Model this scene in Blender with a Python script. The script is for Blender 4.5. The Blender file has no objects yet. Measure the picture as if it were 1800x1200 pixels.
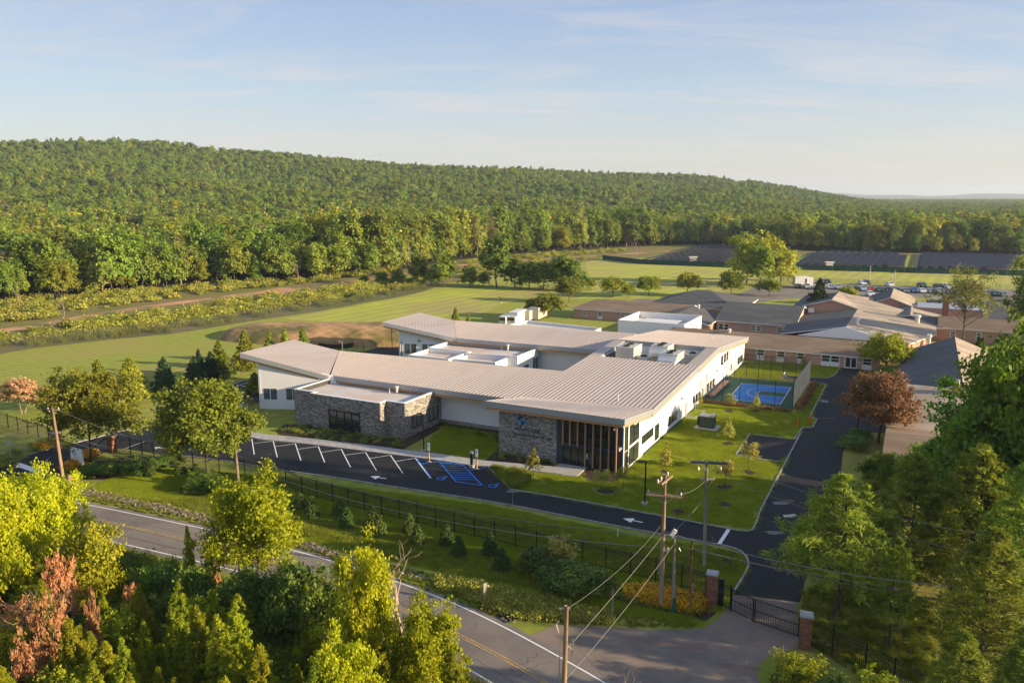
import bpy, math, random
import numpy as np
from mathutils import Vector, Matrix

C = bpy.context.scene.collection
random.seed(7)
rng = np.random.default_rng(7)

# ------------------------------------------------------------------ camera, sky, sun, exposure
CAM_H = 32.0
FOC = 1400.0
PITCH = math.atan(257 / 1400.0)
cam_d = bpy.data.cameras.new('camera')
cam = bpy.data.objects.new('camera', cam_d)
C.objects.link(cam)
cam.location = (0, 0, CAM_H)
cam.rotation_euler = (math.pi / 2 - PITCH, 0, 0)
cam_d.sensor_width = 36
cam_d.lens = 28.0
cam_d.clip_start = 0.5
cam_d.clip_end = 40000
bpy.context.scene.camera = cam

SUN_AZ = math.radians(107)      # clockwise from +Y
SUN_EL = math.radians(14.5)
sun_dir = Vector((math.sin(SUN_AZ) * math.cos(SUN_EL), math.cos(SUN_AZ) * math.cos(SUN_EL), math.sin(SUN_EL)))
sun_d = bpy.data.lights.new('sun', 'SUN')
sun_d.energy = 5.0
sun_d.color = (1.0, 0.79, 0.50)
sun_d.angle = math.radians(0.6)
sun = bpy.data.objects.new('sun', sun_d)
C.objects.link(sun)
sun.rotation_euler = sun_dir.to_track_quat('Z', 'Y').to_euler()

world = bpy.data.worlds.new('World')
bpy.context.scene.world = world
world.use_nodes = True
wn, wl = world.node_tree.nodes, world.node_tree.links
wn.clear()
w_out = wn.new('ShaderNodeOutputWorld')
w_bg = wn.new('ShaderNodeBackground')
w_bg.inputs['Strength'].default_value = 0.12
sky = wn.new('ShaderNodeTexSky')
sky.sky_type = 'NISHITA'
sky.sun_disc = False
sky.sun_elevation = SUN_EL
sky.sun_rotation = SUN_AZ
sky.altitude = 50
sky.air_density = 1.0
sky.dust_density = 0.6
sky.ozone_density = 1.4
# thin high cirrus, fixed to sky directions
tc = wn.new('ShaderNodeTexCoord')
sep = wn.new('ShaderNodeSeparateXYZ'); wl.new(tc.outputs['Generated'], sep.inputs[0])
dvz = wn.new('ShaderNodeMath'); dvz.operation = 'ADD'; dvz.inputs[1].default_value = 0.12; wl.new(sep.outputs['Z'], dvz.inputs[0])
dx = wn.new('ShaderNodeMath'); dx.operation = 'DIVIDE'; wl.new(sep.outputs['X'], dx.inputs[0]); wl.new(dvz.outputs[0], dx.inputs[1])
dy = wn.new('ShaderNodeMath'); dy.operation = 'DIVIDE'; wl.new(sep.outputs['Y'], dy.inputs[0]); wl.new(dvz.outputs[0], dy.inputs[1])
cmb = wn.new('ShaderNodeCombineXYZ'); wl.new(dx.outputs[0], cmb.inputs[0]); wl.new(dy.outputs[0], cmb.inputs[1])
mp = wn.new('ShaderNodeMapping'); mp.inputs['Scale'].default_value = (0.55, 1.5, 1); mp.inputs['Rotation'].default_value = (0, 0, 0.12)
wl.new(cmb.outputs[0], mp.inputs[0])
nz = wn.new('ShaderNodeTexNoise'); nz.inputs['Scale'].default_value = 1.5; nz.inputs['Detail'].default_value = 7; nz.inputs['Roughness'].default_value = 0.62; nz.inputs['Distortion'].default_value = 0.7
wl.new(mp.outputs[0], nz.inputs['Vector'])
rp = wn.new('ShaderNodeMapRange'); rp.inputs['From Min'].default_value = 0.47; rp.inputs['From Max'].default_value = 0.74; rp.inputs['To Max'].default_value = 0.8; rp.clamp = True
wl.new(nz.outputs['Fac'], rp.inputs[0])
fade = wn.new('ShaderNodeMapRange'); fade.inputs['From Min'].default_value = 0.30; fade.inputs['From Max'].default_value = 0.10; fade.inputs['To Min'].default_value = 0.12; fade.inputs['To Max'].default_value = 1.0; fade.clamp = True
wl.new(sep.outputs['Z'], fade.inputs[0])
mul = wn.new('ShaderNodeMath'); mul.operation = 'MULTIPLY'; wl.new(rp.outputs[0], mul.inputs[0]); wl.new(fade.outputs[0], mul.inputs[1])
mixc = wn.new('ShaderNodeMix'); mixc.data_type = 'RGBA'
wl.new(mul.outputs[0], mixc.inputs['Factor']); mixc.inputs['B'].default_value = (5.6, 5.0, 4.9, 1)
# measured sky tint by height above the horizon, blended with the physical sky
rampn = wn.new('ShaderNodeValToRGB'); wl.new(sep.outputs['Z'], rampn.inputs['Fac'])
el = rampn.color_ramp.elements; SK = 1/(0.12*2.204)
for i_, (pos, c_) in enumerate([(0.0,(.66,.62,.60)),(.05,(.63,.63,.63)),(.12,(.49,.59,.72)),(.22,(.36,.46,.69)),(.5,(.41,.50,.71)),(1.0,(.38,.47,.68))]):
    e_ = el[i_] if i_ < 2 else el.new(pos)
    e_.position = pos; e_.color = (c_[0], c_[1], c_[2], 1)
rs = wn.new('ShaderNodeVectorMath'); rs.operation = 'SCALE'; rs.inputs['Scale'].default_value = SK; wl.new(rampn.outputs['Color'], rs.inputs[0])
mixs = wn.new('ShaderNodeMix'); mixs.data_type = 'RGBA'; mixs.inputs['Factor'].default_value = 0.82
wl.new(sky.outputs[0], mixs.inputs['A']); wl.new(rs.outputs[0], mixs.inputs['B']); wl.new(mixs.outputs['Result'], mixc.inputs['A'])
mixc.inputs['B'].default_value = (3.05, 2.8, 2.7, 1)
wl.new(mixc.outputs['Result'], w_bg.inputs['Color']); wl.new(w_bg.outputs[0], w_out.inputs[0])

vs = bpy.context.scene.view_settings
vs.view_transform = 'Standard'; vs.look = 'None'; vs.gamma = 1.0; vs.use_curve_mapping = False
vs.exposure = 1.14
cy = bpy.context.scene.cycles
cy.max_bounces = 6; cy.diffuse_bounces = 2; cy.glossy_bounces = 2; cy.transmission_bounces = 4; cy.transparent_max_bounces = 8
cy.volume_bounces = 0
cy.caustics_reflective = False; cy.caustics_refractive = False

# ------------------------------------------------------------------ survey: where a point of the ground lies
cP, sP = math.cos(PITCH), math.sin(PITCH)
def ray(px, py):
    a = (px - 900) / FOC; b = (600 - py) / FOC
    return (a, cP + b * sP, -sP + b * cP)
def G(px, py, z=0.0):
    r = ray(px, py); t = (z - CAM_H) / r[2]
    return Vector((r[0] * t, r[1] * t, z))
def HT(bx, by, ty):
    g = G(bx, by); r = ray(bx, ty)
    return CAM_H + g.y / r[1] * r[2]
ORG = G(1093.5, 832)
AZ = math.radians(27.3)
Ux, Uy = math.sin(AZ), math.cos(AZ)
Vx, Vy = math.cos(AZ), -math.sin(AZ)
def W(v, u, z=0.0):            # building grid to world
    return Vector((ORG.x + v * Vx + u * Ux, ORG.y + v * Vy + u * Uy, z))
def L(px, py, z=0.0):          # to building grid
    g = G(px, py, z); dx_, dy_ = g.x - ORG.x, g.y - ORG.y
    return (dx_ * Vx + dy_ * Vy, dx_ * Ux + dy_ * Uy)

# ------------------------------------------------------------------ materials
def mat(name, col, rough=0.8, col2=None, scale=1.0, detail=6, lo=0.35, hi=0.65, bump=0.0, bscale=None, metal=0.0, spec=0.3,
        col3=None, scale3=0.1, stretch=None, island=0.0, space='Object', rvar=0.0, sheen=0.0, stripe=0.0):
    m = bpy.data.materials.new(name); m.use_nodes = True
    n, l = m.node_tree.nodes, m.node_tree.links
    p = n['Principled BSDF']
    p.inputs['Roughness'].default_value = rough
    p.inputs['Metallic'].default_value = metal
    p.inputs['Specular IOR Level'].default_value = spec
    p.inputs['Base Color'].default_value = (*col, 1)
    t = n.new('ShaderNodeTexCoord'); vec = t.outputs[space]
    if stretch:
        mm = n.new('ShaderNodeMapping'); mm.inputs['Scale'].default_value = stretch; l.new(vec, mm.inputs[0]); vec = mm.outputs[0]
    if sheen:
        p.inputs['Sheen Weight'].default_value = sheen; p.inputs['Sheen Roughness'].default_value = .6; p.inputs['Sheen Tint'].default_value = (.9, 1, .25, 1)
    def noise(sc, det):
        q = n.new('ShaderNodeTexNoise'); q.inputs['Scale'].default_value = sc; q.inputs['Detail'].default_value = det
        q.inputs['Roughness'].default_value = 0.65; l.new(vec, q.inputs['Vector']); return q
    def mix(fac, a, b):
        x = n.new('ShaderNodeMix'); x.data_type = 'RGBA'; l.new(fac, x.inputs['Factor'])
        if isinstance(a, tuple): x.inputs['A'].default_value = (*a, 1)
        else: l.new(a, x.inputs['A'])
        if isinstance(b, tuple): x.inputs['B'].default_value = (*b, 1)
        else: l.new(b, x.inputs['B'])
        return x.outputs['Result']
    def rng_(s, a, b):
        r = n.new('ShaderNodeMapRange'); r.inputs['From Min'].default_value = a; r.inputs['From Max'].default_value = b; r.clamp = True
        l.new(s, r.inputs[0]); return r.outputs[0]
    cur = col
    if col2 is not None:
        q = noise(scale, detail); cur = mix(rng_(q.outputs['Fac'], lo, hi), col, col2)
        if rvar:
            rr = n.new('ShaderNodeMapRange'); rr.inputs['To Min'].default_value = rough - rvar; rr.inputs['To Max'].default_value = min(1, rough + rvar)
            l.new(q.outputs['Fac'], rr.inputs[0]); l.new(rr.outputs[0], p.inputs['Roughness'])
    if col3 is not None:
        q3 = noise(scale3, 4); cur = mix(rng_(q3.outputs['Fac'], 0.42, 0.62), cur, col3)
    if stripe:
        mp_ = n.new('ShaderNodeMapping'); mp_.inputs['Rotation'].default_value = (0,0,.55); l.new(t.outputs[space], mp_.inputs[0])
        wv = n.new('ShaderNodeTexWave'); wv.inputs['Scale'].default_value = .314/stripe; wv.inputs['Distortion'].default_value = 1.2; wv.inputs['Detail'].default_value = 2; wv.inputs['Detail Scale'].default_value = .5; l.new(mp_.outputs[0], wv.inputs['Vector'])
        h_ = n.new('ShaderNodeHueSaturation'); rr_ = n.new('ShaderNodeMapRange'); rr_.inputs['To Min'].default_value = .88; rr_.inputs['To Max'].default_value = 1.1
        l.new(wv.outputs['Fac'], rr_.inputs[0]); l.new(rr_.outputs[0], h_.inputs['Value']); l.new(cur, h_.inputs['Color']) if not isinstance(cur, tuple) else None; cur = h_.outputs[0]
    if island:
        g = n.new('ShaderNodeNewGeometry')
        hs = n.new('ShaderNodeHueSaturation')
        r = n.new('ShaderNodeMapRange'); r.inputs['To Min'].default_value = 1 - island; r.inputs['To Max'].default_value = 1 + island
        l.new(g.outputs['Random Per Island'], r.inputs[0]); l.new(r.outputs[0], hs.inputs['Value'])
        if isinstance(cur, tuple): hs.inputs['Color'].default_value = (*cur, 1)
        else: l.new(cur, hs.inputs['Color'])
        cur = hs.outputs[0]
    if not isinstance(cur, tuple): l.new(cur, p.inputs['Base Color'])
    if bump:
        qb = noise(bscale or scale * 4, 8)
        b = n.new('ShaderNodeBump'); b.inputs['Strength'].default_value = min(1, bump); b.inputs['Distance'].default_value = 0.05
        l.new(qb.outputs['Fac'], b.inputs['Height']); l.new(b.outputs[0], p.inputs['Normal'])
    return m

def leafmat(name, dark, light, trans=0.35, scale=0.7, dry=None, dryamt=0.0, hue=0.02, gain=1.3):
    dark = tuple(c*gain*1.1 for c in dark); light = tuple(min(.8, c*gain) for c in light)
    m = bpy.data.materials.new(name); m.use_nodes = True
    n, l = m.node_tree.nodes, m.node_tree.links
    n.clear()
    out = n.new('ShaderNodeOutputMaterial')
    t = n.new('ShaderNodeTexCoord'); oi = n.new('ShaderNodeObjectInfo'); g = n.new('ShaderNodeNewGeometry')
    add = n.new('ShaderNodeVectorMath'); add.operation = 'ADD'; l.new(t.outputs['Object'], add.inputs[0])
    sc = n.new('ShaderNodeVectorMath'); sc.operation = 'SCALE'; sc.inputs['Scale'].default_value = 50
    cx = n.new('ShaderNodeCombineXYZ'); l.new(oi.outputs['Random'], cx.inputs[0]); l.new(cx.outputs[0], sc.inputs[0]); l.new(sc.outputs[0], add.inputs[1])
    q = n.new('ShaderNodeTexNoise'); q.inputs['Scale'].default_value = scale; q.inputs['Detail'].default_value = 3; l.new(add.outputs[0], q.inputs['Vector'])
    m1 = n.new('ShaderNodeMath'); m1.operation = 'MULTIPLY_ADD'; m1.inputs[1].default_value = 0.55; l.new(g.outputs['Random Per Island'], m1.inputs[0])
    m2 = n.new('ShaderNodeMapRange'); m2.inputs['From Min'].default_value = 0.3; m2.inputs['From Max'].default_value = 0.7; m2.inputs['To Max'].default_value = 0.45; m2.clamp = True
    l.new(q.outputs['Fac'], m2.inputs[0]); l.new(m2.outputs[0], m1.inputs[2])
    mx = n.new('ShaderNodeMix'); mx.data_type = 'RGBA'; l.new(m1.outputs[0], mx.inputs['Factor'])
    mx.inputs['A'].default_value = (*dark, 1); mx.inputs['B'].default_value = (*light, 1)
    cur = mx.outputs['Result']
    if dry is not None:
        q2 = n.new('ShaderNodeTexNoise'); q2.inputs['Scale'].default_value = scale * 0.8; l.new(add.outputs[0], q2.inputs['Vector'])
        r2 = n.new('ShaderNodeMapRange'); r2.inputs['From Min'].default_value = 0.62 - dryamt; r2.inputs['From Max'].default_value = 0.68 - dryamt; r2.clamp = True
        l.new(q2.outputs['Fac'], r2.inputs[0])
        m3 = n.new('ShaderNodeMix'); m3.data_type = 'RGBA'; l.new(r2.outputs[0], m3.inputs['Factor']); l.new(cur, m3.inputs['A']); m3.inputs['B'].default_value = (*dry, 1)
        cur = m3.outputs['Result']
    hs = n.new('ShaderNodeHueSaturation'); l.new(cur, hs.inputs['Color'])
    r = n.new('ShaderNodeMapRange'); r.inputs['To Min'].default_value = 0.5 - hue; r.inputs['To Max'].default_value = 0.5 + hue; l.new(oi.outputs['Random'], r.inputs[0]); l.new(r.outputs[0], hs.inputs['Hue'])
    wn_ = n.new('ShaderNodeTexWhiteNoise'); wn_.noise_dimensions = '1D'; l.new(oi.outputs['Random'], wn_.inputs['W'])
    rv = n.new('ShaderNodeMapRange'); rv.inputs['To Min'].default_value = 0.7; rv.inputs['To Max'].default_value = 1.3; l.new(wn_.outputs['Value'], rv.inputs[0]); l.new(rv.outputs[0], hs.inputs['Value'])
    d = n.new('ShaderNodeBsdfPrincipled'); d.inputs['Roughness'].default_value = 0.55; d.inputs['Specular IOR Level'].default_value = 0.25
    tr = n.new('ShaderNodeBsdfTranslucent')
    l.new(hs.outputs[0], d.inputs['Base Color']); l.new(hs.outputs[0], tr.inputs['Color'])
    ms = n.new('ShaderNodeMixShader'); ms.inputs[0].default_value = trans
    l.new(d.outputs[0], ms.inputs[1]); l.new(tr.outputs[0], ms.inputs[2]); l.new(ms.outputs[0], out.inputs[0])
    return m

M = {}
M['ground'] = mat('ground', (.105, .13, .018), .95, (.075, .105, .014), .12, lo=.35, hi=.65, bump=.7, bscale=6, col3=(.15, .145, .03), scale3=.02)
M['lawn'] = mat('lawn_grass', (.20, .235, .018), .95, (.14, .175, .014), .5, lo=.38, hi=.62, bump=.8, bscale=9, col3=(.21, .185, .04), scale3=.05, sheen=.07, stripe=2.6)
M['field'] = mat('field_grass', (.31, .325, .03), .95, (.22, .255, .025), .09, bump=.7, bscale=4, col3=(.25, .20, .07), scale3=.03, sheen=.07, stripe=5)
M['meadow'] = mat('meadow_grass', (.20, .18, .035), .95, (.12, .13, .022), .18, bump=.9, bscale=2.5, col3=(.19, .15, .05), scale3=.03)
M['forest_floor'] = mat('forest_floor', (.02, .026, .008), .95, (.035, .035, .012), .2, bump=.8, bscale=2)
M['scrub_floor'] = mat('scrub_floor', (.03, .04, .01), .95, (.06, .06, .02), .5, bump=.9, bscale=3)
M['dirt'] = mat('dirt', (.62, .30, .17), .95, (.50, .26, .14), .2, bump=.6, bscale=3, col3=(.13, .13, .04), scale3=.04)
M['mound'] = mat('mound_soil', (.52, .29, .14), .95, (.36, .22, .09), .25, bump=.9, bscale=1.6, col3=(.12, .11, .03), scale3=.09)
M['mulch'] = mat('mulch', (.035, .02, .014), .95, (.07, .04, .025), 2.5, bump=.9, bscale=12)
M['asphalt_new'] = mat('new_asphalt', (.008, .010, .015), .85, (.012, .015, .020), .3, bump=.35, bscale=30, col3=(.017, .018, .021), scale3=.09, rvar=.12)
M['asphalt_old'] = mat('old_asphalt', (.19, .165, .145), .85, (.145, .125, .112), .35, bump=.4, bscale=24, col3=(.22, .19, .16), scale3=.10, rvar=.08)
M['gravel_path'] = mat('apron', (.20, .165, .14), .9, (.14, .118, .10), .5, bump=.5, bscale=10, col3=(.24, .18, .14), scale3=.14)
M['concrete'] = mat('concrete', (.40, .38, .36), .85, (.33, .32, .31), .8, bump=.2, bscale=14, island=.06)
M['curb'] = mat('curb_stone', (.34, .33, .32), .85, (.24, .24, .23), 2, island=.25)
M['white_paint'] = mat('white_paint', (.75, .75, .74), .6, (.55, .55, .55), 3, lo=.55, hi=.8)
M['yellow_paint'] = mat('yellow_paint', (.50, .31, .08), .7, (.26, .20, .12), 2, lo=.4, hi=.6)
M['blue_paint'] = mat('blue_paint', (.02, .27, .95), .6, (.02, .20, .7), 3, lo=.5, hi=.8)
M['stucco'] = mat('stucco', (.80, .79, .78), .8, (.74, .735, .73), .25, bump=.12, bscale=20)
M['membrane'] = mat('roof_membrane', (.62, .60, .58), .6, (.50, .47, .45), .35, lo=.3, hi=.7, col3=(.56, .42, .33), scale3=.10)
M['metal_roof'] = mat('metal_roof', (.42, .35, .31), .55, (.35, .295, .265), .35, metal=0.1, spec=.4, stretch=(1, .12, 1), col3=(.41,.355,.33), scale3=.5)
M['seam'] = mat('seam_metal', (.50, .43, .39), .5, metal=0.1, spec=.5)
M['fascia'] = mat('fascia_metal', (.40, .42, .44), .45, (.36, .38, .40), .5, metal=.4)
M['wood'] = mat('cedar_soffit', (.52, .29, .13), .6, (.40, .21, .09), 2, stretch=(.3, 3, 3))
M['fin'] = mat('wood_fin', (.40, .235, .14), .55, (.32, .18, .10), 2, stretch=(4, 4, .4))
M['stone'] = mat('ledge_stone', (.35, .32, .285), .85, (.20, .185, .17), 2.4, bump=.5, bscale=16, island=.55)
M['stone_gap'] = mat('stone_backing', (.07, .068, .065), .95, (.05, .05, .05), 3)
M['black_metal'] = mat('black_metal', (.012, .012, .014), .45, metal=.2, spec=.5)
M['dark_frame'] = mat('dark_frame', (.022, .025, .03), .4, metal=.3, spec=.5)
M['charcoal'] = mat('charcoal_panel', (.03, .045, .07), .5)
M['brick'] = mat('red_brick', (.33, .145, .085), .85, (.24, .10, .065), 5, island=.35, bump=.3, bscale=14)
M['mortar'] = mat('mortar', (.30, .27, .24), .95)
M['brick_wall'] = mat('brick_wall_field', (.52, .31, .225), .88, (.43, .25, .18), 2.4, bump=.3, bscale=18, col3=(.47, .29, .22), scale3=.3)
M['trim'] = mat('white_trim', (.74, .74, .72), .55)
M['shingle_brown'] = mat('brown_shingles', (.235, .165, .11), .92, (.18, .125, .085), 1.2, bump=.5, bscale=9, col3=(.26, .19, .13), scale3=.15, stretch=(1, 3, 3))
M['shingle_grey_and_shaded'] = mat('grey_and_shaded_shingles', (.085, .088, .094), .92, (.06, .062, .07), 1.2, bump=.5, bscale=9, col3=(.10, .10, .10), scale3=.15, stretch=(1, 3, 3))  # plain grey roofs, and slopes turned from the sun, painted darker
M['shingle_tan_sunlit'] = mat('tan_sunlit_shingles', (.32, .265, .20), .92, (.265, .215, .165), 1.2, bump=.5, bscale=9, col3=(.44, .36, .28), scale3=.12, stretch=(1, 3, 3))  # slopes facing the sun: sunlight put into the shingle colour
M['white_metal'] = mat('white_metal', (.70, .69, .66), .5, (.6, .59, .56), .8)
M['beige_metal'] = mat('beige_metal', (.52, .50, .44), .5, (.42, .40, .34), 1.5)
M['grille'] = mat('dark_grille', (.06, .06, .06), .6, (.03, .03, .03), 6)
M['green_box'] = mat('green_enamel', (.055, .085, .055), .5, (.04, .065, .045), 2)
M['court_green'] = mat('court_green', (.02, .12, .075), .7, (.018, .10, .06), .6)
M['court_blue'] = mat('court_blue', (.02, .22, .72), .7, (.03, .19, .56), .35)
M['pole_wood'] = mat('pole_wood', (.36, .25, .16), .9, (.22, .15, .10), 2, stretch=(6, 6, .6), bump=.5, bscale=8)
M['pole_grey'] = mat('pole_grey_wood', (.30, .26, .20), .9, (.20, .17, .14), 2, stretch=(6, 6, .6), bump=.5, bscale=8)
M['pole_dark'] = mat('pole_dark_wood', (.26, .12, .06), .9, (.16, .07, .04), 2, stretch=(6, 6, .6), bump=.5, bscale=8)
M['wire'] = mat('wire', (.22, .20, .17), .5, metal=.3)
M['galv'] = mat('galvanised', (.42, .42, .42), .45, (.34, .34, .34), 3, metal=.5)
M['porcelain'] = mat('porcelain', (.55, .50, .45), .3)
M['rock'] = mat('rock', (.26, .21, .16), .9, (.12, .10, .085), 1.5, island=.5, bump=.5, bscale=6)
M['bark'] = mat('bark', (.10, .075, .055), .95, (.06, .045, .035), 3, stretch=(3, 3, .6), bump=.8, bscale=10)
M['bark_pale'] = mat('pale_bark', (.33, .25, .19), .95, (.22, .16, .12), 3, stretch=(3, 3, .6), bump=.6, bscale=10)
M['deadwood'] = mat('dead_wood', (.38, .30, .23), .9, (.26, .19, .15), 3)
M['water'] = mat('ditch_water', (.012, .016, .018), .08, spec=.6)
M['orange'] = mat('orange_plastic', (.75, .10, .02), .5)
M['tyre'] = mat('tyre_rubber', (.02, .02, .02), .8)
M['solar'] = mat('solar_cells', (.012, .018, .038), .7, (.016, .022, .046), 1.2, spec=.15)
M['array_ground'] = mat('array_gravel', (.05, .05, .05), .95, (.035, .04, .03), .4)
M['screen_green'] = mat('green_windscreen', (.012, .06, .05), .85, (.02, .08, .06), .3)
M['screen_grey'] = mat('grey_windscreen', (.03, .045, .07), .85, (.02, .025, .03), 1)
M['terra'] = mat('terracotta', (.42, .25, .18), .8)
M['silt'] = mat('silt_fabric', (.02, .02, .022), .8)
M['far_hill'] = mat('far_hill', (.04, .05, .03), .95, (.05, .06, .035), .002)

def glass(name, col, rough=.06):
    m = bpy.data.materials.new(name); m.use_nodes = True
    p = m.node_tree.nodes['Principled BSDF']; p.inputs['Base Color'].default_value = (*col, 1)
    p.inputs['Roughness'].default_value = rough; p.inputs['Specular IOR Level'].default_value = .9; p.inputs['IOR'].default_value = 1.6
    return m
M['glass_dark'] = glass('dark_glass', (.02, .03, .036), .04)
M['glass_blue'] = glass('teal_glass', (.045, .085, .11), .12)
M['glass_pale'] = glass('pale_window_glass', (.16, .15, .12), .12)

LM = {}
LM['oak'] = leafmat('oak_leaves', (.085, .125, .012), (.32, .325, .028), .38)
LM['bright'] = leafmat('bright_maple_leaves', (.15, .20, .005), (.47, .46, .013), .45, hue=.008)
LM['maple'] = leafmat('dark_maple_leaves', (.045, .105, .010), (.21, .30, .018), .42)
LM['forest'] = leafmat('forest_leaves', (.06, .11, .013), (.255, .30, .03), .32, scale=.25, hue=.03)
LM['forest_yellow'] = leafmat('yellow_forest_leaves', (.12, .15, .012), (.40, .38, .03), .36, scale=.25, hue=.015)
LM['forest_dark'] = leafmat('dark_forest_leaves', (.06, .105, .014), (.21, .26, .03), .32, scale=.25, hue=.015)
LM['forest_pale'] = leafmat('pale_forest_leaves', (.12, .13, .03), (.32, .28, .09), .3, scale=.25, hue=.03)
LM['cedar'] = leafmat('cedar_sprays', (.075, .115, .008), (.42, .42, .018), .4)
LM['juniper'] = leafmat('juniper_sprays', (.08, .12, .016), (.34, .36, .04), .38)
LM['spruce'] = leafmat('spruce_needles', (.02, .045, .018), (.06, .10, .04), .2)
LM['arbor'] = leafmat('arborvitae_sprays', (.03, .065, .014), (.10, .14, .025), .25)
LM['pine'] = leafmat('pine_needles', (.055, .105, .014), (.30, .345, .03), .42)
LM['shrub'] = leafmat('shrub_leaves', (.035, .08, .014), (.16, .22, .03), .3)
LM['beech'] = leafmat('copper_beech_leaves', (.10, .042, .02), (.29, .145, .065), .3, dry=(.09, .10, .02), dryamt=.02)
LM['sumac'] = leafmat('rusty_sumac_leaves', (.38, .14, .07), (.72, .34, .18), .4, dry=(.14, .17, .02), dryamt=.05)
LM['young'] = leafmat('young_tree_leaves', (.16, .18, .03), (.46, .40, .08), .45)
LM['locust'] = leafmat('locust_leaves', (.06, .085, .015), (.19, .20, .04), .4)
LM['pink'] = leafmat('blushed_crabapple_leaves', (.30, .19, .09), (.55, .33, .18), .4, dry=(.14, .15, .04), dryamt=.06)
LM['weed'] = leafmat('weed_blades', (.09, .13, .012), (.32, .32, .04), .45)
LM['turf'] = leafmat('turf_blades', (.15, .20, .012), (.33, .37, .02), .42, scale=.3, hue=.012)
LM['gold'] = leafmat('golden_coneflowers', (.5, .22, .01), (.8, .42, .02), .35, dry=(.06, .10, .01), dryamt=.05)
LM['meadowbrush'] = leafmat('meadow_brush_leaves', (.14, .16, .02), (.38, .35, .06), .35, scale=.3)
# ------------------------------------------------------------------ mesh helpers
class MB:
    def __init__(s): s.v = []; s.f = []; s.m = []
    def add(s, vs_, fs, mi=0):
        o = len(s.v); s.v.extend([tuple(x) for x in vs_])
        for f in fs: s.f.append([o + i for i in f]); s.m.append(mi)
        return s
    def box(s, x0, x1, y0, y1, z0, z1, mi=0):
        return s.add([(x0,y0,z0),(x1,y0,z0),(x1,y1,z0),(x0,y1,z0),(x0,y0,z1),(x1,y0,z1),(x1,y1,z1),(x0,y1,z1)],
                     [(0,3,2,1),(4,5,6,7),(0,1,5,4),(1,2,6,5),(2,3,7,6),(3,0,4,7)], mi)
    def obox(s, c, ax, ay, az, mi=0):     # centre and half-axis vectors
        c, ax, ay, az = Vector(c), Vector(ax), Vector(ay), Vector(az)
        P_ = [c-ax-ay-az, c+ax-ay-az, c+ax+ay-az, c-ax+ay-az, c-ax-ay+az, c+ax-ay+az, c+ax+ay+az, c-ax+ay+az]
        return s.add(P_, [(0,3,2,1),(4,5,6,7),(0,1,5,4),(1,2,6,5),(2,3,7,6),(3,0,4,7)], mi)
    def prism(s, poly, z0, z1, mi=0, side=None):
        n = len(poly)
        a = sum(poly[i][0]*poly[(i+1)%n][1]-poly[(i+1)%n][0]*poly[i][1] for i in range(n))
        if a < 0: poly = poly[::-1]
        z1s = z1 if isinstance(z1, (list, tuple)) else [z1]*n
        if a < 0: z1s = list(z1s)[::-1]
        o = len(s.v)
        s.v.extend([(p[0],p[1],z0) for p in poly]); s.v.extend([(p[0],p[1],z1s[i]) for i,p in enumerate(poly)])
        s.f.append([o+i for i in range(n)][::-1]); s.m.append(mi)
        s.f.append([o+n+i for i in range(n)]); s.m.append(mi)
        for i in range(n):
            j = (i+1)%n; s.f.append([o+i,o+j,o+n+j,o+n+i]); s.m.append(mi if side is None else side)
        return s
    def slab(s, pts, th, mt=0, ms=1, mb=2, inset=0):   # sheet of 3-D points (counter-clockwise from above) given thickness
        n = len(pts)
        a = sum(pts[i][0]*pts[(i+1)%n][1]-pts[(i+1)%n][0]*pts[i][1] for i in range(n))
        if a < 0: pts = pts[::-1]
        o = len(s.v)
        s.v.extend([tuple(p) for p in pts]); s.v.extend([(p[0],p[1],p[2]-th) for p in pts])
        s.f.append([o+i for i in range(n)]); s.m.append(mt)
        s.f.append([o+n+i for i in range(n)][::-1]); s.m.append(mb)
        for i in range(n):
            j=(i+1)%n; s.f.append([o+n+i,o+n+j,o+j,o+i]); s.m.append(ms)
        return s
    def tube(s, pts, rad, n=6, mi=0, cap=True):
        pts = [Vector(p) for p in pts]
        if not isinstance(rad, (list, tuple)): rad = [rad]*len(pts)
        o = len(s.v)
        for i, p in enumerate(pts):
            d = (pts[min(i+1,len(pts)-1)] - pts[max(i-1,0)])
            if d.length < 1e-6: d = Vector((0,0,1))
            d.normalize()
            a = d.cross(Vector((0,0,1)) if abs(d.z) < .9 else Vector((1,0,0))); a.normalize(); b = d.cross(a)
            for k in range(n):
                t = 2*math.pi*k/n; s.v.append(tuple(p + (a*math.cos(t) + b*math.sin(t))*rad[i]))
        for i in range(len(pts)-1):
            for k in range(n):
                q=(k+1)%n; s.f.append([o+i*n+k,o+i*n+q,o+(i+1)*n+q,o+(i+1)*n+k]); s.m.append(mi)
        if cap:
            s.f.append([o+k for k in range(n)]); s.m.append(mi)
            s.f.append([o+(len(pts)-1)*n+k for k in range(n)][::-1]); s.m.append(mi)
        return s
    def mesh(s, name, mats, smooth=False):
        me = bpy.data.meshes.new(name); me.from_pydata(s.v, [], s.f)
        for m_ in (mats if isinstance(mats, (list, tuple)) else [mats]): me.materials.append(m_)
        if len(me.materials) > 1: me.polygons.foreach_set('material_index', s.m)
        if smooth: me.polygons.foreach_set('use_smooth', [True]*len(s.f))
        me.update(); return me
    def build(s, name, mats, parent=None, smooth=False):
        return link(name, s.mesh(name, mats, smooth), parent)
def link(name, me, parent=None):
    o = bpy.data.objects.new(name, me); C.objects.link(o)
    if parent is not None: o.parent = parent
    return o
def tag(o, label=None, cat=None, group=None, kind=None):
    if label: o['label'] = label
    if cat: o['category'] = cat
    if group: o['group'] = group
    if kind: o['kind'] = kind
    return o
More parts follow.
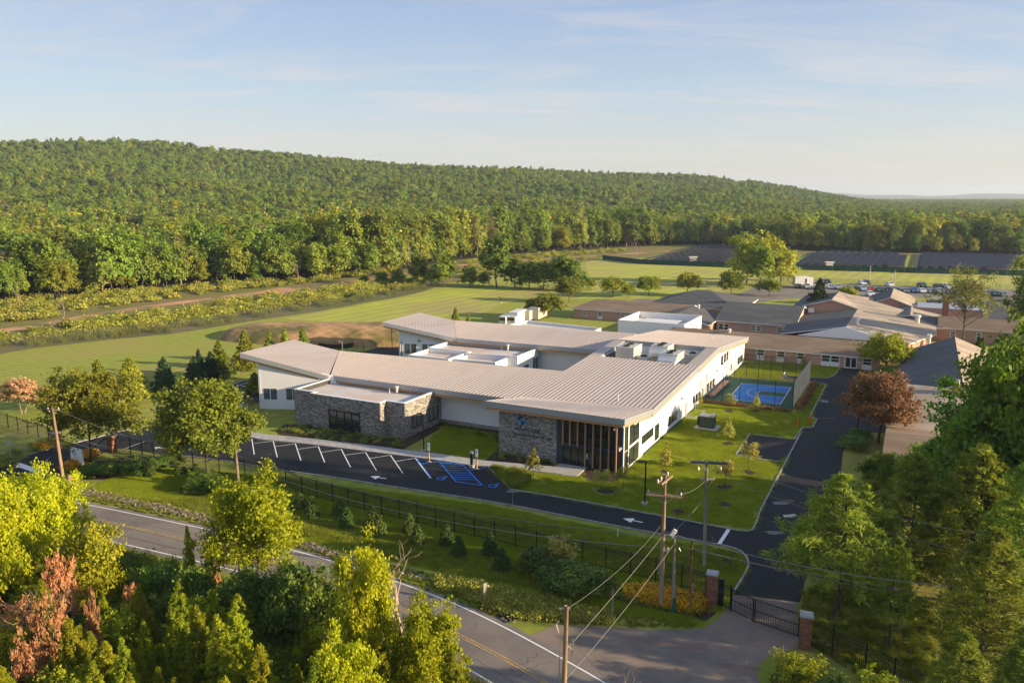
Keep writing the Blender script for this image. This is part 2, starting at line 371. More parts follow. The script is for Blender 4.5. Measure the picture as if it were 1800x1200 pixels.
def thing(name, label, cat, loc=(0,0,0), rz=0, group=None):
    o = bpy.data.objects.new(name, None); C.objects.link(o); o.location = loc; o.rotation_euler = (0,0,rz)
    o.empty_display_size = .5
    return tag(o, label, cat, group)
def copy_tree(o, loc=None, rz=None, scale=None, label=None, group=None):
    def rec(x, par):
        c = x.copy(); C.objects.link(c)
        if par is not None: c.parent = par
        for ch in list(x.children): rec(ch, c)
        return c
    c = rec(o, None)
    if loc is not None: c.location = loc
    if rz is not None: c.rotation_euler = (c.rotation_euler[0], c.rotation_euler[1], rz)
    if scale is not None: c.scale = scale if isinstance(scale, (tuple, list)) else (scale,)*3
    if label: c['label'] = label
    if group: c['group'] = group
    return c
def sheet(name, pxs, z, m, kind='structure', world=False):
    pts = pxs if world else [G(*p) for p in pxs]
    mb = MB(); n = len(pts)
    a = sum(pts[i][0]*pts[(i+1)%n][1]-pts[(i+1)%n][0]*pts[i][1] for i in range(n))
    if a < 0: pts = pts[::-1]
    mb.add([(p[0],p[1],z) for p in pts], [list(range(n))])
    o = mb.build(name, m)
    if kind: o['kind'] = kind
    return o
def resample(pts, step):
    out = [Vector(pts[0])]; acc = 0
    for i in range(len(pts)-1):
        a, b = Vector(pts[i]), Vector(pts[i+1]); d = (b-a).length; n = max(1, int(round(d/step)))
        for k in range(1, n+1): out.append(a.lerp(b, k/n))
    return out
def smoothline(pts, it=2):
    pts = [Vector(p) for p in pts]
    for _ in range(it):
        q = [pts[0]]
        for i in range(len(pts)-1):
            q += [pts[i].lerp(pts[i+1], .25), pts[i].lerp(pts[i+1], .75)]
        q.append(pts[-1]); pts = q
    return pts
def strip(name, pts, w, z, m, parent=None):
    pts = [Vector((p[0],p[1],0)) for p in pts]; mb = MB(); vs_ = []
    for i,p in enumerate(pts):
        d = pts[min(i+1,len(pts)-1)]-pts[max(i-1,0)]; d.normalize(); nrm = Vector((-d.y,d.x,0))
        vs_ += [(p+nrm*w/2)[:2]+(z,), (p-nrm*w/2)[:2]+(z,)]
    mb.add(vs_, [(2*i,2*i+1,2*i+3,2*i+2) for i in range(len(pts)-1)])
    return mb.build(name, m, parent)
def soup_mesh(name, q, m):        # q: (n,4,3) array of quads
    n = len(q); me = bpy.data.meshes.new(name)
    me.vertices.add(n*4); me.vertices.foreach_set('co', q.reshape(-1).astype(np.float32))
    me.loops.add(n*4); me.loops.foreach_set('vertex_index', np.arange(n*4, dtype=np.int32))
    me.polygons.add(n); me.polygons.foreach_set('loop_start', np.arange(0, n*4, 4, dtype=np.int32))
    me.materials.append(m); me.update(calc_edges=True); me.validate(); return me

# ------------------------------------------------------------------ plants
def norm(a): return a / np.maximum(1e-6, np.linalg.norm(a, axis=-1, keepdims=True))
def leaves(r, cen, size, aspect, nrm_bias, bias=.9, axis=None, axw=0.0):
    n = len(cen)
    nr = norm(r.normal(size=(n,3)) + bias*nrm_bias)
    t = r.normal(size=(n,3))
    if axis is not None: t = t*(1-axw) + axis*axw*2
    t = norm(t - (t*nr).sum(1, keepdims=True)*nr); b = np.cross(nr, t)
    s = size*(.6+.8*r.random((n,1)))
    L_ = t*s; B_ = b*s*aspect
    return np.stack([cen-L_, cen+B_*1.0+L_*.1, cen+L_, cen-B_+L_*.1], 1)
def crown_round(r, n, R, Hc, z0, lump=.25, hollow=.45):
    d = norm(r.normal(size=(n,3))); d[:,2] = np.where(d[:,2] < -.55, -d[:,2], d[:,2])
    ph = r.random(6)*6.28
    mod = 1 + lump*(np.sin(3*np.arctan2(d[:,1],d[:,0])+ph[0])*.5 + np.sin(5*np.arctan2(d[:,1],d[:,0])+ph[1]+3*d[:,2])*.5 + np.sin(7*d[:,2]+ph[2])*.5)
    rad = (hollow + (1-hollow)*r.random(n)**.6)*mod
    p = d*rad[:,None]; p[:,0] *= R; p[:,1] *= R; p[:,2] = z0 + Hc*.5 + p[:,2]*Hc*.5
    out = norm(np.stack([d[:,0], d[:,1], d[:,2]+.4], 1)); return p, out
def crown_cone(r, n, R, Hc, z0, tiers=9, power=.85, raise_=.15):
    t = r.random(n)**1.25; tier = np.floor(t*tiers)/tiers; fr = t*tiers-np.floor(t*tiers)
    prof = (1-t)**power*(1-.22*fr)
    a = r.random(n)*6.283; ph = r.random(4)*6.28
    la = .3 if R < 1 else 1.0
    lob = 1+la*(.22*np.sin(4*a+ph[0]+t*9)+.20*np.sin(7*a+ph[1]-t*17))
    rr = R*prof*lob*(.45+.55*r.random(n)**.5)
    p = np.stack([rr*np.cos(a), rr*np.sin(a), z0+Hc*t + raise_*rr], 1)
    out = norm(np.stack([np.cos(a), np.sin(a), np.full(n,.45)], 1)); return p, out
_cache = {}
def plant(key, seed, H, R, z0, shape, nclump, per, leaf, aspect, crad, lm, bark='bark', trunk=.16, limbs=26, lump=.25, hollow=.45, bias=.9, axw=0.0, power=.85, tiers=9, multi=1):
    if key in _cache: return _cache[key]
    r = np.random.default_rng(seed); Hc = H-z0
    if shape == 'round':
        cen, out = crown_round(r, nclump, R, Hc, z0, lump, hollow)
        k_ = np.percentile(np.hypot(cen[:,0], cen[:,1]), 96)/R; cen[:,:2] /= k_
        zt = np.percentile(cen[:,2], 98.5); cen[:,2] = z0 + (cen[:,2]-z0)*(Hc-crad*.4)/(zt-z0)
    else: cen, out = crown_cone(r, nclump, R, Hc, z0, tiers, power)
    cr = crad*(.6+.8*r.random((nclump,1)))
    if shape != 'round': cr = cr*np.clip(1.25-(cen[:,2:3]-z0)/Hc, .35, 1)
    lc = np.repeat(cen, per, 0) + r.normal(size=(nclump*per,3))*np.repeat(cr, per, 0)*np.array([.55,.55,.38])
    lo = np.repeat(out, per, 0)
    q = leaves(r, lc, leaf, aspect, lo, bias, lo if axw else None, axw)
    crown = soup_mesh('crown', q, lm)
    tb = MB(); th = H*.93 if shape != 'round' else z0+Hc*.62
    for mm in range(multi):
        off = Vector((0,0,0)) if multi == 1 else Vector((math.cos(mm*2.4), math.sin(mm*2.4), 0))*.25
        bend = Vector((r.normal()*.04*H, r.normal()*.04*H, 0))
        tp = [off*(1+k*.6) + bend*math.sin(k/6*3) * .5 + Vector((0,0,th*k/6)) for k in range(7)]
        tr = [trunk*(1.25 if k == 0 else (1-.78*k/6)) for k in range(7)]
        tb.tube(tp, tr, 7)
    idx = r.choice(nclump, min(limbs, nclump), replace=False)
    for i in idx:
        c = Vector(cen[i]); s0 = max(z0*.75, min(th*.95, c.z - (.45*math.hypot(c.x,c.y) if shape == 'round' else .05)))
        k = min(5.999, s0/th*6); a = tp[int(k)].lerp(tp[int(k)+1], k-int(k))
        mid = a.lerp(c, .5) + Vector((0,0,.08*(c-a).length))
        rb = trunk*.42*(1-.6*s0/th)
        tb.tube([a, mid, c], [rb, rb*.6, rb*.18], 4, cap=False)
    tm = tb.mesh('trunk', M[bark], True)
    _cache[key] = (tm, crown); return _cache[key]
def bare_mesh(seed, H, spread, m='deadwood', r0=.14):
    r = random.Random(seed); mb = MB()
    def rec(p, d, ln, rad, dep):
        q = p + d*ln; mid = p.lerp(q, .5) + Vector((r.gauss(0,1), r.gauss(0,1), 0))*ln*.06
        mb.tube([p, mid, q], [rad, rad*.8, rad*.55], 5 if dep < 2 else 3, cap=False)
        if dep >= 5: return
        for k in range(2 if dep else 3):
            nd = (d + Vector((r.gauss(0,.55), r.gauss(0,.55), r.gauss(.12,.3)))*spread).normalized()
            rec(p.lerp(q, .55+.45*r.random()), nd, ln*(.62+.2*r.random()), rad*.55, dep+1)
    rec(Vector((0,0,0)), Vector((0,0,1)), H*.36, r0, 0)
    return mb.mesh('branches', M[m], True)
def put_tree(kind, loc, label, cat='tree', group=None, sc=1.0, rz=None, key=None, name=None, proto=None):
    tm, cm = proto
    o = thing(name or kind, label, cat, loc, random.random()*6.28 if rz is None else rz, group)
    o.scale = sc if isinstance(sc, tuple) else (sc,)*3
    link('trunk', tm, o); link('crown', cm, o)
    return o
def gn_scatter(name, pts, protos, smin, smax, kind='stuff', tilt=0.0, seed=1, label=None):
    me = bpy.data.meshes.new(name+'_points'); me.from_pydata([tuple(p) for p in pts], [], [])
    o = link(name, me); o['kind'] = kind
    if label: o['label'] = label
    col = bpy.data.collections.new(name+'_kinds')
    for i, p in enumerate(protos): col.objects.link(p)
    ng = bpy.data.node_groups.new(name+'_scatter', 'GeometryNodeTree')
    ng.interface.new_socket('Geometry', in_out='INPUT', socket_type='NodeSocketGeometry')
    ng.interface.new_socket('Geometry', in_out='OUTPUT', socket_type='NodeSocketGeometry')
    n, l = ng.nodes, ng.links
    gi, go = n.new('NodeGroupInput'), n.new('NodeGroupOutput')
    mp_ = n.new('GeometryNodeMeshToPoints'); ci = n.new('GeometryNodeCollectionInfo')
    ci.inputs['Collection'].default_value = col; ci.inputs['Separate Children'].default_value = True; ci.inputs['Reset Children'].default_value = True
    ip = n.new('GeometryNodeInstanceOnPoints'); ip.inputs['Pick Instance'].default_value = True
    rv = n.new('FunctionNodeRandomValue'); rv.data_type = 'FLOAT_VECTOR'; rv.inputs[0].default_value = (-tilt,-tilt,0); rv.inputs[1].default_value = (tilt,tilt,6.283); rv.inputs['Seed'].default_value = seed
    rs = n.new('FunctionNodeRandomValue'); rs.data_type = 'FLOAT'; rs.inputs[2].default_value = smin; rs.inputs[3].default_value = smax; rs.inputs['Seed'].default_value = seed+1
    ri = n.new('FunctionNodeRandomValue'); ri.data_type = 'INT'; ri.inputs[4].default_value = 0; ri.inputs[5].default_value = len(protos)-1; ri.inputs['Seed'].default_value = seed+2
    l.new(gi.outputs[0], mp_.inputs['Mesh']); l.new(mp_.outputs[0], ip.inputs['Points']); l.new(ci.outputs[0], ip.inputs['Instance'])
    l.new(ri.outputs[2], ip.inputs['Instance Index']); l.new(rv.outputs[0], ip.inputs['Rotation']); l.new(rs.outputs[1], ip.inputs['Scale'])
    l.new(ip.outputs[0], go.inputs[0])
    md = o.modifiers.new('scatter', 'NODES'); md.node_group = ng
    return o
def proto_obj(name, me): return bpy.data.objects.new(name, me)
def merged(name, tm, cm):      # trunk and crown in one mesh with two slots, for scattered masses
    a = MB(); 
    me = bpy.data.meshes.new(name)
    nv1, nv2 = len(tm.vertices), len(cm.vertices)
    co = np.empty((nv1+nv2)*3, np.float32)
    t = np.empty(nv1*3, np.float32); tm.vertices.foreach_get('co', t); c = np.empty(nv2*3, np.float32); cm.vertices.foreach_get('co', c)
    co[:nv1*3] = t; co[nv1*3:] = c
    faces = [list(p.vertices) for p in tm.polygons]; nf1 = len(faces)
    faces += [[nv1+i*4, nv1+i*4+1, nv1+i*4+2, nv1+i*4+3] for i in range(nv2//4)]
    me.from_pydata(co.reshape(-1,3).tolist(), [], faces)
    me.materials.append(tm.materials[0]); me.materials.append(cm.materials[0])
    me.polygons.foreach_set('material_index', [0]*nf1+[1]*(len(faces)-nf1)); me.update(); return me
def inside(p, poly):
    x, y = p; c = False; n = len(poly)
    for i in range(n):
        x1,y1 = poly[i][0],poly[i][1]; x2,y2 = poly[(i+1)%n][0],poly[(i+1)%n][1]
        if (y1 > y) != (y2 > y) and x < (x2-x1)*(y-y1)/(y2-y1)+x1: c = not c
    return c
def scatter_in(pxpoly, n, seed, world=False):
    poly = pxpoly if world else [G(*p) for p in pxpoly]
    r = random.Random(seed); xs = [p[0] for p in poly]; ys = [p[1] for p in poly]; out = []
    while len(out) < n:
        p = (r.uniform(min(xs),max(xs)), r.uniform(min(ys),max(ys)))
        if inside(p, poly): out.append(Vector((p[0],p[1],0)))
    return out
# ------------------------------------------------------------------ ground, hills, roads
g_ = MB(); g_.add([(-9500,-150,0),(9500,-150,0),(9500,13300,0),(-9500,13300,0)], [(0,1,2,3)])
tag(g_.build('ground', M['lawn']), kind='structure')

FOREST_EDGE = [(-160,552),(0,533),(32,530),(112,527),(207,517),(312,507),(387,499),(450,497),(539,494),(650,485),(733,468),(800,457),(900,447),(1000,441),(1100,434),(1200,430),(1300,433),(1400,440),(1500,443),(1667,446),(1800,447),(1960,449)]
edge = [G(*p) for p in FOREST_EDGE]
def hill_z(x, y):
    if y < 380: return 0.0
    px = 900 + 1400*x/y
    K = [(-400,232),(0,243),(150,245),(300,252),(420,268),(600,275),(740,285),(900,290),(1050,298),(1230,306),(1330,320),(1420,333),(1490,345),(1600,352),(1900,354)]
    if px <= K[0][0]: ky = K[0][1]
    elif px >= K[-1][0]: ky = K[-1][1]
    else:
        for i in range(len(K)-1):
            if K[i][0] <= px <= K[i+1][0]:
                f = (px-K[i][0])/(K[i+1][0]-K[i][0]); ky = K[i][1]*(1-f)+K[i+1][1]*f; break
    yr = 1150 + max(0, px)*.32
    zr = max(0, CAM_H - 20 + (345-ky)/1400*yr)
    if px > 1500: zr *= max(0, 1-(px-1500)/120)
    y0 = 520 + max(0, px-300)*.12
    t = (y-y0)/(yr-y0)
    if t <= 0: return 0.0
    if t <= 1: s = t**1.25*(1-.08*math.sin(t*9+px*.006))
    else: s = max(0, 1-(t-1)*1.6)
    return zr*s + (5*math.sin(x*.018+y*.007)*math.sin(y*.012+x*.003) + 3.2*math.sin(x*.035-y*.014))*min(1,t*3)*min(1,zr/40)*max(0,min(1,(1.02-t)*5))
hb = MB(); nx_, ny_ = 120, 60; xs = np.linspace(-1500, 1500, nx_); ys = np.linspace(500, 2400, ny_)
for yy in ys:
    for xx in xs: hb.v.append((xx, yy, hill_z(xx, yy)-.3))
for j in range(ny_-1):
    for i in range(nx_-1):
        hb.f.append([j*nx_+i, j*nx_+i+1, (j+1)*nx_+i+1, (j+1)*nx_+i]); hb.m.append(0)
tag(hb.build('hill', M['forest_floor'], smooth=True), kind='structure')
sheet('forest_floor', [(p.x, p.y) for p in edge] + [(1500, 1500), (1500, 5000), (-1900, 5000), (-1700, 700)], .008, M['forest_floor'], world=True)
# distant low ridge on the horizon
fr = MB(); N = 80
for k in range(N):
    a = math.radians(-50 + 100*k/(N-1)); d = 9000
    h = 38 + 14*math.sin(k*.7) + 9*math.sin(k*1.9+1)
    x, y = d*math.sin(a), d*math.cos(a)
    for dd, hh in ((0, 0), (900, h), (2500, h*1.05), (3600, 0)): fr.v.append((x*(1+dd/d), y*(1+dd/d), hh))
for k in range(N-1):
    for j in range(3):
        fr.f.append([k*4+j, (k+1)*4+j, (k+1)*4+j+1, k*4+j+1]); fr.m.append(0)
tag(fr.build('distant_ridge', M['far_hill'], smooth=True), kind='structure')

# meadow between the fields and the forest
sheet('meadow', [(-160,700),(0,622),(60,612),(130,604),(200,596),(300,587),(360,578),(430,566),(520,553),(600,540),(700,522),(740,512),(760,505),(770,500),(900,480),(1010,463),(1060,455),(1200,452),(1300,448),(1800,452),(1960,455)] + FOREST_EDGE[::-1], .004, M['meadow'])
sheet('sports_field', [(560,548),(640,532),(720,520),(765,505),(900,506),(1040,512),(1030,460),(1060,457),(1390,470),(1800,478),(1960,482),(1960,502),(1700,500),(1400,486),(1340,490),(1250,520),(1180,520),(1130,525),(1000,525),(930,520),(830,555),(740,560),(640,572),(560,565),(500,560)], .008, M['field'])
pth = smoothline([G(*p) for p in [(-120,600),(0,581),(60,573),(120,562),(200,548),(300,534),(380,523),(450,515),(520,505),(600,497),(680,488),(740,479),(800,467),(880,460),(960,455),(1060,449),(1180,441)]])
for nm, a, b, w_ in (('dirt_track', 0, 60, 3.2),):
    o = strip('dirt_track', pth, 5.5, .012, M['dirt']); tag(o, kind='structure')
sheet('staff_car_park', [(1345,498),(1395,503),(1500,500),(1700,505),(1960,518),(1960,530),(1700,524),(1540,521),(1560,528),(1700,533),(1960,545),(1960,552),(1700,544),(1620,540),(1500,530),(1400,524),(1360,527),(1290,541),(1170,537),(1110,530),(1120,525),(1200,528),(1275,526)], .014, M['asphalt_old'])
sheet('bare_soil', [(470,508),(560,499),(650,489),(680,486),(735,475),(735,483),(660,498),(560,512),(470,520)], .014, M['dirt'])
sheet('access_lane', [(700,640),(690,640),(600,632),(560,615),(640,618),(700,600),(720,615)], .012, M['asphalt_new'])

for q_ in ([(1120,463),(1290,467),(1302,433),(1228,431)],[(1384,472),(1590,475),(1592,447),(1428,443)],[(1603,476),(1768,480),(1795,451),(1608,447)],[(1372,438),(1418,440),(1415,429),(1378,429)]): sheet('array_gravel', q_, .012, M['array_ground'])
# brown soil mound
mp0 = [L(*p) for p in [(430,606),(440,575),(520,562),(620,568),(690,582),(720,595),(700,618),(560,612)]]
cx_, cy_ = G(575, 600).x, G(575, 600).y
mb = MB(); nn = 60; A_, B_ = 27.0, 10.5
for j in range(nn+1):
    for i in range(nn+1):
        s, t = -1+2*i/nn, -1+2*j/nn
        x = cx_ + s*A_ + 1.0; y = cy_ + t*B_ - s*3.0 + 5
        e = max(0, 1-(abs(s)**3.2+abs(t)**2.4)); z = 3.3*e**.45*(.93+.05*math.sin(s*5)+.03*math.sin(s*17+t*4)) + (.12*math.sin(x*2.1)*math.cos(y*1.7) if e > 0 else 0) - .02
        mb.v.append((x, y, z))
for j in range(nn):
    for i in range(nn): mb.f.append([j*(nn+1)+i, j*(nn+1)+i+1, (j+1)*(nn+1)+i+1, (j+1)*(nn+1)+i]); mb.m.append(0)
tag(mb.build('soil_mound', M['mound'], smooth=True), kind='structure')
sf = smoothline([G(*p) for p in [(700,598),(680,602),(650,600),(630,606),(610,612),(585,613),(560,610)]], 1)
mbs = MB()
for i in range(len(sf)-1):
    a, b = sf[i], sf[i+1]; d = (b-a).normalized(); n_ = Vector((-d.y, d.x, 0))*.03
    mbs.obox((a+b)/2+Vector((0,0,.45)), (b-a)/2, n_, (0,0,.45))
    mbs.box(a.x-.04, a.x+.04, a.y-.04, a.y+.04, 0, 1.1)
tag(mbs.build('silt_fence', M['silt']), 'black silt fence running along the foot of the brown soil mound', 'silt fence')

# foreground scrub beyond the road
ROAD_N = [(-60,865),(60,872),(100,878),(135,883),(250,906),(383,934),(455,951),(527,970),(585,986),(643,1004),(700,1023),(750,1041),(807,1064),(865,1091),(923,1121),(983,1154),(1066,1201),(1150,1255),(1260,1330)]
ROAD_S = [(-60,905),(30,915),(110,933),(200,952),(253,964),(330,982),(420,1004),(510,1030),(600,1062),(633,1080),(700,1110),(790,1156),(867,1201),(930,1240),(1000,1290),(1100,1370)]
rn = smoothline([G(*p) for p in ROAD_N]); rs_ = smoothline([G(*p) for p in ROAD_S])
def side(line, off):
    out = []
    for i, p in enumerate(line):
        d = line[min(i+1,len(line)-1)]-line[max(i-1,0)]; d.normalize(); out.append(p + Vector((-d.y, d.x, 0))*off)
    return out
sheet('scrub_ground', [(p.x,p.y) for p in side(rs_, -2.2)] + [(G(1100,1500).x, 20), (-90, 20), (-90, G(-60,905).y)], .004, M['scrub_floor'], world=True)
ra, rb = side(rn, .55), side(rs_, -.55)
sheet('county_road', [(p.x,p.y) for p in ra] + [(p.x,p.y) for p in rb[::-1]], .016, M['asphalt_old'], world=True)
o = strip('edge_line', rn, .13, .024, M['white_paint'], bpy.data.objects['county_road'])
o = strip('edge_line', rs_, .13, .024, M['white_paint'], bpy.data.objects['county_road'])
YC = smoothline([G(*p) for p in [(-60,884),(60,894),(153,909),(243,929),(333,950),(430,974),(547,1009),(640,1042),(700,1067),(800,1112),(900,1164),(960,1200),(1060,1270)]])
for off in (-.13, .13):
    strip('centre_line', side(YC, off), .12, .024, M['yellow_paint'], bpy.data.objects['county_road'])
# asphalt tar patches
for q in ([(300,935),(350,946),(345,950),(296,939)], [(950,1120),(1000,1140),(990,1152),(940,1131)]): pass

# driveway apron and gate throat
sheet('driveway_apron', [(975,1098),(1050,1101),(1130,1106),(1207,1106),(1240,1102),(1262,1088),(1283,1064),(1290,1045),(1402,1057),(1402,1112),(1404,1135),(1385,1143),(1350,1154),(1330,1172),(1335,1200),(1330,1260),(1100,1260),(1066,1201),(983,1154),(923,1121)], .012, M['gravel_path'])
# inner lot and drives, one sheet of new asphalt
LOT = [(440,764),(453,773),(520,779),(600,788),(687,799),(720,803),(772,810),(825,818),(858,821),(880,842),(897,860),(907,862),(1000,877),(1080,892),(1167,908),(1267,927),(1300,933),(1314,934),(1322,932),(1328,922),(1337,897),(1362,848),(1382,810),(1387,800),(1407,762),(1411,752),(1429,751),(1436,737),(1424,732),(1438,704),(1449,682),(1452,676),(1449,675),(1433,673),(1420,672),(1400,668),(1376,665),(1380,659),(1400,662),(1419,663),(1452,665),(1464,662),(1478,645),(1520,648),(1530,660),(1535,700),(1600,745),(1590,765),(1540,760),(1510,764),(1498,770),(1482,792),(1478,830),(1470,880),(1455,930),(1435,980),(1415,1020),(1406,1058),(1290,1045),(1307,1013),(1317,993),(1313,980),(1304,970),(1290,963),(1263,957),(1215,949),(1167,940),(1080,924),(1000,908),(867,882),(700,857),(600,841),(503,828),(420,814),(350,804),(287,799),(217,788),(195,790),(160,806),(135,820),(100,836),(50,850),(-60,868),(-60,838),(20,818),(50,800),(100,786),(160,772),(210,758),(250,752),(300,740),(380,712),(392,700),(400,690),(397,683),(420,672),(453,664),(480,664),(480,700),(440,712),(425,716),(405,722),(395,740),(420,757)]
sheet('asphalt_lot', LOT, .020, M['asphalt_new'])
sheet('side_pad', [(1293,799),(1318,763),(1357,768),(1396,772),(1411,757),(1387,801),(1372,812),(1340,808)], .021, M['asphalt_new'])
def curbline(name, pxs, w=.16, h=.11, step=.32, it=1, world=False):
    pts = resample(smoothline([G(*p) for p in pxs] if not world else pxs, it) if it else [G(*p) for p in pxs], step); b = MB()
    for i in range(len(pts)-1):
        a, c = pts[i], pts[i+1]; d = c-a
        if d.length < .02: continue
        n_ = Vector((-d.y, d.x, 0)).normalized()*w/2
        b.obox((a+c)/2+Vector((0,0,h/2)), d/2*.93, n_, (0,0,h/2))
    o = b.build(name, M['curb']); o['kind'] = 'structure'; return o
curbline('curb', [(858,821),(880,842),(897,860),(907,862),(1000,877),(1080,892),(1167,908),(1267,927),(1300,933),(1314,934),(1322,932),(1328,922),(1337,897),(1362,848),(1382,810),(1387,800),(1407,762)], it=0)
curbline('curb', [(1411,752),(1429,751),(1436,737),(1424,732),(1438,704),(1449,682),(1452,676),(1449,675),(1433,673),(1420,672)], it=0)
curbline('curb', [(1376,665),(1380,659),(1400,662),(1419,663),(1452,665),(1464,662),(1478,645)])
curbline('curb', [(1411,752),(1396,772),(1357,768),(1318,763),(1293,799),(1340,808),(1372,812)], it=0)
curbline('curb', [(1290,1040),(1307,1013),(1317,993),(1313,980),(1304,970),(1290,963),(1263,957),(1215,949),(1167,940),(1080,924),(1000,908),(867,882),(700,857),(600,841),(503,828),(420,814),(350,804),(287,799)])
curbline('curb', [(50,800),(100,786),(160,772),(210,758),(250,752)])
curbline('curb', [(397,683),(420,672),(453,664)])
# lot markings, each a flat painted piece of the lot
lot = bpy.data.objects['asphalt_lot']
def line(name, a, b, w, m, par=lot, z=.026):
    return strip(name, [G(*a), G(*b)], w, z, m, par)
def Z1(x, y): return (420+x/6, 680+y/6)
def Z2(x, y): return (700+x/6, 720+y/6)
for a, b in [((135,545),(162,712)),((362,570),(405,742)),((595,597),(655,778)),((836,625),(912,812)),((1080,657),(1178,848)),((1335,688),(1450,880)),((1598,718),(1735,918))]:
    line('bay_line', Z1(*a), Z1(*b), .12, M['white_paint'])
for a, b in [((160,594),(362,570)),((385,628),(595,600)),((628,655),(836,627)),((870,690),(1080,657)),((1125,718),(1335,688)),((1380,753),(1598,720)),((1650,785),(1890,745))]:
    line('bay_line', Z1(*a), Z1(*b), .10, M['white_paint'])
line('bay_line', Z2(183,515), Z2(340,722), .12, M['white_paint']); line('blue_line', Z2(195,514), Z2(352,722), .10, M['blue_paint'])
for a, b in [((245,572),(425,545)),((430,545),(608,758)),((683,580),(885,797)),((608,758),(885,797)),((745,637),(935,612)),((430,548),(683,583))]:
    line('blue_line', Z2(*a), Z2(*b), .11, M['blue_paint'])
for k in range(1, 9):
    f = k/9.0
    a = (430+178*f, 545+213*f); bb = (683+202*(f-.16), 580+217*(f-.16))
    line('blue_hatch', Z2(*a), Z2(*bb), .10, M['blue_paint'])
def wheelchair(cx, cy):
    c = G(*Z2(cx, cy)); b = MB()
    R = Matrix.Rotation(-AZ-.25, 3, 'Z')
    def q(pts): b.add([tuple(c + R @ Vector((x*1.25, y*1.25, 0)) + Vector((0,0,.027))) for x, y in pts], [list(range(len(pts)))])
    def bar(x0,y0,x1,y1,w):
        d = Vector((x1-x0,y1-y0)); n_ = Vector((-d.y,d.x)).normalized()*w/2
        q([(x0+n_.x,y0+n_.y),(x0-n_.x,y0-n_.y),(x1-n_.x,y1-n_.y),(x1+n_.x,y1+n_.y)])
    q([(.0+.10*math.cos(t*.785), .62+.10*math.sin(t*.785)) for t in range(8)])
    bar(0,.5,.02,.1,.09); bar(.02,.3,.26,.3,.07); bar(.02,.1,.32,.1,.08); bar(.32,.12,.45,-.3,.08)
    for t in range(9):
        a0 = math.radians(110+t*26); a1 = math.radians(110+(t+1)*26)
        bar(.0+.33*math.cos(a0), -.12+.33*math.sin(a0), .33*math.cos(a1), -.12+.33*math.sin(a1), .08)
    b.build('wheelchair_symbol', M['blue_paint'], lot)
wheelchair(455, 722); wheelchair(1005, 798)
def arrow(tail, tip, hw=.6):
    a, t = G(*tail), G(*tip); d = (t-a); Ln = d.length; d.normalize(); n_ = Vector((-d.y,d.x,0)); h = t-d*Ln*.5
    pts = [a+n_*.09, h+n_*.09, h+n_*hw, t, h-n_*hw, h-n_*.09, a-n_*.09]
    MB().add([(p.x,p.y,.026) for p in pts], [list(range(7))]).build('direction_arrow', M['white_paint'], lot)
arrow((679,841),(651,837)); arrow((1130,918),(1095,911)); arrow((288,788),(271,786))
line('stop_bar', (1281,930), (1264,956), .35, M['white_paint']); line('stop_bar', (28,815),(68,829), .9, M['white_paint'])
line('bay_line', (256,775),(218,789), .12, M['white_paint']); line('bay_line', (304,786),(288,799), .12, M['white_paint'])
for a, b in [((420,677),(453,681)),((409,687),(453,690)),((400,701),(440,690))]: line('bay_line', a, b, .12, M['white_paint'])
line('bay_line', (452,666),(396,686), .12, M['white_paint'])
# worn repair patches on the drive
for pts, m_ in (([(1376,905),(1398,903),(1400,908),(1378,909)], 'galv'),):
    sheet('utility_cover', pts, .026, M['galv'])

def blob(name, px, py, rx, ry, m, seed, z=.027, rz=0, par=None):
    g = G(px, py); r_ = random.Random(seed); n = 16; pts = []
    for k in range(n):
        a = k/n*6.283; f = .7+.5*r_.random(); x, y = rx*f*math.cos(a), ry*f*math.sin(a)
        pts.append((g.x+x*math.cos(rz)-y*math.sin(rz), g.y+x*math.sin(rz)+y*math.cos(rz), z))
    o = MB().add(pts, [list(range(n))]).build(name, m, par)
    if par is None: o['kind'] = 'structure'
M['puddle'] = mat('puddle_water', (.02,.024,.03), .35, (.04,.04,.045), 1, spec=.6)
M['tar_patch'] = mat('tar_patch', (.05,.042,.04), .9, (.07,.055,.05), 1)
M['lot_patch'] = mat('lot_patch', (.022,.020,.021), .9, (.013,.014,.017), 1)
M['apron_stain'] = mat('apron_stain', (.20,.135,.105), .9, (.16,.12,.10), 1.5)
M['clay_stain'] = mat('clay_stain', (.16,.085,.06), .9, (.09,.06,.05), 1.5)
for i_, (px, py, rx, ry, mm_, rz) in enumerate([(1372,884,.9,.5,'puddle',.3),(1362,936,1.0,.45,'puddle',.2),(1448,705,.6,1.1,'puddle',-.3),(1386,880,.7,.5,'clay_stain',0),(1443,735,1.6,.3,'clay_stain',0),(1460,735,.7,.2,'clay_stain',0),(1447,688,1.3,.25,'clay_stain',0),(1330,955,2.2,1.2,'lot_patch',.2),(1425,800,.9,2.4,'lot_patch',-.4),(1440,850,1.4,3.2,'lot_patch',-.4),(700,835,3.2,.7,'lot_patch',-.3),(560,815,2.2,.6,'lot_patch',-.3),(1080,905,1.8,.5,'lot_patch',-.3)]): blob('pavement_'+mm_.split('_')[0]+('_stain' if mm_ != 'puddle' else ''), px, py, rx, ry, M[mm_], i_, par=lot)
cr_ = bpy.data.objects['county_road']; rr_ = random.Random(31)
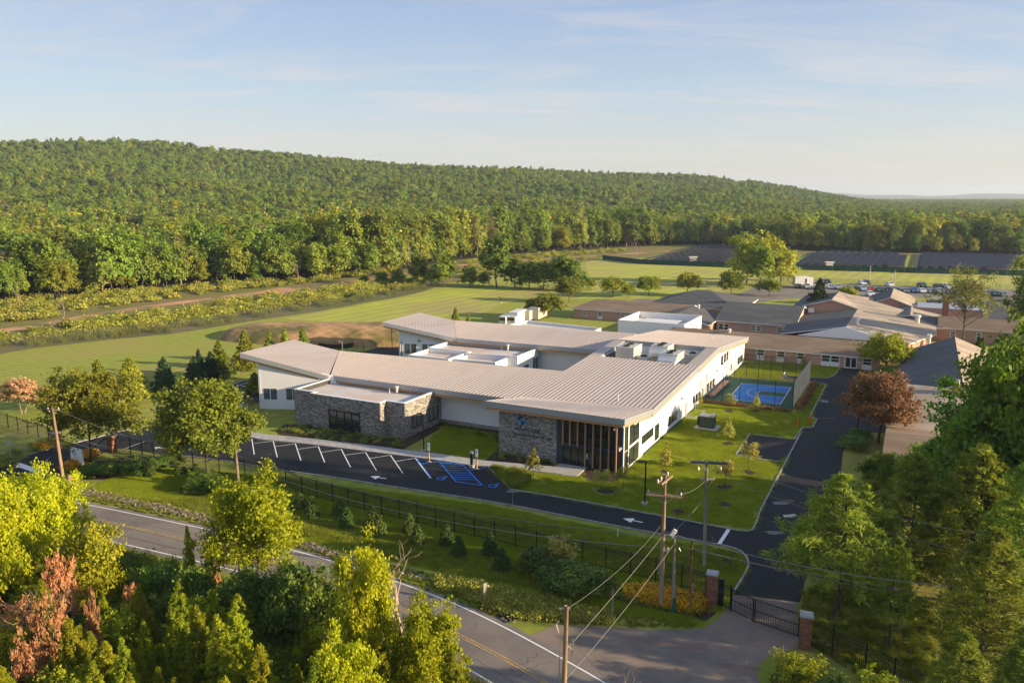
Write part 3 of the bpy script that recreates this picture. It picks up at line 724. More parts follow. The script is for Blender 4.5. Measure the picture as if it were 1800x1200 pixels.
for i_ in range(16):
    a = rn[int(len(rn)*(.12+.8*rr_.random()))]; b = rs_[int(len(rs_)*(.12+.8*rr_.random()))]; 
    k_ = rr_.randrange(8, len(rn)-8); a = rn[k_]; d_ = (rn[k_+1]-rn[k_-1]).normalized(); nrm_ = Vector((d_.y,-d_.x,0))
    w0, w1 = rr_.uniform(.2,3), rr_.uniform(3.5,6.6); P_ = [a+nrm_*(w0+(w1-w0)*t/7)+d_*rr_.gauss(0,.22) for t in range(8)]
    strip('road_crack', P_, rr_.uniform(.02,.05), .021, M['tar_patch'], cr_)
for i_ in range(6):
    k0 = rr_.randrange(6, len(rn)-22); off = rr_.choice([1.6,2.9,4.4,5.4]); P_ = []
    for t in range(14):
        a = rn[k0+t]; d_ = (rn[k0+t+1]-rn[k0+t-1]).normalized(); P_.append(a+Vector((d_.y,-d_.x,0))*(off+rr_.gauss(0,.05)))
    strip('road_crack', P_, .04, .021, M['tar_patch'], cr_)
blob('pavement_stain', 1180, 1132, 3.0, .3, M['apron_stain'], 91, z=.021, rz=-.25, par=bpy.data.objects['driveway_apron'])
blob('pavement_stain', 1300, 1172, 1.6, .3, M['apron_stain'], 92, z=.021, rz=-.2, par=bpy.data.objects['driveway_apron'])
# concrete sidewalk laid in slabs
swlo = [(438,768),(453,772.5),(520,778.5),(600,788),(687,799),(720,803),(772,810),(825,818),(858,820.5),(925,827.5),(1000,835.5),(1014,837.5)]
swup = [(440,758),(452,762),(467,764.5),(553,772.5),(637,782),(720,793),(772,798.5),(850,810.5),(925,817),(973,821),(975,822),(985,824)]
lo_, up_ = resample([G(*p) for p in swlo], .5), resample([G(*p) for p in swup], .5)
def along(line, f):
    tot = [0]
    for i in range(len(line)-1): tot.append(tot[-1]+(line[i+1]-line[i]).length)
    t = f*tot[-1]
    for i in range(len(line)-1):
        if tot[i+1] >= t: return line[i].lerp(line[i+1], (t-tot[i])/max(1e-6, tot[i+1]-tot[i]))
    return line[-1]
sw = thing('sidewalk', None, None); sw['kind'] = 'structure'
NS = 36
for k in range(NS):
    f0, f1 = (k+.012)/NS, (k+.988)/NS
    q = [along(lo_, f0), along(lo_, f1), along(up_, f1), along(up_, f0)]
    MB().prism([(p.x,p.y) for p in q], 0, .125 + .004*random.random()).build('slab', M['concrete'], sw)
pd = [(985,815.5),(1032,822.5),(1023,830),(1014,838),(990,836),(973,829),(974,822)]
MB().prism([tuple(G(*p)[:2]) for p in pd], 0, .115).build('slab', M['concrete'], sw)
sheet('left_path', [(420,757),(440,766),(442,758),(425,748),(405,724),(440,712),(437,706),(400,715),(392,730)], .024, M['concrete'])

# mulch beds
sheet('mulch_bed', [(484,757),(500,745),(545,747),(675,770),(712,769),(768,745),(778,742),(784,748),(745,770),(708,790),(640,781),(553,771),(490,764)], .012, M['mulch'])
sheet('mulch_bed', [(771,742),(889,757),(889,789),(975,812),(972,820),(925,816),(852,809),(870,795),(884,775),(884,764),(778,747)], .012, M['mulch'])
sheet('mulch_bed', [(1033,822),(1060,828),(1095,833),(1100,840),(1090,848),(1060,849),(1035,846),(1018,838)], .012, M['mulch'])
sheet('mulch_bed', [(1100,1030),(1160,1050),(1240,1065),(1262,1075),(1240,1092),(1200,1082),(1100,1060),(1010,1040),(935,1015),(930,995),(960,985)], .012, M['mulch'])
sheet('mulch_bed', [(110,826),(160,812),(230,800),(287,806),(300,815),(270,832),(230,838),(180,843),(140,842)], .012, M['mulch'])
sheet('mulch_bed', [(308,860),(330,848),(375,845),(400,852),(398,868),(360,873),(325,872)], .012, M['mulch'])
# ditch: water and riprap
dl = smoothline([G(*p) for p in [(842,1040),(860,1052),(878,1065),(893,1080),(905,1088)]], 1)
o = strip('ditch_water', dl, 2.0, .02, M['water']); tag(o, kind='structure')
rk = MB(); r = random.Random(4)
rip = smoothline([G(*p) for p in [(120,858),(200,876),(300,897),(400,922),(480,945),(560,966),(640,988),(700,1004),(760,1022),(830,1040),(880,1058),(905,1080),(900,1092)]], 2)
cum = resample(rip, .22)
for p in cum:
    for k in range(8 if p.x < -12 else 2):
        a, s = r.uniform(0,6.28), r.uniform(.05,.15); c = p + Vector((r.gauss(0,.3), r.gauss(0,.38), s*.4+.05))
        T = Matrix.Rotation(a, 3, 'Z') @ Matrix.Rotation(r.uniform(-.5,.5), 3, 'X')
        rk.obox(c, T @ Vector((s*r.uniform(.6,1.2),0,0)), T @ Vector((s*.2*r.uniform(-1,1), s*r.uniform(.5,.9),0)), T @ Vector((0,s*.2*r.uniform(-1,1),s*r.uniform(.35,.6))))
tag(rk.build('riprap_gravel', M['rock']), kind='stuff')
# ------------------------------------------------------------------ the new building
bld = thing('school_building', 'long white and stone building with folded metal roofs and glazed entrance', 'building', (ORG.x, ORG.y, 0), -AZ)
def PZ(u): return 5.51 + .056*(u-9.9)
TH = .72
def part(mb, name, mats, par=bld, smooth=False): return mb.build(name, mats, par, smooth)
ROOFM = [M['metal_roof'], M['fascia'], M['wood']]
R_canopy = [(-17.7,-1.3,6.95),(.6,-1.3,6.95),(.6,9.7,PZ(9.7)),(-17.2,8.1,PZ(8.1))]
R_main = [(-17.2,8.1,PZ(8.1)),(.6,9.7,PZ(9.7)),(.6,32.3,PZ(32.3)),(-17.2,32.3,PZ(32.3))]
R_rightstrip = [(-1.3,32.3,PZ(32.3)),(.6,32.3,PZ(32.3)),(.6,44.2,PZ(44.2)),(-1.3,44.2,PZ(44.2))]
R_leftstrip = [(-17.2,32.3,PZ(32.3)),(-15.3,32.3,PZ(32.3)),(-15.3,44.2,PZ(44.2)),(-17.2,44.2,PZ(44.2))]
R_back = [(-17.2,44.2,PZ(44.2)),(.6,44.2,PZ(44.2)),(.6,70,5.2),(-17.2,70,5.2)]
R_wing = [(-48.7,6.6,PZ(6.6)),(-17.2,6.6,PZ(6.6)),(-17.2,21.9,PZ(21.9)),(-57.6,19.6,PZ(19.6))]
R_tip = [(-60.6,.4,8.8),(-48.7,6.2,PZ(6.4)),(-57.6,19.6,PZ(19.6)),(-64.3,16.0,8.0)]
# back wing follows its own slightly turned grid
def BW(v, u): return (v, u + .075*(v+17.2)*-1*0)
PB = lambda u: 5.55 + .075*(u-41.5)
R_bw = [(-47.6,41.3,5.55),(-17.2,43.0,5.55),(-17.2,56,6.6),(-56.3,54.6,6.5)]
R_bwtip = [(-60.6,36.0,8.45),(-47.6,41.3,5.55),(-56.3,54.6,6.5),(-62.6,51.5,8.1)]
roofs = [('canopy_roof',R_canopy),('main_roof',R_main),('main_roof',R_rightstrip),('main_roof',R_leftstrip),('rear_roof',R_back),('wing_roof',R_wing),('wing_tip_roof',R_tip),('back_wing_roof',R_bw),('back_wing_tip_roof',R_bwtip)]
def shrink(pts, d, dz):
    c = sum((Vector(p) for p in pts), Vector())/len(pts); out = []
    for p in pts:
        p = Vector(p); w_ = (c-p); w_.z = 0; out.append(tuple(p + w_.normalized()*d*1.41 - Vector((0,0,dz))))
    return out
for nm, R_ in roofs:
    o = part(MB().slab(R_, TH, 0, 1, 2), nm, ROOFM)
    part(MB().slab(shrink(R_, .16, TH+.002), .34, 2, 2, 2), 'soffit_band', ROOFM, o)
# standing seams run up each slope
def seams(R_, step, dirn, nm, par, hgt=.065, w=.06):
    b = MB(); P0 = [Vector(p) for p in R_]
    n_ = (P0[1]-P0[0]).cross(P0[3]-P0[0]).normalized()
    if n_.z < 0: n_ = -n_
    d = Vector((dirn[0], dirn[1], 0)).normalized(); c = Vector((-d.y, d.x, 0))
    ts = [p.dot(c) for p in P0]; t = math.floor(min(ts)/step)*step + step
    while t < max(ts)-.02:
        hits = []
        for i in range(4):
            a, e = P0[i], P0[(i+1)%4]; ta, te = a.dot(c)-t, e.dot(c)-t
            if ta*te < 0: hits.append(a.lerp(e, ta/(ta-te)))
        if len(hits) == 2:
            a, e = sorted(hits, key=lambda p: p.dot(d)); L_ = (e-a)
            if L_.length > .5:
                e_ = L_.normalized(); s = e_.cross(n_)*w/2
                b.obox((a+e)/2 + n_*(hgt/2-.004), L_/2-e_*.06, s, n_*hgt/2)
        t += step
    o = part(b, nm, [M['seam']], par); o['kind'] = 'stuff'; return o
kids = {i: c for i, c in enumerate([c for c in bld.children if 'roof' in c.name])}
byname = [c for c in bld.children if 'roof' in c.name]
for c, (nm, R_) in zip(byname, roofs):
    if 'tip' in nm: seams(R_, .62, ((-8.9,13.5) if nm[0] == 'w' else (-8.7,13.3)), 'standing_seams', c, .014, .03)
    elif nm == 'canopy_roof': seams(R_, .6, (0,1), 'standing_seams', c, .04, .05)
    elif R_ is R_rightstrip or R_ is R_leftstrip: pass
    else: seams(R_, .6, (0,1), 'standing_seams', c)
ridge = MB()
part(MB().obox((-8.3,44.2,PZ(44.2)+.02),(8.9,0,0),(0,.16,.0),(0,0,.03)), 'ridge_cap', M['seam'])
# walls: prisms whose tops follow the roofs
def wall_line(a, b, za, zb, th=.3, nm='wall', m='stucco', inward=1, z0=0):
    a, b = Vector((a[0],a[1],0)), Vector((b[0],b[1],0)); d = (b-a).normalized(); n_ = Vector((-d.y, d.x, 0))*th*inward
    pts = [a, b, b+n_, a+n_]; return part(MB().prism([tuple(p[:2]) for p in pts], z0, [za, zb, zb, za]), nm, M[m])
rw = MB()
prof = [(0,0),(69.4,0),(69.4,4.5),(44.2,6.62),(9.7,4.72),(0.0,6.02)]
o0 = len(rw.v)
rw.v += [(0,u,z) for u,z in prof] + [(-.3,u,z) for u,z in prof]
rw.f += [list(range(6)), [6+i for i in range(6)][::-1]] + [[i,6+i,6+(i+1)%6,(i+1)%6] for i in range(6)]; rw.m += [0]*8
part(rw, 'wall', M['stucco'])
wall_line((-.3,69.4),(-16.6,69.4),4.5,4.5)
wall_line((-16.6,69.1),(-16.6,56),4.5,5.6, inward=-1); wall_line((-16.6,42.7),(-16.6,22),6.4,5.4, inward=-1)
wall_line((-31,8.6),(-16.3,8.6),4.66,4.66)
wall_line((-58.8,2.05),(-43.2,8.6),7.35,4.35)
wall_line((-43.2,8.6),(-31,8.6),4.66,4.66)
wall_line((-58.8,2.05),(-62.2,13.4),7.35,7.0, inward=-1)
wall_line((-62.2,13.4),(-56.5,18.6),7.0,5.2, inward=-1); wall_line((-56.5,18.6),(-16.6,21.2),5.2,5.3, inward=-1)
# back wing walls
wall_line((-58.6,38.3),(-45,43.4),7.2,4.7); wall_line((-45,43.4),(-16.6,44.6),4.7,4.75)
wall_line((-58.6,38.3),(-60.8,50.3),7.2,6.9, inward=-1); wall_line((-60.8,50.3),(-55.6,53.6),6.9,5.6, inward=-1); wall_line((-55.6,53.6),(-16.6,55.2),5.6,5.7, inward=-1)
part(MB().box(-31,-16.3,8.52,8.6,0,.5), 'stone_base', M['stone'])
# base flashing of white walls
part(MB().box(0,.05,7.6,69.4,0,.22), 'wall_base', M['charcoal'])
# gutters and downpipes
part(MB().tube([(-.0+.09,35.6,0),(.09,35.6,4.3)], .06, 6), 'downpipe', M['galv'])
part(MB().tube([(.09,53.9,0),(.09,53.9,4.4)], .06, 6), 'downpipe', M['galv'])
def window(p0, d, n_, s0, s1, z0, z1, nx=1, nz=1, fm='dark_frame', gm='glass_dark', w=.07, nm='window', par=bld, proud=.05):
    p0 = Vector((*p0,0)); d = Vector((*d,0)).normalized(); n_ = Vector((*n_,0)).normalized()
    f = MB()
    def bar(sa, sb, za, zb, pr=proud): f.obox(p0+d*(sa+sb)/2+n_*pr/2+Vector((0,0,(za+zb)/2)), d*(sb-sa)/2, n_*pr/2, (0,0,(zb-za)/2))
    bar(s0-w, s1+w, z0-w, z0); bar(s0-w, s1+w, z1, z1+w); bar(s0-w, s0, z0, z1); bar(s1, s1+w, z0, z1)
    for i in range(1,nx): x = s0+(s1-s0)*i/nx; bar(x-w*.4, x+w*.4, z0, z1, proud*.9)
    for j in range(1,nz): z = z0+(z1-z0)*j/nz; bar(s0, s1, z-w*.35, z+w*.35, proud*.8)
    o = f.build(nm, M[fm], par)
    for i in range(nx):
        for j in range(nz):
            xa, xb = s0+(s1-s0)*i/nx, s0+(s1-s0)*(i+1)/nx; za, zb = z0+(z1-z0)*j/nz, z0+(z1-z0)*(j+1)/nz
            MB().obox(p0+d*(xa+xb)/2+n_*.008+Vector((0,0,(za+zb)/2)), d*(xb-xa)/2, n_*.008, (0,0,(zb-za)/2)).build('pane', M[gm], o)
    return o
E_ = ((0,0),(0,1),(1,0))   # right-hand wall frame: origin, along u, outward +v
window(*E_, .65, 1.75, 2.55, 5.35, 1, 3); window(*E_, .65, 1.75, .25, 2.3, 1, 2)
window(*E_, 2.35, 3.9, 2.75, 5.1, 1, 2, w=.06); window(*E_, 4.15, 5.8, 2.75, 4.75, 1, 2, w=.06)
window(*E_, 2.35, 3.9, .3, 2.3, 1, 2, w=.06); window(*E_, 4.15, 5.8, .3, 2.3, 1, 2, w=.06)
window(*E_, 7.1, 11.7, 1.55, 2.5, 4, 1); window(*E_, 12.5, 14.2, .5, 2.45, 1, 3)
for a in (18.7, 20.2, 21.7): window(*E_, a, a+1.05, .9, 1.95)
for a in (31.5, 33.2, 34.8): window(*E_, a, a+1.1, .85, 2.0)
for a in (40.2, 42.1, 44.0): window(*E_, a, a+1.2, .9, 2.1)
for a in (49.6, 51.8, 53.8): window(*E_, a, a+1.3, 3.5, 5.0)
for a in (63.6, 65.2, 66.8): window(*E_, a, a+1.1, .9, 2.1)
window(*E_, 57.6, 58.5, .9, 2.0)
for a, b in ((27.0,28.3),(37.2,38.7)):
    dn = MB().box(0,.06,a,b,.02,2.1).build('door', M['fascia'], bld)
    MB().box(.06,.10,a+.12,a+.2,.95,1.1).build('handle', M['galv'], dn)
for u_, z_ in ((24.9,3.2),(46.5,3.0),(50.8,3.4)): part(MB().box(0,.2,u_-.12,u_+.12,z_,z_+.25), 'wall_lamp', M['charcoal'])
# control joints in the render of the long wall
for u_ in (16.5,24.2,30.2,47.5,56.0,62.3): part(MB().box(.001,.006,u_-.012,u_+.012,.25, 4.5), 'control_joint', M['fascia'])

# ---- entrance front: stone panel, charcoal frame, tall glass with timber fins
part(MB().box(-16.3,-8.35,0,.3,0,6.0), 'stone_wall', M['stone_gap'])
part(MB().box(-16.3,-16.0,.3,8.6,0,4.6), 'stone_wall', M['stone_gap'])
def ledge(org, d, n_, s1, z1f, seed, holes=(), nm='ledgestone', par=bld, z0=.0, hmin=.07, hmax=.15):
    r = random.Random(seed); b = MB(); d = Vector((*d,0)).normalized(); n_ = Vector((*n_,0)).normalized(); o = Vector((*org,0)); z = z0
    top = z1f if callable(z1f) else (lambda s: z1f)
    while z < top(0)+2:
        h = r.uniform(hmin, hmax); s = -r.uniform(0,.3); any_ = False
        while s < s1:
            Ln = r.uniform(.15,.52); a, e = max(0,s), min(s1, s+Ln); zt = min(z+h, min(top(a), top(e)))
            if e-a > .04 and zt-z > .03:
                mid = (a+e)/2
                if not any(h0 < mid < h1 and g0 < (z+zt)/2 < g1 for h0,h1,g0,g1 in holes):
                    dp = r.uniform(.02,.075)
                    b.obox(o+d*mid+n_*dp/2+Vector((0,0,(z+zt)/2)), d*((e-a)/2-.009), n_*dp/2, (0,0,(zt-z)/2-.008)); any_ = True
            s += Ln
        z += h
        if not any_ and z > top(0) and z > top(s1): break
    x = part(b, nm, [M['stone']], par); x['kind'] = 'stuff'; return x
ledge((-16.3,0),(1,0),(0,-1),7.9,6.0,11)
ledge((-16.3,8.6),(0,-1),(-1,0),8.6,4.6,12)
part(MB().box(-8.40,-7.55,-.06,.3,0,6.0), 'charcoal_pier', M['charcoal'])
part(MB().box(-.62,.02,-.06,.3,0,6.0), 'charcoal_pier', M['charcoal'])
part(MB().box(-7.55,-.62,-.02,.25,2.28,2.72), 'charcoal_band', M['charcoal'])
part(MB().box(-7.55,-.62,.02,.2,0,.12), 'sill', M['charcoal'])
part(MB().box(-7.55,-.62,.02,.2,5.6,6.0), 'head_frame', M['charcoal'])
# lobby inside the glass
part(MB().box(-8.3,-.35,8.0,8.3,0,5.0), 'lobby_back_wall', M['charcoal'])
part(MB().box(-8.3,-.35,.35,8.0,-.02,.03), 'lobby_floor', M['concrete'])
part(MB().box(-8.6,-8.3,.35,8.3,0,5.2), 'lobby_side_wall', M['charcoal'])
cw = MB()
xs_ = [-7.55 + 6.93*k/7 for k in range(8)]
for x in xs_: cw.box(x-.035,x+.035,.04,.18,.12,5.6)
for z in (4.1,): cw.box(-7.55,-.62,.05,.17,z-.03,z+.03)
part(cw, 'curtain_wall_frame', M['dark_frame'])
tg = bpy.data.materials.new('tinted_glass'); tg.use_nodes = True
p_ = tg.node_tree.nodes['Principled BSDF']; p_.inputs['Base Color'].default_value = (.18,.2,.2,1); p_.inputs['Roughness'].default_value = .03; p_.inputs['Transmission Weight'].default_value = .85; p_.inputs['IOR'].default_value = 1.45
for k in range(7):
    for z0, z1 in ((2.72,4.07),(4.13,5.6)): part(MB().box(xs_[k]+.035,xs_[k+1]-.035,.09,.11,z0,z1), 'pane', tg)
    if k not in (1,2,): part(MB().box(xs_[k]+.035,xs_[k+1]-.035,.09,.11,.12,2.28), 'pane', tg)
for k in (1,2):
    d_ = part(MB().box(xs_[k]+.05,xs_[k]+.12,.03,.10,.05,2.22).box(xs_[k+1]-.12,xs_[k+1]-.05,.03,.10,.05,2.22).box(xs_[k]+.12,xs_[k+1]-.12,.03,.10,2.12,2.22).box(xs_[k]+.12,xs_[k+1]-.12,.03,.10,.05,.25), 'entrance_door', M['dark_frame'])
    MB().box(xs_[k]+.12,xs_[k+1]-.12,.055,.075,.25,2.12).build('pane', tg, d_)
    hx = xs_[k+1]-.16 if k == 1 else xs_[k]+.16
    MB().box(hx-.015,hx+.015,-.03,.03,.85,1.25).build('handle', M['galv'], d_)
for k in range(8):
    x = xs_[k]+(.0 if k else .08)-(.1 if k == 7 else 0)
    z0 = 2.55 if k < 3 else .12
    part(MB().box(x-.08,x+.08,-.36,-.08,z0,5.98), 'timber_fin', M['fin'])
part(MB().box(-4.75,-4.35,.0,.02,1.1,1.75), 'notice', M['white_paint'])
lampm = bpy.data.materials.new('lobby_lamp'); lampm.use_nodes = True
lampm.node_tree.nodes['Principled BSDF'].inputs['Emission Color'].default_value = (1,.85,.5,1); lampm.node_tree.nodes['Principled BSDF'].inputs['Emission Strength'].default_value = 1.6
ch = MB()
for t in range(14):
    a0, a1 = t*.4488, (t+1)*.4488; ch.obox((-1.5+.42*math.cos((a0+a1)/2),2.2+.42*math.sin((a0+a1)/2),4.55),(-.1*math.sin((a0+a1)/2),.1*math.cos((a0+a1)/2),0),(.02,.02,0),(0,0,.03))
tag(ch.build('ring_lamp', lampm), 'glowing ring shaped ceiling lamp seen through the entrance glass near the corner', 'lamp')
bpy.data.objects['ring_lamp'].location = (ORG.x, ORG.y, 0); bpy.data.objects['ring_lamp'].rotation_euler = (0,0,-AZ)
part(MB().box(-.35,-.02,-.5,-.3,3.05,3.25).tube([(-.18,-.5,3.1),(-.1,-.9,2.95)],.09,8), 'security_camera', M['white_metal'])
# emblem of small discs and lettering on the stone
em = MB(); cols = ['em_a','em_b','em_c','em_d']
for nm, c_ in zip(cols, [(.02,.30,.62),(.005,.06,.30),(.012,.012,.09),(.03,.45,.62)]): M[nm] = mat('emblem_'+{'em_a':'azure','em_b':'royal','em_c':'navy','em_d':'cyan'}[nm], c_, .5)
k = 0
for ring, rr, n_ in ((0,.42,9),(1,.78,9)):
    for t in range(n_):
        a = 2*math.pi*(t+.5*ring)/n_
        x, z = -13.15 + rr*math.cos(a), 4.75 + rr*math.sin(a); s = .15 if ring == 0 else .13
        cidx = [0,0,2,2,1,0,3,1,2][(t+ring*2) % 9]
        m_ = MB(); m_.add([(x+s*math.cos(q*math.pi/3), -.13, z+s*math.sin(q*math.pi/3)) for q in range(6)]+[(x+s*math.cos(q*math.pi/3), -.07, z+s*math.sin(q*math.pi/3)) for q in range(6)], [list(range(6)), list(range(6,12))[::-1]]+[[i,6+i,6+(i+1)%6,(i+1)%6] for i in range(6)])
        if t == 0 and ring == 0: emb = part(m_, 'emblem', M[cols[cidx]])
        else: m_.build('emblem_disc', M[cols[cidx]], emb)
rl = random.Random(5); lt = MB()
for zl, n_, x0 in ((3.45,13,-14.1),(2.75,19,-14.1)):
    x = x0
    for i in range(n_):
        w_ = rl.choice([.16,.2,.22]); h = rl.choice([.24,.24,.34])
        kind = rl.randrange(3)
        lt.box(x,x+.045,-.12,-.08,zl,zl+h)
        if kind != 1: lt.box(x+.045,x+w_-.03,-.12,-.08,zl+.2,zl+.24)
        if kind != 2: lt.box(x+.045,x+w_-.03,-.12,-.08,zl,zl+.04)
        if kind: lt.box(x+w_-.03,x+w_,-.12,-.08,zl,zl+.24)
        x += w_+.07
        if i in (8, 7+5): x += .15
part(lt, 'wall_lettering', M['charcoal'])

# ---- stone clad pavilion in front of the wing
def flatbox(poly, zt, zr, wm, cap='trim', nm='pavilion', th=.32, roofm='membrane'):
    n = len(poly); cx = sum(p[0] for p in poly)/n; cy = sum(p[1] for p in poly)/n
    a = sum(poly[i][0]*poly[(i+1)%n][1]-poly[(i+1)%n][0]*poly[i][1] for i in range(n))
    if a < 0: poly = poly[::-1]
    ins = []
    for i in range(n):
        p0, p1, p2 = Vector(poly[i-1]), Vector(poly[i]), Vector(poly[(i+1)%n])
        n1 = Vector((-(p1-p0).y,(p1-p0).x)).normalized(); n2 = Vector((-(p2-p1).y,(p2-p1).x)).normalized()
        k = 1/max(.3, 1+n1.dot(n2)); ins.append(tuple(p1 + (n1+n2)*k*th))
    b = MB()
    for i in range(n):
        j = (i+1)%n
        b.prism([poly[i],poly[j],ins[j],ins[i]], 0, zt-.06)
    w_ = part(b, nm+'_wall', M[wm])
    b = MB()
    out = [tuple(Vector(p)+(Vector(p)-Vector(q)).normalized()*.06) for p, q in zip(poly, ins)]
    inn = [tuple(Vector(q)+(Vector(q)-Vector(p)).normalized()*.05) for p, q in zip(poly, ins)]
    for i in range(n):
        j = (i+1)%n; b.prism([out[i],out[j],inn[j],inn[i]], zt-.06, zt+.03)
    part(b, nm+'_coping', M[cap], w_)
    b = MB(); b.add([(p[0],p[1],zr) for p in ins], [list(range(n))])
    # inner upstands and roof
    part(b, nm+'_roof', M[roofm], w_)
    return w_
pav = [(-48.9,-1.0),(-45.25,-1.0),(-45.25,-1.75),(-33.35,-1.75),(-33.35,-.35),(-30.35,-.35),(-30.35,8.55),(-48.9,8.55)]
pw = flatbox(pav, 4.85, 4.15, 'stone_gap')
ledge((-48.9,-1.0),(1,0),(0,-1),3.65,4.78,21,par=pw,nm='ledgestone')
ledge((-45.25,-1.75),(1,0),(0,-1),11.9,4.78,22,holes=[(3.15,8.55,0,2.98)],par=pw)
ledge((-33.35,-1.75),(0,1),(1,0),1.4,4.78,23,par=pw)
ledge((-33.35,-.35),(1,0),(0,-1),3.0,4.78,24,par=pw)
ledge((-30.35,-.35),(0,1),(1,0),8.95,4.78,25,holes=[(1.55,3.95,.85,2.75),(5.6,8.1,.85,2.75)],par=pw)
ledge((-48.9,-1.0),(0,1),(-1,0),6.0,4.78,26,par=pw)
window((-45.25,-1.75),(1,0),(0,-1), 3.3,8.4,.1,2.85, 4,3, w=.13, proud=.1)
window((-30.35,-.35),(0,1),(1,0), 1.72,3.8,.98,2.62, 2,1, w=.12, gm='glass_pale', proud=.09)
window((-30.35,-.35),(0,1),(1,0), 5.78,7.95,.98,2.62, 2,1, w=.12, gm='glass_pale', proud=.09)
# windows of the white wing end
dw = (15.6,6.55); nw = (6.55,-15.6)
for a in (.85,1.95,4.35,5.4): window((-58.8,2.05),dw,nw, a, a+.75, 1.6, 3.1, gm='glass_blue')
d2 = (13.6,5.1); n2 = (5.1,-13.6)
for a in (1.25,2.5,4.7,6.0): window((-58.6,38.3),d2,n2, a, a+.8, 2.3, 4.0, gm='glass_blue' if a != 2.5 else 'glass_dark')
window((-58.6,38.3),d2,n2, 3.8,4.15, 4.6,4.8)
part(MB().tube([(-58.0,38.25,.2),(-58.0,38.25,4.6)], .09, 6), 'downpipe', M['charcoal'])
# courtyard flat-roofed boxes between the wings
c1 = flatbox([(-49.6,34.6),(-41.0,34.6),(-41.0,33.4),(-31.4,34.8),(-31.4,43.2),(-49.6,42.3)], 4.75, 4.15, 'stucco', nm='court_box')
c2 = flatbox([(-49.4,28.2),(-41.2,28.2),(-41.2,34.5),(-49.4,34.5)], 4.55, 4.0, 'stucco', nm='court_box')
c3 = flatbox([(-40.8,29.5),(-33.2,30.2),(-33.2,34.9),(-40.8,33.9)], 4.35, 3.85, 'stucco', nm='court_box')
for a in (2.4,3.5,6.2,7.3): window((-31.4,34.8),(0,1),(1,0), a, a+.75, .95+(.3 if a > 5 else 0), 2.6+(.6 if a > 5 else 0), gm='glass_blue')
# flat roofs beyond the back wing
c4 = flatbox([(-50.5,56.0),(-29.6,56.0),(-29.6,70.0),(-48.0,72.5)], 4.6, 4.1, 'stucco', nm='rear_box')
# equipment well sunk in the roof
part(MB().box(-15.3,-1.3,32.3,44.2,5.05,5.12), 'well_floor', M['membrane'])
wb = MB(); wb.box(-15.3,-15.2,32.3,44.2,5.12,6.62).box(-1.4,-1.3,32.3,44.2,5.12,6.62).box(-15.2,-1.4,32.3,32.4,5.12,6.05).box(-15.2,-1.4,44.1,44.2,5.12,6.68)
part(wb, 'well_wall', M['stucco'])
for k in range(9): part(MB().box(-15.19,-15.14,34+k*.8,34.5+k*.8,5.2,6.5), 'louvre', M['grille'])
wl_ = MB()
wl_.add([(-15.3,32.3,PZ(32.3)+.01),(-15.15,32.3,PZ(32.3)+.01),(-15.15,44.2,PZ(44.2)+.01),(-15.3,44.2,PZ(44.2)+.01)], [(0,1,2,3)])
# ---- vents and pipes on roofs
def vent(v, u, z, label, h=.9, r_=.09, tee=True):
    b = MB().tube([(0,0,-.1),(0,0,h)], r_, 8)
    t = thing('roof_vent', label, 'vent', W(v,u,z), -AZ)
    b.build('pipe', M['white_metal'], t)
    if tee: MB().tube([(0,0,h),(0,0,h+.18)], r_*1.7, 8).build('cap', M['white_metal'], t)
    return t
vent(-37.1,5.6,4.15,'slim white vent pipe on the stone pavilion roof, left of the capped one', .75, .06, False)
vent(-36.1,6.0,4.15,'stout capped white vent on the flat roof of the stone pavilion', .85, .17)
vent(-37.9,41.2,4.15,'slim white vent pipe on the courtyard flat roof below the back wing eave', .8, .06, False)
vent(-36.7,41.4,4.15,'stout capped white vent on the courtyard flat roof below the back wing eave', .95, .17)
vent(-4.6,11.0,PZ(11.0),'small white vent pipe near the valley of the entrance roof', .75, .06)
vent(-2.9,31.0,PZ(31.0),'small white vent at the front edge of the equipment well', .35, .13)
vent(-3.4,58.0,6.25,'small white vent pipe on the rear roof slope', .35, .05)
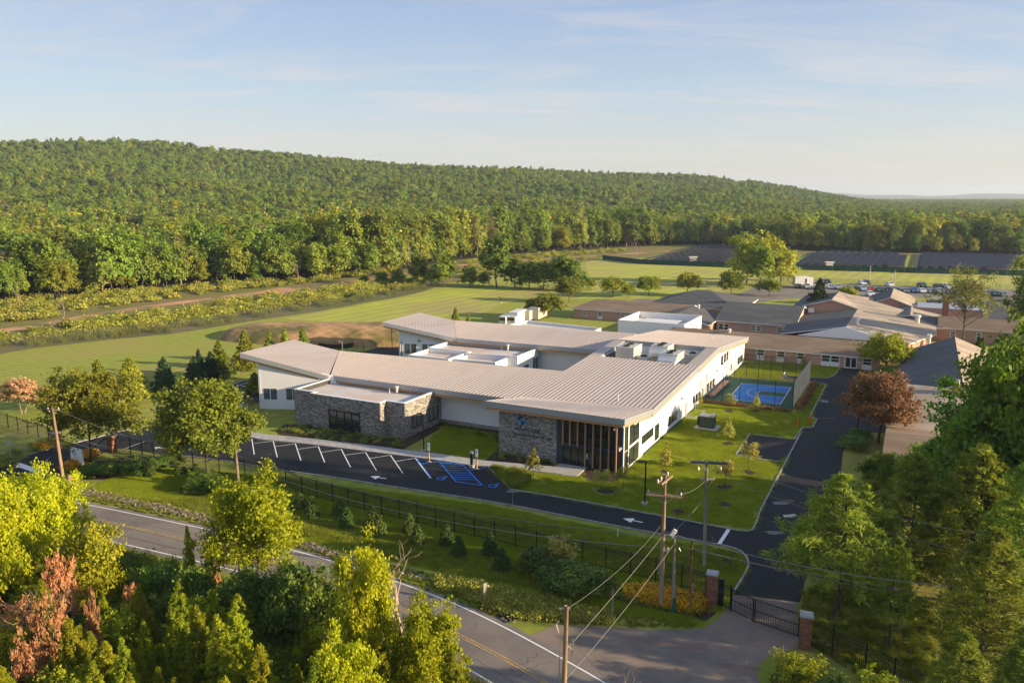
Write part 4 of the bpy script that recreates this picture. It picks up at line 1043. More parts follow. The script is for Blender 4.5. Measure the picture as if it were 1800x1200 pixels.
# ---- rooftop units
def rtu(v, u, w, l, h, z, label, hood=True, fans=2):
    t = thing('rooftop_unit', label, 'rooftop unit', W(v,u,z), -AZ, 'rooftop units in the equipment well')
    MB().box(-w/2,w/2,-l/2,l/2,.0,.25).build('curb_base', M['galv'], t)
    MB().box(-w/2,w/2,-l/2,l/2,.25,h).build('cabinet', M['beige_metal'], t)
    for k in range(fans):
        y = -l/2+l*(k+.5)/fans
        b = MB(); 
        for q in range(12):
            a0, a1 = q*math.pi/6, (q+1)*math.pi/6
            b.obox((.5*math.cos((a0+a1)/2), y+.5*math.sin((a0+a1)/2), h+.09), (-.14*math.sin((a0+a1)/2),.14*math.cos((a0+a1)/2),0), (.03*math.cos(a0),.03*math.sin(a0),0), (0,0,.09))
        b.box(-.5,.5,y-.5,y+.5,h+.002,h+.01).build('fan', M['grille'], t)
    for sgn in (1,):
        b = MB()
        b.box(w/2,w/2+.06,-l/2,l/2,h-.12,h+.05).box(w/2,w/2+.06,-l/2,-l/2+.1,h*.35,h-.12).box(w/2,w/2+.06,l/2-.1,l/2,h*.35,h-.12).box(w/2,w/2+.06,-l/2+.1,l/2-.1,h*.35-.1,h*.35)
        b.build('coil_guard', M['white_metal'], t)
        MB().box(w/2+.002,w/2+.02,-l/2+.1,l/2-.1,h*.35,h-.12).build('coil', M['beige_metal'], t)
    if hood:
        MB().add([(-w/2,-l/2,h*.95),(w/2,-l/2,h*.95),(w/2,-l/2,h*.45),(-w/2,-l/2,h*.45),(-w/2,-l/2-.8,h*.62),(w/2,-l/2-.8,h*.62),(w/2,-l/2-.8,h*.40),(-w/2,-l/2-.8,h*.40)],
                 [(0,1,5,4),(4,5,6,7),(1,2,6,5),(0,4,7,3),(3,7,6,2),(0,3,2,1)]).build('intake_hood', M['white_metal'], t)
    return t
rtu(-12.2,37.0,3.0,4.2,2.9,5.12,'tall boxy rooftop unit at the left end of the equipment well', hood=False)
rtu(-4.9,36.4,2.9,3.8,2.5,5.12,'rooftop unit with a sloped intake hood at the front of the equipment well')
rtu(-8.0,41.5,2.9,3.6,2.6,5.12,'rooftop unit with a sloped intake hood at the back of the equipment well')
rtu(-2.9,41.6,1.8,2.6,1.6,5.12,'low bluish rooftop unit at the right end of the equipment well', hood=False, fans=1)
rtu(-9.3,36.0,1.7,2.2,1.5,5.12,'low ducted rooftop unit between the taller units of the equipment well', hood=False, fans=1)
# white parapet box and older link behind
wbx = thing('rooftop_parapet_block', 'white walled flat roof block joining the new building to the brick wings', 'building', (ORG.x,ORG.y,0), -AZ)
bld_keep = bld
_b = bld
bld = wbx
def part(mb, name, mats, par=None, smooth=False): return mb.build(name, mats, par if par is not None else bld, smooth)
flatbox([(-29.5,80.0),(-14.6,80.0),(-14.6,94.5),(-29.5,94.5)], 5.0, 3.6, 'stucco', nm='block')
part(MB().box(-26,-18,84,90,3.6,4.3), 'curb_deck', M['white_metal'])
bld = bld_keep
# ------------------------------------------------------------------ older brick wings
def gable(label, v0, v1, u0, u1, ze, zr, axis, roofm, roofm2=None, over=.5, hip=(0,0), wallm='brick_wall', ridge=None, wins=(), z0=0, gablem=None, name='brick_building'):
    t = thing(name, label, 'building', (ORG.x,ORG.y,0), -AZ)
    MB().box(v0,v1,u0,u1,z0,ze-.1).build('wall', M[wallm], t)
    a0, a1 = v0-over, v1+over; b0, b1 = u0-over, u1+over
    if axis == 'v':
        rm = ridge if ridge is not None else (u0+u1)/2
        r0, r1 = (a0+hip[0], rm, zr), (a1-hip[1], rm, zr)
        front = [(a0,b0,ze),(a1,b0,ze),r1,r0]; back = [(a1,b1,ze),(a0,b1,ze),r0,r1]
        ends = [[(a0,b1,ze),(a0,b0,ze),r0],[(a1,b0,ze),(a1,b1,ze),r1]]
    else:
        rm = ridge if ridge is not None else (v0+v1)/2
        r0, r1 = (rm, b0+hip[0], zr), (rm, b1-hip[1], zr)
        front = [(a0,b1,ze),(a0,b0,ze),r0,r1]; back = [(a1,b0,ze),(a1,b1,ze),r1,r0]
        ends = [[(a0,b0,ze),(a1,b0,ze),r0],[(a1,b1,ze),(a0,b1,ze),r1]]
    for f, m_ in ((front, roofm), (back, roofm2 or roofm)):
        MB().slab(f, .2, 0, 1, 1).build('roof_slope', [M[m_], M['trim']], t)
    for e, hp in zip(ends, hip):
        if hp > .5: MB().slab(e, .2, 0, 1, 1).build('roof_hip', [M[roofm], M['trim']], t)
        else:
            p = [Vector(q) for q in e]; inn = Vector((0,0,0))
            if axis == 'v': inn.x = over+.02 if p[0].x < rm*0+(a0+a1)/2 else -over-.02
            else: inn.y = over+.02 if p[0].y < (b0+b1)/2 else -over-.02
            p[0] = p[0]+inn; p[1] = p[1]+inn; p[2] = p[2]+inn-Vector((0,0,.22))
            p[0].z -= .15; p[1].z -= .15
            mbx = MB(); th = inn.normalized()*.2
            mbx.add([p[0],p[1],p[2],p[0]+th,p[1]+th,p[2]+th], [(0,1,2),(5,4,3),(0,3,4,1),(1,4,5,2),(2,5,3,0)])
            mbx.build('gable_wall', M[gablem or wallm], t)
    for w_ in wins:
        face, s, wd, z0_, z1_, door = w_
        if face == 'f': p0, d, n_ = (v0,u0), (1,0), (0,-1)
        elif face == 'r': p0, d, n_ = (v1,u0), (0,1), (1,0)
        else: p0, d, n_ = (v0,u0), (0,1), (-1,0)
        window(p0, d, n_, s, s+wd, z0_, z1_, 1, 2, fm='trim', gm='glass_pale' if not door else 'glass_dark', w=.12, par=t, proud=.07)
        if door:
            dd, nn = Vector((*d,0)), Vector((*n_,0)); c = Vector((*p0,0))+dd*(s+wd/2)+nn*.03+Vector((0,0,z0_/2-.05))
            MB().obox(c, dd*(wd/2+.12), nn*.03, (0,0,z0_/2-.07)).build('panel', M['trim'], t)
    return t
# front row, long brown roof
wf = []
for s, wd in ((1.2,1.3),(5.0,1.3),(8.7,1.3)): wf.append(('f', s, wd, 1.05, 2.05, True))
for s in (13.2,14.85): wf.append(('f', s, 1.35, .95, 2.05, True))
wf += [('f',20.4,1.4,.95,2.05,True)]
b1 = gable('single storey brick wing with a long brown shingle roof beside the ball court', 0.4, 23.5, 74.4, 86.5, 2.4, 4.4, 'v', 'shingle_brown', hip=(0,0), ridge=80.2, wins=wf)
MB().box(-17.2,.4,74.4,86.5,0,2.3).build('wall', M['brick_wall'], b1)
MB().slab([(-17.2,73.9,2.4),(-.1,73.9,2.4),(-.1,80.2,4.4),(-17.2,80.2,4.4)], .2, 0, 1, 1).build('roof_slope', [M['shingle_brown'],M['trim']], b1)
MB().slab([(-17.2,80.2,4.4),(-.1,80.2,4.4),(-.1,87,2.4),(-17.2,87,2.4)], .2, 0, 1, 1).build('roof_slope', [M['shingle_brown'],M['trim']], b1)
dd = MB().box(17.6,19.8,74.3,74.4,0,2.2).build('double_door', M['trim'], b1)
for x in (17.8,18.8): MB().box(x,x+.8,74.27,74.3,.25,2.0).build('pane', M['glass_dark'], dd)
MB().box(20.05,20.3,74.33,74.4,1.1,1.4).build('notice', M['trim'], b1)
# far left row
g2 = [('f', s, wd, .95, 1.95, dr) for s, wd, dr in ((2.7,1.0,False),(7.0,1.0,True),(13.2,1.0,False),(17.2,1.2,False),(22.0,1.1,False))]
gable('distant single storey brick wing with brown roof left of the white block', -52.3, -22.0, 109.0, 121.5, 2.5, 4.5, 'v', 'shingle_brown', hip=(4.5,0), wins=g2)
gable('hip roofed brick wing behind the white parapet block', -36.0, -12.0, 121.8, 146.0, 3.0, 6.3, 'v', 'shingle_grey_and_shaded', 'shingle_brown', hip=(11,11), name='hip_roofed_wing')
gable('low brick link with brown gable roof left of the white block', -28.6, -13.9, 97, 112.0, 2.6, 4.7, 'u', 'shingle_brown', 'shingle_grey_and_shaded', hip=(0,0), name='brick_link')
gable('brick wing with a broad dark grey roof behind the long brown roof', -13.4, 4.2, 104.3, 128.0, 2.7, 5.7, 'v', 'shingle_grey_and_shaded', hip=(0,0), ridge=117.0,
      wins=[('f',.6,1.0,.6,1.9,True),('f',1.9,1.0,.6,1.9,True),('f',8.0,1.0,.95,2.0,False),('f',9.3,1.0,.95,2.0,False),('f',14.0,1.0,.95,2.0,False),('f',15.3,1.0,.95,2.0,False)])
# hall with high brick gable; sun and shade put into its slope colours
hl = gable('tall brick gabled hall with grey and tan roof slopes', 1.2, 18.8, 122.0, 150.0, 4.4, 7.05, 'u', 'shingle_grey_and_shaded', 'shingle_tan_sunlit', ridge=10.0, hip=(0,13), name='brick_hall')
def tri(p, m_, par): MB().slab(p, .18, 0, 1, 1).build('roof_slope', [M[m_],M['trim']], par)
tri([(16.2,90.5,5.4),(28.3,89.8,3.0),(33,104,3.05)], 'shingle_tan_sunlit', hl)
tri([(16.2,90.5,5.4),(33,104,3.05),(16.2,121.4,5.2)], 'shingle_tan_sunlit', hl)
tri([(16.2,121.4,5.2),(33,104,3.05),(33,128,3.05)], 'shingle_tan_sunlit', hl)
tri([(16.2,121.4,5.2),(33,128,3.05),(10.2,140,7.1)], 'shingle_tan_sunlit', hl)
tri([(10.2,121.45,7.12),(16.2,121.4,5.2),(10.2,140,7.1)], 'shingle_tan_sunlit', hl)
tri([(16.2,90.5,5.4),(16.2,121.4,5.2),(1.5,121.4,2.7)], 'shingle_grey_and_shaded', hl)
tri([(16.2,90.5,5.4),(1.5,121.4,2.7),(3.2,91.5,2.8)], 'shingle_grey_and_shaded', hl)
mm_ = MB(); mm_.add([(7.0,89.6,3.0),(25.5,89.6,3.0),(16.3,89.9,5.42),(7.0,90.2,3.0),(25.5,90.2,3.0),(16.3,90.4,5.42)], [(0,1,2),(5,4,3),(0,3,4,1),(1,4,5,2),(2,5,3,0)])
mm_.build('white_gable', M['trim'], hl)
MB().prism([(4,90.4),(25,90.4),(28,91),(32,104),(32,127),(18,127),(18,121),(3,121)], 0, 2.55).build('wall', M['brick_wall'], hl)
MB().box(5.0,6.4,121.2,121.9,3.6,4.7).build('louvre', M['trim'], hl)
gable('small gabled brick wing with a blue grey roof beside the tall chimney', 17.5, 27.5, 139, 160, 4.3, 6.4, 'u', 'shingle_grey_and_shaded', 'shingle_tan_sunlit', name='brick_annex')
gable('low grey roofed annex below the chimney', 21.0, 34.0, 121, 138.5, 3.2, 4.6, 'u', 'shingle_grey_and_shaded', 'shingle_tan_sunlit', name='brick_annex')
chm = thing('chimney', 'tall brick chimney rising behind the tan roof', 'chimney', W(34.6,121.5,0), -AZ)
MB().box(-.65,.65,-.65,.65,0,9.2).build('stack', M['brick'], chm); MB().box(-.75,.75,-.75,.75,9.2,9.4).build('cap', M['terra'], chm)
# far right long wing
gable('long low brick wing with weathered brown roof at the right', 33.8, 62.0, 115.5, 125.0, 2.9, 4.9, 'v', 'shingle_brown', wins=[('f',2.2,.8,.8,2.2,False),('f',7.2,.8,.8,2.2,False),('f',14,.8,.8,2.2,False),('f',21,.8,.8,2.2,False)])
MB_s = thing('brick_shed_wing', 'narrow dark roofed link between the tan roof and the right brick wing', 'building', (ORG.x,ORG.y,0), -AZ)
MB().slab([(27.5,114.5,2.9),(34.3,114.5,2.9),(34.3,122,4.4),(24.5,122,4.4)], .2, 0, 1, 1).build('roof_slope', [M['shingle_grey_and_shaded'],M['trim']], MB_s)
MB().box(30.8,33.8,115.5,121.5,0,2.7).build('wall', M['brick_wall'], MB_s)
tw = thing('stair_tower', 'square grey panelled block standing beyond the right brick wing', 'tower', W(45.6,128,0), -AZ)
MB().box(-1.9,1.9,-2,2,0,8.3).build('wall', M['fascia'], tw); MB().box(-2.05,2.05,-2.15,2.15,8.3,8.55).build('coping', M['shingle_grey_and_shaded'], tw)
tw2 = thing('flat_roofed_block', 'flat roofed block with pale roof beyond the tall chimney', 'building', W(36,140,0), -AZ)
MB().box(-7,7,-5,5,0,4.6).build('wall', M['brick_wall'], tw2); MB().box(-7.2,7.2,-5.2,5.2,4.6,4.8).build('roof', M['fascia'], tw2)
# right hand house group, mostly behind trees
rb1 = gable('brick wing with broad dark grey roof at the right of the drive', 27.5, 44.0, 41.0, 82.0, 2.6, 6.1, 'u', 'shingle_grey_and_shaded', 'shingle_tan_sunlit', ridge=35.6, name='brick_building')  # left slope painted as shaded, right slope as sunlit
gable('brick wing with sunlit tan roof sloping towards the drive', 27.2, 40.0, 25.0, 41.2, 2.6, 5.6, 'v', 'shingle_tan_sunlit', hip=(0,0), ridge=39.0, name='brick_building')
gable('low plain walled wing below the tan roof behind the trees', 27.4, 40.0, 10.0, 26.5, 2.4, 4.0, 'v', 'shingle_brown', name='brick_building')
c = thing('chimney', 'short brick chimney with metal cowl on the tan roof at the right', 'chimney', W(34.8,37.6,4.2), -AZ)
MB().box(-.55,.55,-.55,.55,0,2.3).build('stack', M['brick'], c); MB().tube([(0,0,2.3),(0,0,3.0)], .28, 10).build('cowl', M['galv'], c)
for (px, py, z), lab, h, r_ in (((1507,566,5.6),'white cylindrical exhaust vent near the white gable',1.5,.5),((1613,562,4.6),'white cylindrical exhaust vent on the tan roof slope',1.5,.65),((1471,574,4.0),'small white vent on the dark slope beside the white gable',.6,.25),((1633,598,3.4),'white roof exhaust beside the lower brown roof',1.6,.5),((1282,583,4.3),'white vent turret on the long brown roof ridge',1.0,.4),((1228,538,4.8),'small white vent on the dark hip roof',.8,.4)):
    v_, u_ = L(px, py, z)
    t = thing('roof_exhaust', lab, 'vent', W(v_,u_,z-.4), -AZ)
    MB().tube([(0,0,-.3),(0,0,h*.6)], r_*.7, 10).build('duct', M['white_metal'], t); MB().tube([(0,0,h*.6),(0,0,h*.68),(0,0,h)], [r_*.7,r_,r_*.95], 10).build('cowl', M['white_metal'], t)
bn = thing('garden_bench', 'long white bench on the grass beside the right brick wing', 'bench', G(1694,617), -.1)
MB().box(-2,2,-.25,.25,.42,.5).build('seat', M['trim'], bn)
MB().box(-2,2,.2,.26,.55,1.0).build('backrest', M['trim'], bn)
for x in (-1.85,-.6,.6,1.85): MB().box(x-.06,x+.06,-.22,.2,0,.42).build('leg', M['trim'], bn)
# ------------------------------------------------------------------ ball court
def LL(px, py): return L(px, py)
ct = thing('ball_court', None, None, (ORG.x,ORG.y,0), -AZ); ct['kind'] = 'structure'
MB().add([(.3,37.6,.03),(13.6,39.0,.03),(13.2,57.6,.03),(.3,56.2,.03)], [(0,1,2,3)]).build('court_surface', M['court_green'], ct)
cb = [(3.3,40.4),(11.3,41.0),(11.1,53.4),(3.1,52.6)]
MB().add([(x,y,.036) for x,y in cb], [(0,1,2,3)]).build('court_paint', M['court_blue'], ct)
for i in range(4):
    a, b = cb[i], cb[(i+1)%4]
    d = Vector((b[0]-a[0], b[1]-a[1],0)).normalized(); n_ = Vector((-d.y,d.x,0))*.07
    A, B = Vector((*a,.042))-d*.07, Vector((*b,.042))+d*.07
    MB().add([A-n_,B-n_,B+n_,A+n_], [(0,1,2,3)]).build('court_line', M['white_paint'], ct)
arc = MB(); cc = (11.2, 47.2)
for k in range(24):
    a0, a1 = math.radians(92+176*k/24), math.radians(92+176*(k+1)/24)
    arc.add([(cc[0]+r_*math.cos(a), cc[1]+r_*.86*math.sin(a), .042) for r_, a in ((6.0,a0),(6.1,a0),(6.1,a1),(6.0,a1))], [(0,1,2,3)])
arc.build('court_line', M['white_paint'], ct)
MB().add([(6.9,45.6,.040),(11.1,45.8,.040),(11.1,48.8,.040),(6.9,48.6,.040)], [(0,1,2,3)]).build('court_key', M['court_green'], ct)
for y in (45.6,48.6): MB().add([(6.9,y,.044),(11.1,y+.15,.044),(11.1,y+.23,.044),(6.9,y+.08,.044)], [(0,1,2,3)]).build('court_line', M['white_paint'], ct)
MB().add([(6.85,45.6,.044),(6.93,45.6,.044),(6.93,48.6,.044),(6.85,48.6,.044)], [(0,1,2,3)]).build('court_line', M['white_paint'], ct)
hp = thing('basketball_hoop', 'basketball hoop on a black post beside the blue court', 'basketball hoop', W(12.4,47.2,0), -AZ)
MB().box(-.15,.15,-.15,.15,0,2.9).build('post', M['black_metal'], hp)
MB().tube([(0,-.1,2.7),(-1.6,-.1,3.3)], .06, 6).tube([(0,.1,2.3),(-1.6,.1,3.0)], .05, 6).build('arm', M['galv'], hp)
MB().box(-1.68,-1.62,-.8,.8,2.8,3.75).build('backboard', M['white_metal'], hp)
rm_ = MB()
for k in range(12):
    a0, a1 = k*math.pi/6, (k+1)*math.pi/6
    rm_.tube([(-2.0+.24*math.cos(a0),.24*math.sin(a0),3.05),(-2.0+.24*math.cos(a1),.24*math.sin(a1),3.05)], .02, 4)
rm_.build('rim', M['orange'], hp)
nt = MB()
for k in range(12):
    a0 = k*math.pi/6; nt.tube([(-2.0+.24*math.cos(a0),.24*math.sin(a0),3.05),(-2.0+.13*math.cos(a0+.4),.13*math.sin(a0+.4),2.6)], .012, 3)
nt.build('net', M['white_metal'], hp)
cf = thing('court_fence', 'tall black mesh fence standing around the blue ball court', 'fence', (ORG.x,ORG.y,0), -AZ)
H_ = 4.4
fr_, bk_ = [(.5+12.9*k/5, 37.4+1.4*k/5) for k in range(6)], [(.8+12.4*k/6, 57.2+1.2*k/6) for k in range(7)]
for x, y in fr_+bk_: MB().tube([(x,y,0),(x,y,H_)], .055, 6).build('post', M['black_metal'], cf)
for ln in (fr_, bk_):
    r_ = MB()
    for z in (.1, H_-.05): r_.tube([(ln[0][0],ln[0][1],z),(ln[-1][0],ln[-1][1],z)], .02, 4)
    r_.build('rail', M['black_metal'], cf)
mesh_m = bpy.data.materials.new('chain_link'); mesh_m.use_nodes = True
n_, l_ = mesh_m.node_tree.nodes, mesh_m.node_tree.links
bs = n_['Principled BSDF']; bs.inputs['Base Color'].default_value = (.02,.025,.025,1); bs.inputs['Alpha'].default_value = .16
for ln in (fr_, bk_): MB().box(0,(Vector(ln[-1])-Vector(ln[0])).length,-.006,.006,.1,H_-.05).build('mesh_panel', mesh_m, cf).matrix_local = Matrix.Translation((ln[0][0],ln[0][1],0)) @ Matrix.Rotation(math.atan2(ln[-1][1]-ln[0][1], ln[-1][0]-ln[0][0]), 4, 'Z')
for k in range(9):
    y0, y1 = 38.9+19.3*k/9, 38.9+19.3*(k+1)/9
    x0, x1 = 13.45, 13.3
    MB().box(x0-.02,x0+.02,y0+.04,y1-.04,.15,H_-.1).build('windscreen_panel', M['screen_grey'], cf)
    MB().tube([(x0,y0,0),(x0,y0,H_)], .05, 6).build('post', M['black_metal'], cf)
sg = thing('goal_frame', 'thin black goal frame on the lawn behind the ball court', 'goal frame', W(7.2,61,0), -AZ)
MB().tube([(-2.0,0,0),(-2.0,0,3.4),(2.0,0,3.4),(2.0,0,0)], .05, 5).build('frame', M['black_metal'], sg); MB().tube([(-2,0,2.2),(2,0,2.2)], .04, 5).build('crossbar', M['black_metal'], sg)
tb = thing('wall_bench', 'pale pink block bench along the white wall inside the court', 'bench', (ORG.x,ORG.y,0), -AZ)
MB().box(.4,1.3,40.0,51.5,.35,.55).build('seat', M['terra'], tb); MB().box(.5,1.2,40.1,51.4,0,.35).build('base', M['concrete'], tb)

# transformer and pads
tr_ = thing('transformer', 'dark green transformer cabinet on a concrete pad on the lawn', 'transformer', W(4.3,23.2,0), -AZ)
MB().box(-1.6,1.6,-1.3,1.3,0,.15).build('pad', M['concrete'], tr_)
MB().box(-1.0,1.0,-.7,.8,.15,1.75).build('cabinet', M['green_box'], tr_); MB().box(-1.05,.4,-.75,.85,1.75,1.86).build('lid', M['beige_metal'], tr_); MB().box(.4,1.05,-.6,.85,1.75,1.98).build('cap', M['beige_metal'], tr_)
MB().box(-1.35,-1.02,-.4,.5,.3,1.55).build('fin_bank', M['black_metal'], tr_)
for (x0,x1,y0,y1) in ((.1,3.0,26.8,28.6),(.6,2.0,30.6,32.2)):
    o = thing('concrete_pad', None, None, (ORG.x,ORG.y,0), -AZ); o['kind'] = 'structure'; MB().box(x0,x1,y0,y1,0,.06).build('slab', M['concrete'], o)
st_ = thing('wall_standpipe', 'small pipe manifold on a stand beside the white wall', 'pipe stand', W(.75,30.4,0), -AZ)
MB().tube([(0,0,0),(0,0,1.3)], .05, 6).build('stem', M['galv'], st_); MB().tube([(-.35,-.3,1.3),(.35,.3,1.35)], .12, 6).build('manifold', M['galv'], st_)

# ------------------------------------------------------------------ fences, pillars, gate
def picket_fence(name, label, pts, h=1.95, bay=2.45, skip=(), step=.14, far=False, rz=False):
    t = thing(name, label, 'fence'); P_ = resample(pts, bay)
    for i, p in enumerate(P_):
        MB().box(p.x-.045,p.x+.045,p.y-.045,p.y+.045,0,h+.18).build('post', M['black_metal'], t)
    for i in range(len(P_)-1):
        a, b = P_[i], P_[i+1]; d = b-a; Ln = d.length; e = d.normalized(); nn = Vector((-e.y,e.x,0))*.012
        m_ = MB()
        for z in (.18, h-.22, h-.02): m_.obox((a+b)/2+Vector((0,0,z)), d/2*.98, nn*1.4, (0,0,.02))
        k = max(2, int(Ln/step))
        for q in range(1, k):
            c = a+d*q/k; m_.obox(c+Vector((0,0,h/2+.05)), e*.011, nn*.9, (0,0,h/2-.0))
        o = m_.build('picket_panel', M['black_metal'], t); o['kind'] = 'stuff'
    return t
def BL(pxs): return [G(*p) for p in pxs]
picket_fence('picket_fence', 'long black picket fence between the grass bank and the parking lot', BL([(204,792),(230,797),(271,804),(296,812),(386,832),(431,836),(503,853),(531,868),(585,882),(641,897),(702,912),(799,935),(906,960),(943,970),(1023,990),(1152,1020),(1198,1032),(1240,1048)]))
picket_fence('picket_fence', 'black picket fence running left from the brick pillar at the side entry', BL([(-60,735),(15,752),(50,763),(86,775),(97,785)]))
picket_fence('picket_fence', 'black picket fence running right from the gate pillar into the flower bed', BL([(1424,1134),(1462,1152),(1520,1180),(1570,1206),(1640,1245)]), bay=2.2)
picket_fence('picket_fence', 'short black fence panel between the pillar and the gate leaf', BL([(1262,1062),(1283,1072)]), bay=1.6)
def pillar(px, py, h, label, w=.62):
    t = thing('brick_pillar', label, 'pillar', G(px,py), -.35, 'brick gate pillars')
    MB().box(-w/2+.03,w/2-.03,-w/2+.03,w/2-.03,0,h-.02).build('core', M['mortar'], t)
    b = MB(); r = random.Random(int(px)); z = .02; row = 0
    while z < h-.05:
        for f in range(4):
            R = Matrix.Rotation(f*math.pi/2, 3, 'Z'); s = -w/2 - (.1 if row%2 else 0)
            while s < w/2:
                a, e = max(-w/2, s), min(w/2, s+.2)
                if e-a > .03:
                    c = R @ Vector(((a+e)/2, -w/2+.02, z+.031)); dp = .022+r.random()*.006
                    b.obox(c, R @ Vector(((e-a)/2-.006,0,0)), R @ Vector((0,dp,0)), (0,0,.0275))
                s += .21
        z += .066; row += 1
    o = b.build('brickwork', M['brick'], t); o['kind'] = 'stuff'
    MB().box(-w/2-.07,w/2+.07,-w/2-.07,w/2+.07,h,h+.09).box(-w/2,w/2,-w/2,w/2,h+.09,h+.14).build('cap', M['concrete'], t)
    return t
pillar(1250,1060,2.55,'brick pillar with pale cap left of the iron gate beside the golden flowers', .8)
pillar(1414,1138,2.55,'brick pillar with pale cap at the right end of the iron gate', .8)
pillar(198,794,2.1,'brick pillar with pale cap right of the left side entry road', .8)
pillar(101,789,2.1,'brick pillar behind the leaning utility pole at the left entry road', .8)
gt = thing('iron_gate', 'double leaf black iron gate closing the drive between two brick pillars', 'gate', (0,0,0))
def leaf(a, b, h=1.85):
    a, b = G(*a), G(*b); d = b-a; e = d.normalized(); nn = Vector((-e.y,e.x,0))*.014; k = int(d.length/.13)
    m_ = MB()
    for z in (.12, h*.52, h-.02): m_.obox((a+b)/2+Vector((0,0,z)), d/2, nn*1.6, (0,0,.028))
    m_.obox(a+Vector((0,0,h/2)), e*.04, nn*2.5, (0,0,h/2+.05)).obox(b+Vector((0,0,h/2)), e*.04, nn*2.5, (0,0,h/2+.08))
    lf = m_.build('gate_leaf', M['black_metal'], gt)
    q_ = MB()
    for q in range(1, k): q_.obox(a+d*q/k+Vector((0,0,h/2+.06)), e*.013, nn, (0,0,h/2-.0))
    o = q_.build('pickets', M['black_metal'], lf); o['kind'] = 'stuff'
leaf((1285,1073),(1323,1092)); leaf((1326,1093),(1403,1119))
mgp = thing('gate_post', 'black steel gate motor post behind the left gate pillar', 'post', G(1266,1064), 0)
MB().box(-.2,.2,-.12,.12,0,2.3).build('post', M['black_metal'], mgp); MB().box(-.2,.2,-.14,-.12,1.1,1.5).build('hatch', M['charcoal'], mgp)
# chain link field fence far left
cfp = resample(BL([(-60,628),(0,622),(60,612),(130,604),(200,596),(300,587),(360,578),(430,566),(520,553),(600,541),(680,527),(740,514),(765,506)]), 4.0)
ff = thing('field_fence', 'long dark chain link fence between the mown field and the brushy meadow', 'fence')
for p in cfp: MB().tube([p, p+Vector((0,0,2.9))], .045, 4).build('post', M['black_metal'], ff)
for i in range(len(cfp)-1):
    a, b = cfp[i], cfp[i+1]; d = b-a; e = d.normalized(); nn = Vector((-e.y,e.x,0))*.004
    MB().obox((a+b)/2+Vector((0,0,1.45)), d/2, nn, (0,0,1.42)).build('mesh_panel', mesh_m, ff)
    MB().tube([a+Vector((0,0,2.88)), b+Vector((0,0,2.88))], .02, 3).build('rail', M['black_metal'], ff)
for k, (a_, h) in enumerate([((828,640),3.6),((850,640),3.6)]): pass
# rear access posts near the back wing
for (px, py, tp), lab in (((690,640,572),'tall dark fence post left of the back wing, at its corner'),((640,640,600),'shorter dark fence post behind the front wing ridge'),((662,642,604),'dark fence post between the two wings beside the lane')):
    h = HT(px,py,tp); t = thing('fence_post', lab, 'post', G(px,py)); MB().tube([(0,0,0),(0,0,h)], .07, 5).build('shaft', M['black_metal'], t); MB().tube([(0,0,h),(0,0,h+.06)], .09, 5).build('cap', M['black_metal'], t)

# ------------------------------------------------------------------ utility poles
def insul(b, p, s=1.0):
    b.tube([p, p+Vector((0,0,.10*s)), p+Vector((0,0,.22*s))], [.05*s,.075*s,.03*s], 6)
poles = {}
def upole(key, px, py, h, m, label, r0=.17, lean=(0,0), loc=None):
    t = thing('utility_pole', label, 'utility pole', loc if loc is not None else G(px,py), 0, None)
    tp = Vector((lean[0],lean[1],h)); MB().tube([(0,0,0), tp*.5, tp], [r0,r0*.85,r0*.68], 9).build('pole', M[m], t, True)
    poles[key] = (t, t.location+tp); return t
def upx(px, py, tx, ty, key, m, label, r0=.17):
    h = HT(px,py,ty); g = G(px,py); d = g.y; x = (tx-900)/FOC*(cP*d + sP*(CAM_H-h)); 
    return upole(key, px, py, h, m, label, r0, (x-g.x, 0))
a = upx(1162,1068,1169,833,'main','pole_wood','tall tan utility pole with crossed arms, transformer cutout and lamp by the flower bed', .19)
hm = HT(1162,1068,833)
def crossarm(t, z, ang, L_, m='pole_wood', n=4, off=(0,0), s=1.0, double=False):
    b = MB(); e = Vector((math.cos(ang), math.sin(ang), 0)); f = Vector((-e.y, e.x, 0)); c = Vector((off[0],off[1],z))
    for sg_ in ((-1,1) if double else (1,)): b.obox(c+f*.17*sg_, e*L_/2, f*.05, (0,0,.06))
    arm = b.build('crossarm', M[m], t)
    for k in range(n):
        u_ = -L_/2+.12+(L_-.24)*k/(n-1)
        b2 = MB(); insul(b2, c+e*u_+f*(.17 if double else .17)+Vector((0,0,.06)), s); b2.build('insulator', M['porcelain'], arm)
    b3 = MB(); b3.tube([c+e*L_*.3, c+Vector((0,0,-.75))], .02, 4).tube([c-e*L_*.3, c+Vector((0,0,-.75))], .02, 4); b3.build('brace', M['galv'], t)
lx = poles['main'][1]-G(1162,1068)
crossarm(a, hm-.45, 1.0, 2.2, n=4, off=(lx.x*.96,0), s=1.2, double=True)
crossarm(a, hm-1.7, -.25, 2.7, n=3, off=(lx.x*.85,0), s=1.0, double=True)
b = MB().box(-.3,.0,-.1,.1,0,.6); o = b.build('pole_lamp', M['white_metal'], a)
o.data.transform(Matrix.Translation((lx.x*.62+.75,0,hm-5.1)) @ Matrix.Rotation(.6,4,'Y'))
MB().tube([(lx.x*.6,0,hm-4.9),(lx.x*.6+.7,0,hm-4.85)], .03, 4).build('bracket', M['galv'], a)
MB().tube([(lx.x*.6+.3,0,hm-6.3),(lx.x*.6+.45,0,hm-6.0)], .1, 6).build('cutout', M['porcelain'], a)
MB().tube([(lx.x*.4-.25,0,hm-8.2),(lx.x*.4-.25,0,hm-7.4)], .05, 5).build('conduit', M['galv'], a)
a = upx(1238,995,1242,812,'second','pole_grey','grey utility pole with a flat dark crossarm standing on the lawn island', .17)
h2 = HT(1238,995,812)
crossarm(a, h2-.05, -.12, 3.1, 'charcoal', 4, s=.7, double=True)
